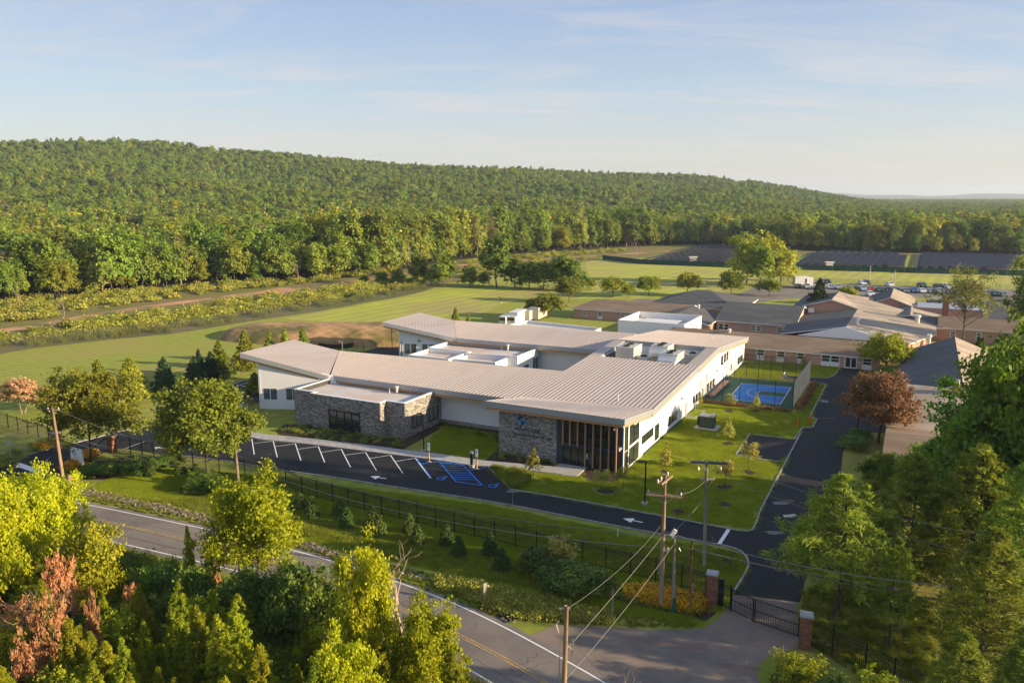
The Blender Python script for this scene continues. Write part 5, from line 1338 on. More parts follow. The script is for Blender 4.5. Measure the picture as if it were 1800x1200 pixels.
crossarm(a, h2-1.6, .1, 1.3, 'galv', 2, s=.6)
for x in (-.9, -.3, 1.0):
    bb = MB(); insul(bb, Vector((x,0,h2-.75)), 1.6); bb.build('insulator', M['porcelain'], a)
a = upx(1184,1076,1185,945,'short1','pole_grey','short pale pole with a greenish base sleeve in the flower bed', .15)
MB().tube([(0,0,0),(0,0,1.3)], .17, 8).build('sleeve', M['court_green'], a); MB().tube([(.2,0,5.4),(.35,0,5.1)], .05, 5).build('bracket', M['galv'], a)
upx(1214,1078,1216,951,'short2','pole_dark','short red brown pole beside the left gate pillar', .13)
for c in list(poles['short2'][0].children)[:1]: MB().tube([(0,-.2,1.9),(0,-.2,2.6)], .04, 5).build('meter', M['galv'], poles['short2'][0])
a = upx(115,866,92,717,'left','pole_wood','tall leaning utility pole at the left beside the chevron marker', .19)
crossarm(a, HT(115,866,717)-.25, .1, 1.3, n=2, off=((poles['left'][1]-G(115,866)).x,0))
MB().obox((.35,0,.7),(.05,0,0),(0,.05,0),(-.12,0,.7)).build('guard', M['pole_grey'], a)
a = upx(421,866,414,790,'mid','pole_wood','utility pole with white cap beside the crown of the round oak', .17)
MB().tube([(-.3,0,4.5),(.45,0,4.9)], .04, 5).build('bracket', M['white_metal'], a)
fg = G(996,1064,10.2)
a = upole('front', 0, 0, 10.2, 'pole_wood', 'large weathered utility pole rising from the bottom edge of the view', .17, (0.15,0), Vector((fg.x-.15, fg.y, 0)))
MB().box(-.25,.35,-.03,.03,10.0,10.08).build('top_bracket', M['galv'], a)
MB().tube([(-.25,0,8.6),(-.4,0,9.1),(-.25,0,9.3)], .03, 5).build('cutout', M['porcelain'], a)
MB().tube([(.45,0,6.9),(.55,0,7.6),(.5,0,8.3)], .03, 5).tube([(.2,0,7.9),(.5,0,7.6),(.45,0,7.2)], .02, 5).build('cable_loop', M['wire'], a)
MB().tube([(-.2,0,0),(-.2,0,7.2)], .035, 6).build('conduit', M['galv'], a)
nw = [0]
def wire(p, q, sag=.6, r_=.018, label=''):
    p, q = Vector(p), Vector(q); pts = []
    for k in range(15):
        f = k/14; x = p.lerp(q, f); x.z -= sag*4*f*(1-f); pts.append(x)
    o = MB().tube(pts, r_, 4).build('overhead_wire', M['wire']); tag(o, label, 'wire', 'overhead wires'); nw[0] += 1
T = lambda k, dz=0, dx=0, dy=0: poles[k][1] + Vector((dx,dy,dz))
wire(T('left',-.1,.4), T('mid',-.3), 1.2, label='upper wire from the leaning left pole to the pole by the oak')
wire(T('left',-2.6), T('mid',-1.4), 1.0, .025, label='thick lower wire from the leaning left pole to the pole by the oak')
wire(T('left',-3.1), T('mid',-1.9), 1.2, .02, label='lowest sagging wire from the leaning left pole to the pole by the oak')
wire(T('mid',-.6), T('main',-5.0), 1.4, .022, label='wire over the parking lot from the pole by the oak to the tall tan pole')
wire(T('mid',-1.6), T('main',-6.0), 1.6, .03, label='thicker sagging wire along the picket fence to the tall tan pole')
wire(T('left',-.1,-.4), G(-500,680,9), 1.2, label='wire leaving the leaning left pole towards the left edge')
wire(T('left',-2.6), G(-500,760,6), 1.0, .025, label='lower wire leaving the leaning left pole towards the left edge')
E_R = [(1900,1060,7.2),(1900,1080,6.0),(1900,1092,5.4)]
wire(T('main',-4.6), G(1900,1040,7.5), 1.2, .028, label='beaded wire from the tall tan pole across the drive to the right')
wire(T('short1',-.6), G(1900,1075,5.6), .5, .02, label='wire from the pale short pole across the gate to the right')
wire(T('short2',-.5), G(1900,1088,5.0), .6, .02, label='lowest wire passing over the gate to the right')
wire(T('second',.1,1.3), G(1950,968,9.5), 1.2, label='topmost wire from the grey lawn pole to the right trees')
wire(T('second',-.9,.6), G(1950,1010,8.5), 1.2, label='second wire from the grey lawn pole to the right trees')
wire(T('main',-1.6,1.2), T('second',-1.6), .3, label='short wire joining the tall tan pole to the upper grey pole')
wire(T('main',-5.1,.5), T('second',-3.2), .1, .022, label='short guy wire joining the tan pole lamp bracket to the grey pole')
wire(T('main',-5.0), T('front',-2.6), .15, .02, label='upper thick guy cable from the tall tan pole down to the front pole')
wire(T('short1',-.5), T('front',-4.4), .3, .018, label='lower guy cable from the pale short pole to the front pole')
wire(T('main',-4.2,-.2), T('front',-.2), .5, .013, label='thin wire from the tall tan pole to the head of the front pole')
wire(T('front',-1.9,.2), T('front',-4.6,5.5,-6), .3, .02, label='wire leaving the front pole downwards to the right')
# ------------------------------------------------------------------ lamps and signs
def lamp(px, py, ty, label, m='black_metal', base=True, arm=-.55):
    t = thing('street_lamp', label, 'street lamp', G(px,py)); h = HT(px,py,ty)
    MB().box(-.07,.07,-.07,.07,0,h).build('post', M[m], t)
    MB().box(arm-.25,arm+.3,-.14,.14,h-.06,h+.06).box(min(arm,0),max(arm,0),-.03,.03,h-.04,h+.02).build('lamp_head', M[m], t)
    if base: MB().tube([(0,0,0),(0,0,.3)], .33, 12).build('base', M['concrete'], t)
    return t
lamp(1133,887,810,'black lamp post on the lawn between the entrance and the drive')
lamp(745,794,727,'dark lamp post beside the sidewalk near the stone pavilion')
lamp(1506,765,700,'dark lamp post on a concrete base beside the copper beech')
lamp(603,640,600,'small pale lamp post beyond the front wing roof', 'galv')
lamp(373,666,660,'low white lamp head at the edge of the side parking', 'white_metal')
lamp(211,720,703,'dark lamp post among the trees at the left entry', 'black_metal')
lamp(880,532,522,'dark twin lamp post beside the far lane', 'black_metal')
lamp(1478,540,513,'dark lamp post at the edge of the staff car park','black_metal')
for px, py, ty, lab in ((1395,500,478,'pale light pole left of the car park trailer'),(1528,500,467,'tall light pole rising behind the row of parked cars'),(1567,498,480,'first of two thin light poles at the back of the car park'),(1572,498,475,'second of two thin light poles at the back of the car park')):
    t = thing('light_pole', lab, 'light pole', G(px,py)); h = HT(px,py,ty); MB().tube([(0,0,0),(0,0,h)], [.12,.08], 6).build('post', M['galv'], t); MB().box(-.8,.8,-.12,.12,h-.05,h+.12).build('lamp_head', M['charcoal'], t)
def post_sign(px, py, ty, w, hh, m, label, pm='galv', rz=0, shape='rect', pw=.03):
    t = thing('road_sign', label, 'sign', G(px,py), rz); h = HT(px,py,ty)
    MB().box(-pw,pw,-pw,pw,0,h).build('post', M[pm], t)
    if shape == 'oct':
        b = MB(); P_ = [(w*math.cos(math.pi/8+k*math.pi/4), -pw-.02, h-w+w*math.sin(math.pi/8+k*math.pi/4)) for k in range(8)]
        Q_ = [(x, y+.02, z) for x,y,z in P_]; b.add(P_+Q_, [list(range(8)), list(range(8,16))[::-1]]+[[i,8+i,8+(i+1)%8,(i+1)%8] for i in range(8)]); b.build('plate', M[m], t)
    else: MB().box(-w,w,-pw-.02,-pw-.002,h-2*hh,h).build('plate', M[m], t)
    return t
post_sign(20,811,772,.42,.4,'galv','grey backed stop sign on a thin post at the left entry road',shape='oct')
cs = post_sign(128,868,835,.26,.42,'white_paint','orange and white striped marker board beside the leaning pole')
hcs = HT(128,868,835)
for k in range(5):
    z = hcs-.8+k*.16; MB().add([(-.25,-.056,z),(.25,-.056,z+.18),(.25,-.056,z+.26),(-.25,-.056,z+.08)], [(0,1,2,3)]).build('stripe', M['orange'], cs)
post_sign(852,1064,1024,.18,.38,'galv','grey road sign seen from behind beside the ditch', rz=.9)
post_sign(1076,1090,1034,.04,.1,'pole_grey','slender wooden marker post on the verge below the flower bed', 'pole_grey', pw=.05)
post_sign(901,889,861,.6,.12,'galv','flat grey plate sign on a post at the lot kerb')
post_sign(205,765,753,.04,.2,'galv','thin grey stake by the left brick pillar')
ym = post_sign(1251,977,943,.03,.5,'yellow_paint','thin yellow marker post on the lawn island', 'yellow_paint')
for px, py, ty, lab in ((754,812,778,'accessible parking sign on a yellow post, left of the blue hatching'),(838,824,789,'accessible parking sign on a yellow post, right of the blue hatching')):
    t = thing('accessible_sign', lab, 'sign', G(px,py), -.25); h = HT(px,py,ty)
    MB().tube([(0,0,0),(0,0,.08)], .3, 8).build('base', M['concrete'], t)
    MB().tube([(0,0,.08),(0,0,1.15)], .11, 10).build('bollard', M['yellow_paint'], t); MB().box(-.03,.03,-.03,.03,1.15,h).build('post', M['galv'], t)
    pl = MB().box(-.16,.16,-.06,-.04,h-.62,h).build('plate', M['white_paint'], t); MB().box(-.09,.09,-.068,-.062,h-.42,h-.18).build('symbol', M['blue_paint'], pl)
    MB().box(-.16,.16,-.06,-.04,h-.95,h-.66).build('lower_plate', M['white_paint'], t); MB().box(-.14,.14,-.055,-.035,h-.655,h-.63).build('blue_strip', M['blue_paint'], t)
evc = thing('charging_post', 'black charging post on a concrete base beside the right accessible sign', 'charger', G(829,821), -.25)
MB().tube([(0,0,0),(0,0,.35)], .38, 12).build('base', M['concrete'], evc); MB().box(-.14,.14,-.12,.12,.35,1.7).build('column', M['black_metal'], evc); MB().box(-.18,.18,-.16,.16,1.7,1.95).build('head', M['galv'], evc); MB().tube([(.16,-.1,1.5),(.3,-.15,1.0),(.16,-.1,.8)], .03, 5).build('cable', M['black_metal'], evc)
sb = thing('entrance_sign', 'white sign board on the planting bed beside the left entry road', 'sign', G(137,818), -.55)
MB().box(-1.15,-1.0,-.12,.12,0,2.2).box(1.0,1.15,-.12,.12,0,2.2).build('post', M['trim'], sb)
pl = MB().box(-1.0,1.0,-.09,.09,.35,2.2).build('board', M['trim'], sb)
b = MB()
for k in range(10):
    a0, a1 = k*.628, (k+1)*.628; b.obox((-.35+.3*math.cos(a0),-.11,1.65+.3*math.sin(a0)), (.07,0,0),(0,.01,0),(0,0,.07))
b.build('emblem', M['em_a'], sb)
MB().box(-.6,.75,-.105,-.095,1.1,1.16).box(-.6,.5,-.105,-.095,.9,.95).box(-.6,.3,-.105,-.095,.7,.74).build('lettering', M['fascia'], sb)
for i, (px, py) in enumerate(((1402,747),(1419,746),(1425,742))):
    t = thing('traffic_cone', ['orange cone on the lawn, furthest from the kerb corner','small toppled orange cone between the other two','orange cone beside the kerb corner of the drive'][i], 'cone', G(px,py))
    s = (1,.5,1.15)[i]
    MB().box(-.2*s,.2*s,-.2*s,.2*s,0,.05).build('base', M['orange'], t); MB().tube([(0,0,.05),(0,0,.95*s)], [.17*s,.05*s], 8).build('cone', M['orange'], t)
for px, py, lab in ((1086,944,'short white marker stake on the grass strip left of the tan pole'),):
    t = thing('marker_stake', lab, 'stake', G(px,py)); MB().box(-.04,.04,-.04,.04,0,.8).build('stake', M['white_paint'], t)
# catch basin and patches
sheet('worn_lawn_patch', [(1000,862),(1020,852),(1045,853),(1052,862),(1030,878),(1005,876)], .005, M['meadow'])
for c_, r_ in (((1280,985),1.3),((1274,886),.7),((925,928),1.0),((1480,862),.5)):
    g = G(*c_); sheet('bare_patch', [(g.x+r_*1.3*math.cos(k*.52)*(1+.15*math.sin(k*2.3)), g.y+r_*math.sin(k*.52)) for k in range(12)], .006, M['mulch'], world=True)

# ------------------------------------------------------------------ vehicles
def car_mesh():
    prof = [(-2.25,.35),(-2.25,.75),(-2.1,.92),(-1.35,1.0),(-.75,1.42),(.75,1.45),(1.45,1.02),(2.15,.95),(2.27,.7),(2.27,.35)]
    b = MB(); o = 0
    for sgn in (-1,1):
        for i,(y,z) in enumerate(prof):
            w = .9 if z < 1.1 else .68
            b.v.append((w*sgn, y, z))
    n = len(prof)
    b.f += [list(range(n))[::-1], [n+i for i in range(n)]] + [[i,(i+1)%n,n+(i+1)%n,n+i] for i in range(n)]; b.m += [0]*(n+2)
    gl = MB()
    gl.add([(-.76,-1.3,1.04),(.76,-1.3,1.04),(.62,-.78,1.39),(-.62,-.78,1.39)], [(0,1,2,3)])
    gl.add([(-.76,1.42,1.06),(.76,1.42,1.06),(.62,.8,1.42),(-.62,.8,1.42)], [(3,2,1,0)])
    for s in (-1,1): gl.add([(s*.875,-1.15,1.05),(s*.875,1.25,1.05),(s*.715,.72,1.38),(s*.715,-.7,1.38)], [(0,1,2,3)])
    gl.v = [(x*1.015, y*1.01, z+.012) for x,y,z in gl.v]
    wh = MB().tube([(-.1,0,0),(.1,0,0)], .33, 12)
    hl_ = MB().box(-.17,.17,-.03,.03,-.08,.08)
    return b, gl, wh, hl_
cb_, cg_, cw_, ch_ = car_mesh()
paints = {'dark blue':(.02,.04,.10),'white':(.75,.75,.74),'black':(.02,.02,.022),'silver':(.42,.43,.45),'red':(.45,.03,.02),'dark green':(.02,.06,.05),'grey':(.15,.16,.17),'bright blue':(.03,.08,.32),'pale green':(.25,.33,.30),'light blue':(.35,.48,.58)}
CM = {}
wheel_me = cw_.mesh('wheel', M['tyre']); glass_me = cg_.mesh('window_glass', M['glass_dark']); lampme = ch_.mesh('headlight', M['white_metal'])
for k, c_ in paints.items():
    m_ = mat('car_paint_'+k.replace(' ','_'), c_, .3, spec=.6); CM[k] = cb_.mesh('body', m_)
def car(px, py, col, label, rz, sc=1.0, suv=False):
    t = thing('parked_car', label, 'car', G(px,py), rz, 'cars in the staff car park'); t.scale = (sc*1.05, sc, sc*(1.22 if suv else 1.05))
    link('body', CM[col], t); link('window_glass', glass_me, t)
    for x in (-.8,.8):
        for y in (-1.4,1.4): w_ = link('wheel', wheel_me, t); w_.location = (x,y,.33)
        h_ = link('headlight', lampme, t); h_.location = (x*.8,-2.26,.72)
cr = -.06
rowA = [(1403,506,'black'),(1418,507,'silver'),(1435,508,'white'),(1459,507,'red'),(1459,507,'white'),(1473,508,'silver'),(1488,509,'grey'),(1502,510,'black'),(1516,511,'light blue'),(1529,511,'red'),(1545,512,'dark green'),(1560,512.5,'black'),(1575,513,'dark blue'),(1590,514,'grey'),(1605,514,'bright blue'),(1620,514.5,'white'),(1636,515,'pale green'),(1651,515.5,'silver'),(1666,515.5,'grey'),(1682,516.5,'dark blue'),(1699,517.5,'grey'),(1716,518.5,'black'),(1731,519,'silver'),(1747,520,'dark green'),(1762,521,'grey')]
del rowA[3]
ordn = ['first','second','third','fourth','fifth','sixth','seventh','eighth','ninth','tenth','eleventh','twelfth','thirteenth','fourteenth','fifteenth','sixteenth','seventeenth','eighteenth','nineteenth','twentieth','twenty-first','twenty-second','twenty-third','twenty-fourth','twenty-fifth']
for i, (px, py, c_) in enumerate(rowA): car(px, py, c_, f'{c_} car parked {ordn[i]} from the trailer in the long middle row', cr-.12, suv=i%3==1)
rowB = [(1425,498,'grey'),(1443,497.5,'white'),(1453,498.5,'black'),(1515,500,'white'),(1522,500,'dark blue'),(1563,503,'white'),(1620,504.5,'dark green'),(1649,505.5,'dark blue'),(1665,507,'white'),(1695,507,'black'),(1712,508,'red')]
for i, (px, py, c_) in enumerate(rowB): car(px, py, c_, f'{c_} car in the sparse back row, {ordn[i]} from the trailer', cr, suv=i%2==0)
for i, (px, py, c_, l_) in enumerate([(1499,520,'pale green','pale green car nosing out in front of the middle row'),(1529,520.5,'white','white car parked in front of the red car')]): car(px, py, c_, l_, cr-.1, suv=True)
for i, (px, py, c_) in enumerate([(1638,535,'black'),(1655,535.5,'black'),(1673,536,'silver'),(1689,536.5,'silver'),(1728,538,'dark blue'),(1745,539,'white'),(1765,540,'silver'),(1784,541,'grey')]): car(px, py, c_, f'{c_} car in the near row beyond the chimneys, {ordn[i]} from the left', cr-.1, suv=i%2==1)
tl = thing('box_trailer', 'large white box trailer parked at the left end of the car park', 'trailer', G(1411,505), .02)
MB().box(-3.3,1.4,-1.3,1.3,.7,3.9).build('box', M['white_metal'], tl); MB().box(1.4,3.2,-1.2,1.2,.7,3.6).build('front_box', M['white_metal'], tl); MB().box(.2,.8,-1.33,-1.3,1.2,3.2).build('door', M['charcoal'], tl)
for x in (-2.4,-1.4,2.4): w_ = link('wheel', wheel_me, tl); w_.location = (x,-1.1,.4); w_.rotation_euler = (0,0,math.pi/2)
def boxtruck(px, py, L_, w, h, label, m='white_metal', cab=False, rz=-.35):
    t = thing('box_truck' if cab else 'storage_container', label, 'truck' if cab else 'container', G(px,py), rz)
    MB().box(-w/2,w/2,0,L_,.45,h).build('box', M[m], t); MB().box(-w/2+.1,-.03,-.04,0,.6,h-.3).build('door', M[m], t); MB().box(.03,w/2-.1,-.04,0,.6,h-.3).build('door', M[m], t)
    if cab:
        MB().box(-w/2+.1,w/2-.1,-1.7,0,.4,2.3).build('cab', M['white_metal'], t); MB().box(-w/2+.2,w/2-.2,-1.73,-1.7,1.3,2.1).build('windscreen', M['glass_dark'], t)
    for x in (-w/2+.15,w/2-.15):
        for y in (1.0,L_-1): wq = link('wheel', wheel_me, t); wq.location = (x,y,.4)
boxtruck(887,571,3.2,2.0,2.4,'small white box truck, leftmost of the vehicles behind the back wing', cab=True)
boxtruck(902,571,6.5,2.4,3.2,'white box truck beside the small one behind the back wing', cab=True)
boxtruck(923,566,5.5,2.3,2.9,'beige storage container behind the white box truck', 'beige_metal')
boxtruck(938,564,7.5,2.6,3.4,'tall beige storage container nearest the round tree', 'beige_metal')
# ------------------------------------------------------------------ solar field
def solar(name, px4, label, grp, step=4.15):
    P_ = [L(*p) for p in px4]; r_ = random.Random(3); v0, v1 = min(P_[0][0],P_[3][0]), max(P_[1][0],P_[2][0]); v = v0; first = None; k = 0
    while v < v1:
        us = []
        for i in range(4):
            a, b = P_[i], P_[(i+1)%4]
            if (a[0]-v)*(b[0]-v) < 0: us.append(a[1]+(b[1]-a[1])*(v-a[0])/(b[0]-a[0]))
        if len(us) >= 2:
            u0, u1 = min(us), max(us)
            t = thing('solar_panel_row', label, 'solar panels', W(v,u0,0), -AZ, grp)
            b = MB().obox((0,(u1-u0)/2,1.6),(2.02,0,.30),(0,(u1-u0)/2,0),(-.02,0,.03)); b.build('panel', M['solar'], t)
            lg = MB()
            for q in range(int((u1-u0)/12)+1): lg.box(-.08,.08,q*12+.5,q*12+.66,0,1.6)
            lg.build('leg', M['galv'], t); k += 1
        v += step
solar('a', [(1128,462),(1288,466),(1300,434),(1232,432)], 'row of dark solar panels in the left array behind the tall tree cluster', 'solar panels in the left array')
solar('b', [(1390,470),(1585,473),(1588,448),(1432,444)], 'row of dark solar panels in the middle array behind the green screen', 'solar panels in the middle array')
solar('c', [(1607,474),(1762,478),(1790,452),(1612,448)], 'row of dark solar panels in the right array beyond the playing field', 'solar panels in the right array')
solar('d', [(1375,436),(1415,438),(1412,430),(1380,430)], 'row of dark solar panels in the small far array at the forest', 'solar panels in the small far array')
gs = thing('windscreen_fence', 'long dark green screen fence in front of the solar arrays', 'fence')
ln = resample(BL([(1059,456),(1128,464),(1280,470),(1390,474),(1590,479),(1610,480),(1770,484),(1960,488)]), 6)
for i in range(len(ln)-1):
    a, b = ln[i], ln[i+1]; d = b-a; e = d.normalized(); nn = Vector((-e.y,e.x,0))*.02
    MB().obox((a+b)/2+Vector((0,0,1.1)), d/2*.99, nn, (0,0,1.1)).build('screen_panel', M['screen_green'], gs)
for px, py, lab in ((1218,461,'small white kiosk before the left solar array'),(1457,471,'small white shelter before the middle solar array')):
    t = thing('equipment_shelter', lab, 'shelter', G(px,py)); MB().box(-2,2,-1,1,2.4,2.8).build('roof', M['white_metal'], t); MB().box(-1.6,1.6,-.7,.7,0,2.4).build('cabin', M['beige_metal'], t)
# ------------------------------------------------------------------ vegetation
def at(px, py): return G(px, py)
p_oak = plant('oak', 1, 11, 5.6, 2.6, 'round', 440, 60, .17, .62, .72, LM['oak'], limbs=60, lump=.26, hollow=.45)
p_oak2 = plant('oak2', 2, 11, 5.2, 2.2, 'round', 380, 60, .17, .62, .72, LM['oak'], limbs=60, lump=.42, hollow=.3)
p_bright = plant('bright', 3, 9, 4.1, 1.5, 'round', 340, 80, .13, .7, .62, LM['bright'], limbs=50, lump=.45, hollow=.3, bark='bark_pale')
p_bright2 = plant('bright2', 13, 9.5, 3.8, 1.3, 'round', 300, 80, .13, .7, .6, LM['bright'], limbs=60, lump=.5, hollow=.3, bark='bark_pale')
p_maple = plant('maple', 4, 15, 7.6, 2.5, 'round', 560, 60, .19, .7, .85, LM['maple'], limbs=60, trunk=.3, lump=.34, hollow=.4)
p_maple2 = plant('maple2', 5, 13, 6.2, 2.0, 'round', 460, 60, .18, .7, .8, LM['maple'], limbs=60, trunk=.25, lump=.38, hollow=.4)
p_beech = plant('beech', 6, 9.2, 4.9, 1.5, 'round', 420, 50, .15, .7, .6, LM['beech'], limbs=70, trunk=.2, lump=.28, hollow=.35)
p_pine = plant('pine', 7, 14, 4.6, 1.8, 'cone', 420, 40, .26, .16, .62, LM['pine'], limbs=90, trunk=.22, axw=.55, power=.6, tiers=11, bias=.2)
p_pine2 = plant('pine2', 8, 12, 4.2, 3.4, 'cone', 330, 40, .26, .16, .62, LM['pine'], limbs=80, trunk=.2, axw=.55, power=.5, tiers=8, bias=.2)
p_cedar = [plant('cedar%d' % k, 20+k, 5+.7*k, 1.6+.12*k, .2, 'cone', 340, 50, .10, .30, .23, LM['cedar'], limbs=40, trunk=.08, axw=.5, power=.75, tiers=7, bias=.5) for k in range(3)]
p_jun = [plant('jun%d' % k, 30+k, 7, 2.5, .3, 'cone', 300, 32, .22, .4, .45, LM['juniper'], limbs=40, trunk=.12, axw=.4, power=.75, tiers=7, bias=.6) for k in range(2)]
p_spruce = plant('spruce', 33, 7, 2.5, .3, 'cone', 320, 30, .22, .35, .4, LM['spruce'], limbs=40, trunk=.12, axw=.4, power=.9, tiers=9, bias=.6)
p_arbor = plant('arbor', 34, 1.75, .74, .0, 'cone', 240, 24, .07, .5, .12, LM['arbor'], limbs=8, trunk=.03, power=.5, tiers=3, bias=.8)
p_bush = [plant('bush%d' % k, 40+k, 3.0, 1.9, .1, 'round', 150, 55, .105, .55, .40, LM['shrub'], limbs=24, trunk=.05, lump=.4, hollow=.3, multi=3) for k in range(3)]
p_yb = [plant('ybush%d' % k, 45+k, 3.6, 1.7, .1, 'round', 140, 55, .10, .5, .38, LM['cedar'], limbs=24, trunk=.05, lump=.5, hollow=.25, multi=3) for k in range(2)]
p_sumac = plant('sumac', 50, 5, 2.5, .8, 'round', 170, 40, .15, .45, .36, LM['sumac'], limbs=50, trunk=.06, lump=.5, hollow=.2, multi=3, bark='bark_pale')
p_young = [plant('young%d' % k, 52+k, 3.6, 1.0, 1.0, 'cone' if k == 0 else 'round', 60, 16, .11, .6, .25, LM['young'], limbs=30, trunk=.035, lump=.4, hollow=.2, power=.7) for k in range(2)]
p_yel = plant('yel', 55, 6.8, 4.3, 1.2, 'round', 300, 30, .21, .6, .6, LM['bright'], limbs=50, trunk=.15, lump=.3, hollow=.35)
p_locust = plant('locust', 56, 14, 7, 5, 'round', 150, 26, .2, .5, .8, LM['locust'], limbs=90, trunk=.22, lump=.45, hollow=.25)
p_crab = plant('crab', 57, 4.6, 2.7, 1.3, 'round', 150, 26, .16, .6, .4, LM['pink'], limbs=50, trunk=.09, lump=.3, hollow=.3, multi=2, bark='bark_pale')
p_round = plant('roundtree', 58, 6.5, 3.9, 1.3, 'round', 220, 26, .26, .6, .6, LM['oak'], limbs=40, trunk=.14, lump=.3, hollow=.4)
p_for = [plant('for%d' % k, 60+k, 20, 5.6+.5*k, .8, 'round', 190, 26, .48, .7, 1.35, LM['forest'], limbs=26, trunk=.28, lump=.38+.06*k, hollow=.5, bark='bark', bias=1.9) for k in range(4)]
p_for += [plant('for4', 164, 20, 6.4, .8, 'round', 190, 26, .48, .7, 1.35, LM['forest_yellow'], limbs=26, trunk=.28, lump=.5, hollow=.5, bias=1.9), plant('for5', 165, 20, 5.4, .6, 'round', 190, 26, .48, .7, 1.3, LM['forest_dark'], limbs=20, trunk=.28, lump=.4, hollow=.5, bias=1.9), plant('for6', 166, 20, 5.0, 2, 'round', 120, 20, .42, .6, 1.2, LM['forest_pale'], limbs=60, trunk=.28, lump=.5, hollow=.4, bias=1.4, bark='bark_pale')]
p_forc = plant('forc', 66, 20, 4.6, 1.5, 'cone', 200, 24, .48, .5, 1.2, LM['forest'], limbs=30, trunk=.25, power=.6, tiers=6, bias=1.6)
bare1, bare2 = bare_mesh(1, 6.5, 1.15), bare_mesh(9, 6, 1.2)
bareF = bare_mesh(4, 17, .9, 'bark_pale', .25)

def tree(proto, px, py, ty, label, sc_r=None, H0=None, kind='tree', group=None, cat='tree'):
    g = at(px, py); h = HT(px, py, ty); s = h/H0
    return put_tree(kind, g, label, cat, group, sc=((sc_r or s), (sc_r or s), s), proto=proto)
# left group
tree(p_oak, 367, 852, 676, 'round oak with spreading crown standing on the lawn island by the picket fence', 1.0, 11, 'oak_tree')
tree(p_oak2, 160, 814, 656, 'broad leafy tree beside the left entry road with a sunlit top', 1.0, 11, 'broadleaf_tree')
for px, py, ty, s, pr, lab in ((178,716,634,1.0,'j','tall sunlit juniper behind the broad tree at the left entry'),(233,704,630,1.12,'j','wide sunlit juniper right of the tall one'),(291,692,628,.95,'s','dark spruce in shade right of the wide juniper'),(343,676,626,.85,'s','dark spruce beside the low parking lamp'),(352,668,614,.6,'s','narrow dark spruce tip behind the other dark spruce'),(388,664,600,.85,'j','half shaded juniper in front of the lane corner'),(372,668,618,.8,'s','dark spruce squeezed behind the half shaded juniper'),(432,650,582,.95,'j','sunlit juniper at the left corner of the front wing roof'),(449,690,655,.7,'j','low wide juniper under the wing tip roof'),(476,640,583,.6,'j','first small juniper peeking over the front wing roof'),(503,640,579,.65,'j','second small juniper peeking over the front wing roof'),(534,640,578,.8,'j','third bushy juniper peeking over the front wing roof'),(801,578,541,.55,'j','small conifer seen above the back wing roof'),(823,578,550,.35,'j','tiny conifer right of the small one above the back wing roof'),(820,580,562,.3,'j','lowest tiny conifer above the back wing roof')):
    tree(p_jun[int(px)%2] if pr == 'j' else p_spruce, px, py, ty, lab, s, 7, 'juniper_tree' if pr == 'j' else 'spruce_tree')
tree(p_crab, 40, 726, 667, 'small pink tinged tree on the left lawn', 1.1, 4.6, 'crabapple_tree')
tree(p_crab, 86, 722, 681, 'smaller orange tipped tree right of the pink one', .8, 4.6, 'crabapple_tree')
tree(p_young[1], 216, 732, 700, 'slim reddish young tree by the dark lamp at the left entry', .8, 3.6, 'young_tree')
tree(p_young[0], 437, 722, 695, 'staked young tree at the corner of the side parking', 1.2, 3.6, 'young_tree')
# young trees on the lawns
yl = [(1279,780,733,0,1.0,'bright green pyramidal young tree right of the transformer'),(1317,830,777,1,1.05,'yellowing young tree with dark mulch ring beside the side pad'),(1170,830,776,0,.9,'pale slender young tree on the lawn right of the entrance glass'),(1275,856,810,1,1.05,'orange tinted young tree left of the kerb, behind the flat crossarm pole'),(1194,900,858,1,.6,'nearly bare sapling with mulch ring beside the drive'),(1328,722,690,0,.7,'grey green sapling in front of the blue court'),(1283,722,692,1,.8,'faint yellow sapling near the court corner'),(1411,652,622,0,.7,'yellow sapling in front of the brick wing panels'),(938,838,786,0,1.1,'slender young tree in front of the stone entrance wall'),(1059,866,826,1,1.0,'small multi stemmed tree left in the entrance bed'),(1095,860,822,1,.95,'small multi stemmed tree at the corner of the entrance glass'),(985,1005,945,1,1.3,'thin grey leafed tree beside the picket fence'),(1230,715,690,0,.5,'tiny sapling beside the white wall')]
mr = []
for px, py, ty, k, s, lab in yl:
    tree(p_young[k], px, py, ty, lab, s, 3.6, 'young_tree')
    g = at(px, py)
    if px not in (938,1059,1095,985,1230,1411): sheet('mulch_ring', [(g.x+.95*math.cos(q*.628), g.y+.95*math.sin(q*.628)) for q in range(10)], .008, M['mulch'], world=True)
g = at(1065,862); sheet('mulch_ring', [(g.x+1.0*math.cos(q*.628), g.y+.9*math.sin(q*.628)) for q in range(10)], .008, M['mulch'], world=True)
# arborvitae along the fence bank
ab = [(549,907,872),(528,893,866),(597,905,878),(609,925,892),(655,921,885),(667,939,905),(720,936,903),(734,955,922),(786,957,922),(806,976,942),(862,974,936),(882,1000,964),(934,994,961),(262,835,808),(318,832,812),(345,835,815)]
alab = ['lower plant of the first pair','upper plant of the first pair','upper plant of the second pair','lower plant of the second pair','upper plant of the third pair','lower plant of the third pair','upper plant of the fourth pair','lower plant of the fourth pair','upper plant of the fifth pair','lower plant of the fifth pair','upper plant of the sixth pair','lower plant of the sixth pair','single last plant of the row','lone plant behind the sign bed','left plant by the oak','right plant by the oak']
for (px, py, ty), l_ in zip(ab, alab):
    tree(p_arbor, px, py, ty, f'small dark conical evergreen on the grass bank, {l_}', 1.05+.15*random.random(), 1.75, 'evergreen_shrub', 'conical evergreens on the bank', 'shrub')
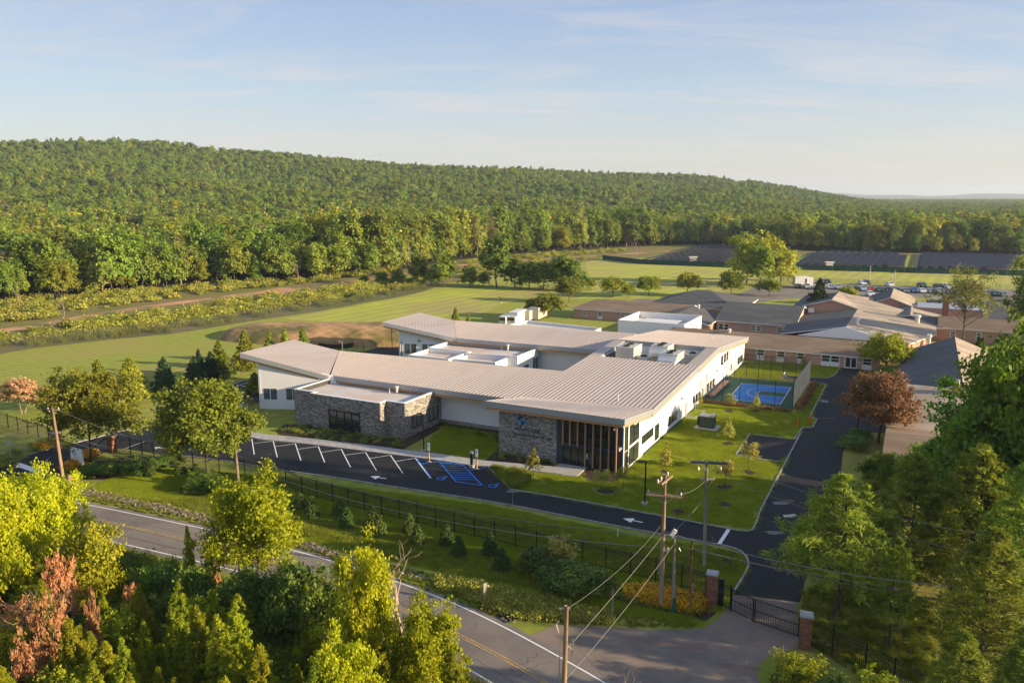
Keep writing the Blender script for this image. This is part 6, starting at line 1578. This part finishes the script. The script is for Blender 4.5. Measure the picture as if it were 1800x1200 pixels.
# right side
tree(p_maple, 1765, 975, 690, 'very large dark leafy maple filling the right edge', 1.0, 15, 'maple_tree')
tree(p_maple, 1815, 1010, 590, 'tall maple at the right edge with bright top leaves', 1.0, 15, 'maple_tree')
tree(p_maple2, 1668, 925, 768, 'dark bushy maple in front of the low grey wall', .8, 13, 'maple_tree')
tree(p_maple2, 1730, 1010, 780, 'dark maple below the largest one', .9, 13, 'maple_tree')
tree(p_maple2, 1560, 880, 800, 'low dark shrubby maple beside the drive', .5, 13, 'maple_tree')
tree(p_beech, 1544, 778, 658, 'copper brown beech at the bend of the drive', .93, 9.2, 'beech_tree')
tree(p_yel, 1556, 655, 588, 'yellow green round tree at the end of the brown roofed wing', 1.0, 6.8, 'broadleaf_tree')
tree(p_bush[0], 1570, 668, 645, 'dark green bush under the yellow green tree', 1.6, 3, 'bush', cat='bush')
tree(p_pine2, 1468, 1086, 838, 'shaded pine with bare lower trunk beside the gate', 1.05, 12, 'pine_tree')
tree(p_pine2, 1563, 1140, 948, 'thin pine with broken lower limbs and a small crown', .42, 12, 'pine_tree')
tree(p_pine, 1590, 1030, 800, 'dark pine in the middle of the right hand grove', 1.0, 14, 'pine_tree')
tree(p_pine, 1520, 1000, 845, 'dark pine overhanging the drive', .8, 14, 'pine_tree')
tree(p_pine, 1700, 1060, 785, 'tall bright topped pine in the right hand grove', 1.0, 14, 'pine_tree')
tree(p_pine, 1790, 1120, 800, 'bright pine at the right edge above the corner', 1.0, 14, 'pine_tree')
tree(p_pine, 1720, 1190, 930, 'sunlit pine with a dead leader near the lower right corner', .9, 14, 'pine_tree')
tree(p_pine, 1850, 1260, 1050, 'large pine at the lower right corner', .7, 14, 'pine_tree')
tree(p_pine, 1670, 1330, 1110, 'pine whose top shows at the bottom right edge', .6, 14, 'pine_tree')
tree(p_pine, 1780, 1400, 1120, 'second pine top at the bottom right edge', .65, 14, 'pine_tree')
tree(p_maple2, 1800, 1010, 860, 'leafy maple wedged between the right edge pines', .8, 13, 'maple_tree')
bb = MB()
for k in range(9):
    a, z = k*2.1, 1.6+k*.42; bb.tube([(0,0,z),(1.1*math.cos(a),1.1*math.sin(a),z+.15),(1.6*math.cos(a+.2),1.6*math.sin(a+.2),z+.45)], [.06,.04,.015], 4)
t = thing('dead_snag_limbs', 'pale broken limbs on the lower trunk of the thin pine', 'dead branches', at(1563,1140)); bb.build('branches', M['deadwood'], t)
# off-frame trees to the right whose shade falls on the lawns
for k, (x, y, s) in enumerate([(46,27,.85)]):
    put_tree('maple_tree', (x,y,0), 'tall maple standing beyond the right edge of the view', 'tree', 'maples beyond the right edge', sc=s, proto=p_maple)
# far right trees
tree(p_locust, 1690, 625, 470, 'open crowned tall tree between the chimneys and the near cars', .95, 14, 'locust_tree')
tree(p_maple, 1825, 620, 455, 'dense dark tree at the right edge above the brick wing', .75, 15, 'maple_tree')
tree(p_oak2, 1850, 560, 480, 'brownish tree behind the open crowned tree', .95, 11, 'broadleaf_tree')
tree(p_spruce, 1437, 566, 490, 'dark spruce between the grey roof and the car park', 1.7, 7, 'spruce_tree')
tree(p_round, 1490, 535, 505, 'low brown green tree right of the dark spruce', .7, 6.5, 'broadleaf_tree')
# round trees along the far lane and the tall cluster
for px, py, ty, lab in ((1000,531,488,'round tree behind the left end of the far brick wing'),(963,560,517,'wide round tree beside the storage containers'),(938,556,526,'small lobe tree left of the wide round one'),(1077,522,488,'first round tree on the lane beyond the brown roof'),(1104,522,500,'small round tree between the first two'),(1140,520,487,'second round tree on the lane beyond the brown roof'),(1208,518,480,'third round tree on the lane beyond the brown roof'),(1284,523,478,'bushy round tree left of the tall cluster'),(1352,520,492,'low round tree in front of the tall cluster'),(1036,508,492,'small bush tree at the end of the hedge trees')):
    tree(p_round, px, py, ty, lab, .95 if px not in (1104,938,1036) else .6, 6.5, 'round_tree')
for px, py, ty, s, lab in ((1312,498,412,1.0,'tallest tree of the field cluster, left side'),(1335,506,432,.85,'bright front tree of the field cluster'),(1352,500,418,.8,'back tree of the field cluster'),(1372,502,436,.75,'right tree of the field cluster'),(1385,494,444,.5,'slim tree at the right end of the field cluster')):
    tree(p_for[4] if int(px)%3 else p_for[0], px, py, ty, lab, s, 20, 'tall_tree')
# dark trees in the hedge between the fields
for i, (px, py, ty, s) in enumerate(((672,500,478,.45),(700,500,474,.5),(735,502,450,.7),(780,505,446,.8),(825,504,470,.5),(850,504,480,.4),(873,505,418,1.05),(905,505,455,.8),(930,508,462,.7),(955,508,462,.75),(985,510,452,.9),(1005,511,460,.8),(760,503,470,.5),(1020,512,480,.5),(640,500,485,.35))):
    tree(p_for[5] if i%4 else p_for[1], px, py, ty, ['tree','tree','tree'][i%3] and f'{ordn[i]} planted dark tree counted left to right in the hedge line before the playing field' if i < 12 else ['low dark tree between the big hedge trees and the red track','low tree closing the right end of the hedge line','lowest shrubby tree starting the hedge line'][i-12], s, 20, 'hedge_tree', 'dark hedge line trees')
for i, (px, py, ty) in enumerate(((240,452,418),(465,448,395),(35,515,478),(113,527,497),(525,470,448),(722,462,398),(1118,430,405),(345,470,440))):
    t = thing('dead_tree', ['bare pale dead tree over the small forest clearing at the left','tall bare pale dead tree left of the middle of the forest edge','small bare dead tree leaning at the far left forest edge','small bare dead tree beside the big left forest edge trees','short bare dead tree where the dirt track meets the forest','slender bare dead tree in the forest behind the hedge line start','bare dead tree in the forest above the left solar array','thin bare dead tree between the clearing and the tall dead one'][i], 'dead tree', at(px, py+28)); h = HT(px,py+28,ty)/17; t.scale = (h*.8,h*.8,h); link('branches', bareF, t)

# foreground
fgt = [(p_bright,455,1050,850,.9,9,'bright yellow green maple over the road, right of its dead limbs'),(p_bright2,650,1225,970,.52,9.5,'bright yellow green tree by the road with a bare limb beside it'),(p_bright2,755,1240,1065,.52,9.5,'yellow green tree leaning over the road, right half of the pair'),(p_bright,48,1040,842,.72,9,'bright tall tree at the left edge in front of the entry road'),(p_bright2,115,1000,838,.55,9.5,'bright tree against the road at the upper left'),(p_bright2,-12,1100,862,.75,9.5,'bright tree cut by the left edge'),(p_oak,-80,1000,840,.7,11,'tall leafy tree beyond the left edge'),(p_bright,610,1330,1130,.45,9,'lower bright tree in front of the yellow pair')]
for pr, px, py, ty, s, H0, lab in fgt: tree(pr, px, py, ty, lab, s, H0, 'maple_tree')
for me_, px, py, ty, H0, lab in ((bare1,425,1040,860,6.5,'bare dead branches sticking out left of the bright maple'),(bare2,706,1180,945,6,'bare branching dead tree beside the road'),(bare2,655,1215,1020,6,'pale dead limbs tangled in the yellow green tree'),(bare1,560,1240,1075,6.5,'pale dead limbs left of the yellow green tree'),(bare1,75,1180,985,6.5,'curled pale dead twigs beside the rusty sumac'),(bare2,1135,1330,1165,6,'pale dead twigs rising at the bottom edge')):
    t = thing('dead_tree', lab, 'dead tree', at(px,py)); s = HT(px,py,ty)/H0; t.scale = (s,s,s); t.rotation_euler = (0,0,px); link('branches', me_, t)
sm = [(115,1130,968,.85,'tallest rusty sumac rising above the cedars'),(40,1190,1045,1.0,'wide rusty sumac near the left edge'),(95,1210,1040,.9,'rusty sumac beside the wide one'),(60,1260,1110,.7,'lower rusty sumac in front of the wide one'),(175,1190,1040,.35,'small rusty sprig among the yellow cedars'),(235,1090,1015,.5,'dull brown bush in shade below the road'),(375,1060,958,.4,'small orange brown bush by the road'),(-20,1150,1010,.8,'rusty sumac cut by the left edge')]
for px, py, ty, s, lab in sm: tree(p_sumac, px, py, ty+14, lab, s*.6, 5, 'sumac_bush', cat='bush')
r = random.Random(12)
band = [G(*p) for p in [(-150,1000),(120,1020),(250,1045),(420,1095),(560,1150),(640,1200),(760,1260),(840,1330),(900,1500),(900,1700),(-400,1700)]]
n_c = 0; tries = 0; placed = []; thicket = []
words_p = ['beside the rusty sumacs','below the road bend','near the bottom edge','in the left corner','in front of the bright maple','under the yellow green pair']
while n_c < 168 and tries < 5000:
    tries += 1; py = r.uniform(1010, 1560); px = r.uniform(-150, 880); g = G(px, py)
    if not inside((g.x, g.y), band): continue
    if any((g-q).length < 1.2 for q in placed): continue
    placed.append(g); n_c += 1
    k = r.random(); lower = py > 1200 - px*.05
    shade = (200 < px < 620 and 990 < py < 1130)
    s = r.uniform(.55,1.1)*(1.0 if py > 1120 else .8)
    if shade: pr, nm, lab = p_bush[r.randrange(3)], 'bush', 'dark leafy bush in the shaded hollow below the road'; s *= 1.15
    elif k < .70: pr, nm, lab = p_cedar[r.randrange(3)], 'young_cedar', 'yellow green young cedar in the foreground thicket'; s *= 1.05
    elif k < .88: pr, nm, lab = p_yb[r.randrange(2)], 'bush', 'sunlit yellow green bush in the foreground thicket'
    else: pr, nm, lab = p_bush[r.randrange(3)], 'bush', 'dark green bush in the foreground thicket'
    thicket.append((py, px, put_tree(nm, g, lab, 'bush' if nm == 'bush' else 'tree', 'young cedars and bushes of the foreground thicket', sc=(s*.85, s*.85, s*r.uniform(.85,1.2)), proto=pr)))
thicket.sort(key=lambda q: q[0])
NW = ['back','second','third','fourth','fifth','sixth','front']
OW = ordn
for bi in range(7):
    row_ = sorted(thicket[bi*24:(bi+1)*24], key=lambda q: q[1])
    for i_, (_, _, o_) in enumerate(row_):
        o_['label'] = o_['label'].split(' in the ')[0] + f', {OW[i_]} from the left in the {NW[bi]} rank of the foreground thicket'
for px, py, ty, s, pr, lab in ((530,1135,1000,1.3,p_bush[0],'big dark rounded bush right of the hollow, in front of the road'),(570,1150,1030,.9,p_bush[1],'dark bush leaning against the road edge'),(430,1110,1015,1.1,p_bush[2],'broad dark bush below the bright maple'),(350,1090,1000,.9,p_bush[0],'dark bush left of the bright maple'),(337,1040,925,.45,p_cedar[0],'slim dark cedar spire against the road'),(480,1110,1010,.8,p_bush[1],'dark bush behind the big rounded one'),(175,1080,930,1.3,p_yb[0],'tall bright bush right of the rusty sumac'),(290,1060,990,.8,p_bush[1],'dark leafy bush touching the road edge line')):
    tree(pr, px, py, ty, lab, s, 3.0 if pr in p_bush else (3.6 if pr in p_yb else 5), 'bush' if pr not in p_cedar else 'young_cedar', cat='bush')
for px, py, ty, s, pr, lab in ((1400,1235,1160,.9,p_yb[0],'yellow green bush at the foot of the right pillar'),(1460,1275,1195,.8,p_bush[0],'weedy bush right of the right pillar'),(1375,1310,1205,.7,p_bush[1],'dark low bush at the bottom edge left of the pillar'),(1540,1260,1190,1.0,p_yb[1],'yellow green bush behind the right picket fence')):
    tree(pr, px, py, ty, lab, s, 3.0 if pr in p_bush else 3.6, 'bush', cat='bush')
# shrubs in beds
shr = [((1010,1040),1.2),((985,1030),1.0),((960,1012),1.1),((1040,1030),.8),((950,995),.8),((170,835),.7),((200,835),.7),((235,835),.9),((275,825),.8),((300,818),.8),((150,838),.5),((345,862),.7),((378,862),.7),((360,850),.8),((1620,640),1.0),((1386,571),1.3),((1500,790),.9),((1512,775),.8)]
for i, (p, s) in enumerate(shr):
    put_tree('bush', at(*p), 'leafy green shrub in a planting bed', 'shrub', 'shrubs in the planting beds', sc=(s,s,s*.62), proto=p_bush[i%3])
for px, py, h in ((1720,620,1),(1723,622,1)):
    pass
tree(p_arbor, 1718, 622, 592, 'left of the two narrow columnar evergreens by the right brick wing', 1.2, 1.75, 'columnar_evergreen', cat='shrub')
tree(p_arbor, 1724, 622, 594, 'right of the two narrow columnar evergreens by the right brick wing', 1.2, 1.75, 'columnar_evergreen', cat='shrub')

# golden flowers
def clump_proto(name, seed, n, R, h, leaf, asp, lm, bias=.6):
    r_ = np.random.default_rng(seed); c_ = r_.normal(size=(n,3))*np.array([R*.45,R*.45,h*.28]); c_[:,2] = np.abs(c_[:,2])+h*.25
    return proto_obj(name, soup_mesh(name, leaves(r_, c_, leaf, asp, np.tile([0,0,1.0],(n,1)), bias), lm))
def blades(name, seed, n, R, h, w, lm):
    r_ = np.random.default_rng(seed); b = np.stack([r_.normal(size=n)*R*.4, r_.normal(size=n)*R*.4, np.zeros(n)], 1)
    t = b + np.stack([r_.normal(size=n)*h*.3, r_.normal(size=n)*h*.3, h*(.6+.5*r_.random(n))], 1)
    s = norm(r_.normal(size=(n,3))*np.array([1,1,0]))*w
    q = np.stack([b-s, b+s, (b+t)/2*np.array([1,1,1.1])+s, t], 1); return proto_obj(name, soup_mesh(name, q, lm))
gold = [clump_proto('gold_clump%d' % k, 80+k, 260, .6, .9, .075, .8, LM['gold'], 1.2) for k in range(2)]
gn_scatter('golden_flowers', scatter_in([(1100,1037),(1140,1038),(1232,1060),(1236,1075),(1200,1074),(1105,1052)], 170, 3) + scatter_in([(110,824),(140,812),(155,806),(152,814),(125,828)], 26, 4) + scatter_in([(150,800),(165,795),(168,803),(155,808)], 14, 5) + scatter_in([(1385,1180),(1410,1165),(1430,1200),(1380,1230)], 25, 6) + scatter_in([(55,790),(80,782),(82,790),(60,797)], 10, 8), gold, .7, 1.1, seed=3)
weeds = [blades('weed_tuft%d' % k, 90+k, 120, .55, .75, .018, LM['weed']) for k in range(3)]
brush = [clump_proto('brush_clump%d' % k, 95+k, 150, 1.0, 1.1, .17, .55, LM['meadowbrush']) for k in range(3)]
scrub = [clump_proto('scrub_clump%d' % k, 99+k, 420, 1.2, 1.3, .13, .5, LM['shrub'], .8) for k in range(2)] + [clump_proto('scrub_clump_y', 104, 420, 1.1, 1.4, .13, .4, LM['cedar'], .8)]
grass = [blades('grass_tuft%d' % k, 110+k, 60, .35, .22, .012, LM['weed']) for k in range(3)]
gn_scatter('undergrowth', scatter_in([(-200,945),(60,955),(250,1005),(420,1045),(600,1105),(690,1145),(780,1195),(850,1230),(960,1330),(1000,1600),(-500,1600)], 1500, 5), scrub, .5, 1.25, tilt=.2, seed=5)
gn_scatter('foreground_weeds', scatter_in([(-200,935),(250,990),(600,1090),(780,1180),(860,1240),(960,1330),(1000,1600),(-500,1600)], 2600, 6), weeds, .9, 2.2, tilt=.25, seed=6)
turf = []
for k in range(3):
    r_ = np.random.default_rng(150+k); n__ = 170
    b_ = np.stack([r_.uniform(-.5,.5,n__), r_.uniform(-.5,.5,n__), np.zeros(n__)], 1)
    t_ = b_ + np.stack([r_.normal(size=n__)*.03, r_.normal(size=n__)*.03, .05+.05*r_.random(n__)], 1)
    s_ = norm(r_.normal(size=(n__,3))*np.array([1,1,0]))*.014
    turf.append(proto_obj('turf_patch%d' % k, soup_mesh('turf_patch%d' % k, np.stack([b_-s_, b_+s_, t_+s_*.5, t_-s_*.5], 1), LM['turf'])))
LOTW = [G(*p) for p in LOT]; PADW = [G(*p) for p in [(1293,799),(1318,763),(1357,768),(1396,772),(1411,757),(1387,801),(1372,812),(1340,808)]]
SWW = [G(*p) for p in swlo + pd[::-1] + swup[::-1]]
RINGS = [at(px, py) for px, py, *_ in yl] + [G(1065,862), G(1280,985), G(1274,886), G(925,928)]
BEDW = [G(*p) for p in [(1033,822),(1060,828),(1095,833),(1100,840),(1090,848),(1060,849),(1035,846),(1018,838)]]
BED2 = [G(*p) for p in [(1100,1030),(1160,1050),(1240,1065),(1262,1075),(1240,1092),(1200,1082),(1100,1060),(1010,1040),(935,1015),(930,995),(960,985)]]
BED3 = [G(*p) for p in [(308,860),(330,848),(375,845),(400,852),(398,868),(360,873),(325,872)]]
def keep_off(P_):
    out = []
    for p in P_:
        v_ = (p.x-ORG.x)*Vx+(p.y-ORG.y)*Vy; u_ = (p.x-ORG.x)*Ux+(p.y-ORG.y)*Uy
        if -.7 < v_ < 14.2 and 36.3 < u_ < 58.6: continue
        if v_ < .3 and u_ > -.6: 
            if not (-30.0 < v_ < -16.6 and u_ < 8.3): continue
        if any((p-q).length < 1.0 for q in RINGS) or inside((p.x,p.y), BEDW) or inside((p.x,p.y), BED2) or inside((p.x,p.y), BED3): continue
        if inside((p.x,p.y), LOTW) or inside((p.x,p.y), PADW) or inside((p.x,p.y), SWW): continue
        out.append(p)
    return out
gn_scatter('mown_turf', keep_off(scatter_in([(860,824),(1095,835),(1312,636),(1480,640),(1450,700),(1330,930),(1160,905),(905,862)], 9000, 41)) + keep_off(scatter_in([(778,748),(884,768),(884,778),(850,805),(745,795),(770,760)], 700, 42)) + keep_off(scatter_in([(140,870),(250,815),(500,842),(860,890),(1150,950),(1300,970),(1312,1000),(1290,1035),(1255,1085),(1220,1101),(1000,1060),(860,1022),(500,938),(300,884)], 11500, 43)), turf, .9, 1.2, seed=40)
# rough verge of the ditch and road edge
gn_scatter('verge_grass', scatter_in([(120,856),(300,890),(480,935),(640,978),(780,1015),(900,1040),(1000,1050),(1100,1080),(1230,1098),(1200,1104),(1050,1098),(975,1095),(880,1085),(770,1045),(640,998),(520,964),(380,928),(135,876)], 2000, 7), weeds, .15, .34, tilt=.3, seed=7)
gn_scatter('ditch_brush', scatter_in([(770,1012),(860,1034),(905,1055),(1000,1078),(1090,1096),(1000,1092),(930,1090),(880,1078),(820,1050),(770,1035)], 260, 88), [brush[0], brush[1]], .25, .55, tilt=.2, seed=88)
gn_scatter('ditch_weeds', scatter_in([(790,1020),(860,1030),(1000,1062),(1060,1080),(1090,1094),(1000,1090),(920,1085),(900,1060),(860,1040),(800,1040)], 420, 8), [brush[0], brush[1], weeds[0]], .3, .6, tilt=.2, seed=8)
gn_scatter('grass_under_pines', scatter_in([(1410,1040),(1500,1010),(1640,1060),(1640,1200),(1500,1180),(1420,1130)], 900, 9), weeds, .3, .7, tilt=.3, seed=9)
gn_scatter('bed_planting', scatter_in([(490,757),(545,748),(670,771),(712,770),(706,788),(640,781),(553,771)], 130, 10) + scatter_in([(775,743),(884,765),(975,812),(970,819),(860,806),(884,780),(780,748)], 110, 11) + scatter_in([(110,830),(230,803),(300,812),(230,837),(150,841)], 120, 12) + scatter_in([(935,1000),(1000,1020),(1120,1045),(1240,1080),(1200,1080),(1100,1058),(1000,1038)], 170, 13) + scatter_in([(310,860),(340,848),(395,850),(398,866),(350,872)], 50, 14) + scatter_in([(-40,830),(20,790),(90,770),(95,782),(40,812),(-40,850)], 120, 15), [clump_proto('bed_clump', 120, 110, .6, .6, .07, .6, LM['shrub']), clump_proto('bed_clump_y', 121, 90, .5, .6, .07, .4, LM['meadowbrush'])], .5, 1.1, tilt=.2, seed=10)
gn_scatter('ornamental_grass', scatter_in([(862,822),(925,829),(930,842),(915,858),(898,858)], 260, 16), weeds[:2], .6, .9, tilt=.2, seed=11)
gn_scatter('court_hedge_grass', [W(13.9+random.random()*1.1, 39+19*random.random()) for _ in range(120)] + [W(.5+13*random.random(), 36.4+.9*random.random()) for _ in range(110)], [clump_proto('dry_clump', 122, 120, .5, .7, .07, .4, LM['beech'])], .6, 1.0, seed=12)
# meadow brush
_tr = [Vector((p.x,p.y,0)) for p in pth]
def off_track(P_, d=5.0): return [p for p in P_ if math.sin(p.x*.31+1.3*math.sin(p.y*.17))*math.sin(p.y*.27+p.x*.11)+.35*math.sin(p.x*.9) > -.22 and all((p-q).length > d for q in _tr)]
mb_pts = scatter_in([(-200,640),(0,612),(130,596),(300,578),(440,556),(600,530),(740,504),(740,488),(600,506),(450,524),(300,548),(0,590),(-200,610)], 2600, 20) + scatter_in([(-200,600),(0,574),(200,540),(380,515),(520,500),(700,478),(700,470),(540,492),(380,500),(200,515),(0,530),(-200,555)], 1500, 21) + scatter_in([(760,500),(900,478),(1060,452),(1100,445),(1100,438),(1000,444),(900,450),(740,475)], 600, 22)
gn_scatter('meadow_brush', off_track(mb_pts), brush, .35, 2.0, tilt=.15, seed=20)
gn_scatter('meadow_weeds', off_track(scatter_in([(-200,655),(0,618),(130,600),(300,583),(440,560),(600,536),(750,504),(740,494),(600,512),(0,590),(-200,615)], 3500, 23)), weeds, 1.2, 2.2, tilt=.2, seed=21)

# ------------------------------------------------------------------ forest
fr_ = random.Random(77)
epts = resample([(p.x,p.y,0) for p in edge], 7.2)
ind = []
for row in range(4):
    for p in epts:
        px = 900+1400*p.x/p.y
        if -90 < px < 1890: ind.append((p.x+fr_.uniform(-2.5,2.5), p.y+row*9+fr_.uniform(-1,6)+2, row))
fr_.shuffle(ind)
ind.sort(key=lambda q: q[2]*200+math.hypot(q[0],q[1])*.3)
ind = ind[:290]
fl = ['tall full green tree in the front ranks of the forest','broad crowned tree in the front ranks of the forest','lumpy yellowish tree in the front ranks of the forest','loose crowned tree in the front ranks of the forest','bright yellow green tree in the front ranks of the forest','dark green tree in the front ranks of the forest','thin pale crowned tree in the front ranks of the forest','pointed tree in the front ranks of the forest']
fgr = ['full green forest edge trees','broad forest edge trees','lumpy forest edge trees','loose forest edge trees','bright yellow green forest edge trees','dark forest edge trees','thin pale forest edge trees','pointed forest edge trees']
for x, y, row in ind:
    px = 900+1400*x/y; k = fr_.choice([0,1,2,3,4,5,6,7,0,1,2,5]); pr = p_forc if k == 7 else p_for[k]
    hs = (.92 if px < 560 else (1.08 if px < 1150 else .82))*fr_.uniform(.62,1.2)*(.8 if row == 0 else 1)
    put_tree('forest_tree', (x,y,0), fl[k], 'tree', fgr[k], sc=(hs*fr_.uniform(.85,1.1), hs*fr_.uniform(.85,1.1), hs), proto=pr)
far_protos = [proto_obj('forest_mass_tree%d' % i, merged('forest_mass_tree%d' % i, *pr)) for i, pr in enumerate(
    [plant('farf%d' % k, 130+k, 16, 5.0+.5*k, 1.5, 'round', 110, 18, .56, .75, 1.1, LM['forest'], limbs=3, trunk=.22, lump=.3, hollow=.82, bias=3, bark='bark') for k in range(3)] + [plant('farf6', 139, 17, 5.4, 1.5, 'round', 110, 14, .60, .75, 1.05, LM['forest_yellow'], limbs=3, trunk=.2, lump=.35, hollow=.7, bias=2.4), plant('farf7', 140, 17, 5.2, 1.5, 'round', 110, 14, .60, .75, 1.05, LM['forest_dark'], limbs=3, trunk=.2, lump=.35, hollow=.7, bias=2.4)] + [plant('farf5', 137, 15, 4.6, 1.5, 'round', 70, 10, .8, .6, 1.2, LM['forest_pale'], limbs=3, trunk=.2, lump=.35, hollow=.6, bias=2.2)] + [plant('farf3', 134, 17, 4.0, 2.0, 'cone', 80, 10, .9, .6, 1.3, LM['forest'], limbs=4, trunk=.22, power=.55, tiers=4)])]
def edge_y(x):
    for i in range(len(edge)-1):
        if edge[i].x <= x <= edge[i+1].x: f = (x-edge[i].x)/(edge[i+1].x-edge[i].x); return edge[i].y*(1-f)+edge[i+1].y*f
    return edge[0].y if x < edge[0].x else edge[-1].y
pts = []; ptsh = []
y = 240.0
while y < 2300:
    stp = 7.0 if y < 700 else 7.4
    x = -.72*y-20
    while x < .72*y+20:
        X, Y = x+fr_.uniform(-.45,.45)*stp, y+fr_.uniform(-.45,.45)*stp; x += stp
        ey = edge_y(X)
        if Y < ey + 28: continue
        hz = hill_z(X, Y); px = 900+1400*X/Y
        if px > 1500 and Y > 1700: continue
        if Y > 1210 + max(0, px)*.34: continue
        if fr_.random() < .03 or math.sin(X*.021+2*math.sin(Y*.013))*math.sin(Y*.017+X*.008) > .96: continue
        # clearing pond glimpsed at the left
        if 195 < px < 262 and 425 < 343+32*1400/Y < 452: continue
        (pts if Y < 640 else ptsh).append((X, Y, max(0, hz-.3)))
    y += stp
print('forest mass', len(pts))
gn_scatter('hill_forest', ptsh, far_protos[:3]+[far_protos[1]]+[far_protos[4]]+[far_protos[6]] if False else [far_protos[0], far_protos[1], far_protos[2], far_protos[4], far_protos[-1]], .42, 1.0, tilt=.06, seed=33)
gn_scatter('forest_mass', pts, far_protos, .6, 1.2, tilt=.06, seed=30)
pts2 = []
y = 1650.0
while y < 3600:
    stp = 15; x = .3*y
    while x < .72*y: pts2.append((x+fr_.uniform(-9,9), y+fr_.uniform(-9,9), -1)); x += stp
    y += stp*1.1
gn_scatter('far_forest', pts2, far_protos, .8, 1.1, seed=31)
# lawn tufts near the road so the mown bank has a fibrous edge
gn_scatter('lawn_tufts', scatter_in([(140,870),(300,880),(440,870),(560,900),(700,930),(900,990),(1010,1045),(860,1020),(700,985),(500,930),(300,885)], 2200, 31) + scatter_in([(505,846),(860,900),(1150,965),(1290,968),(1300,1000),(1230,1040),(1150,1010),(900,950),(600,880)], 1800, 32), grass, .7, 1.3, tilt=.2, seed=32)

# ------------------------------------------------------------------ air
hz = MB().box(-9600, 9600, -160, 13500, -1.2, 150).build('haze', [])
hz['kind'] = 'stuff'
hm_ = bpy.data.materials.new('haze'); hm_.use_nodes = True
n_, l_ = hm_.node_tree.nodes, hm_.node_tree.links; n_.clear()
ho = n_.new('ShaderNodeOutputMaterial'); pv = n_.new('ShaderNodeVolumePrincipled')
pv.inputs['Color'].default_value = (.72,.84,1,1); pv.inputs['Density'].default_value = .0001; pv.inputs['Anisotropy'].default_value = .2
l_.new(pv.outputs[0], ho.inputs['Volume']); hz.data.materials.append(hm_)
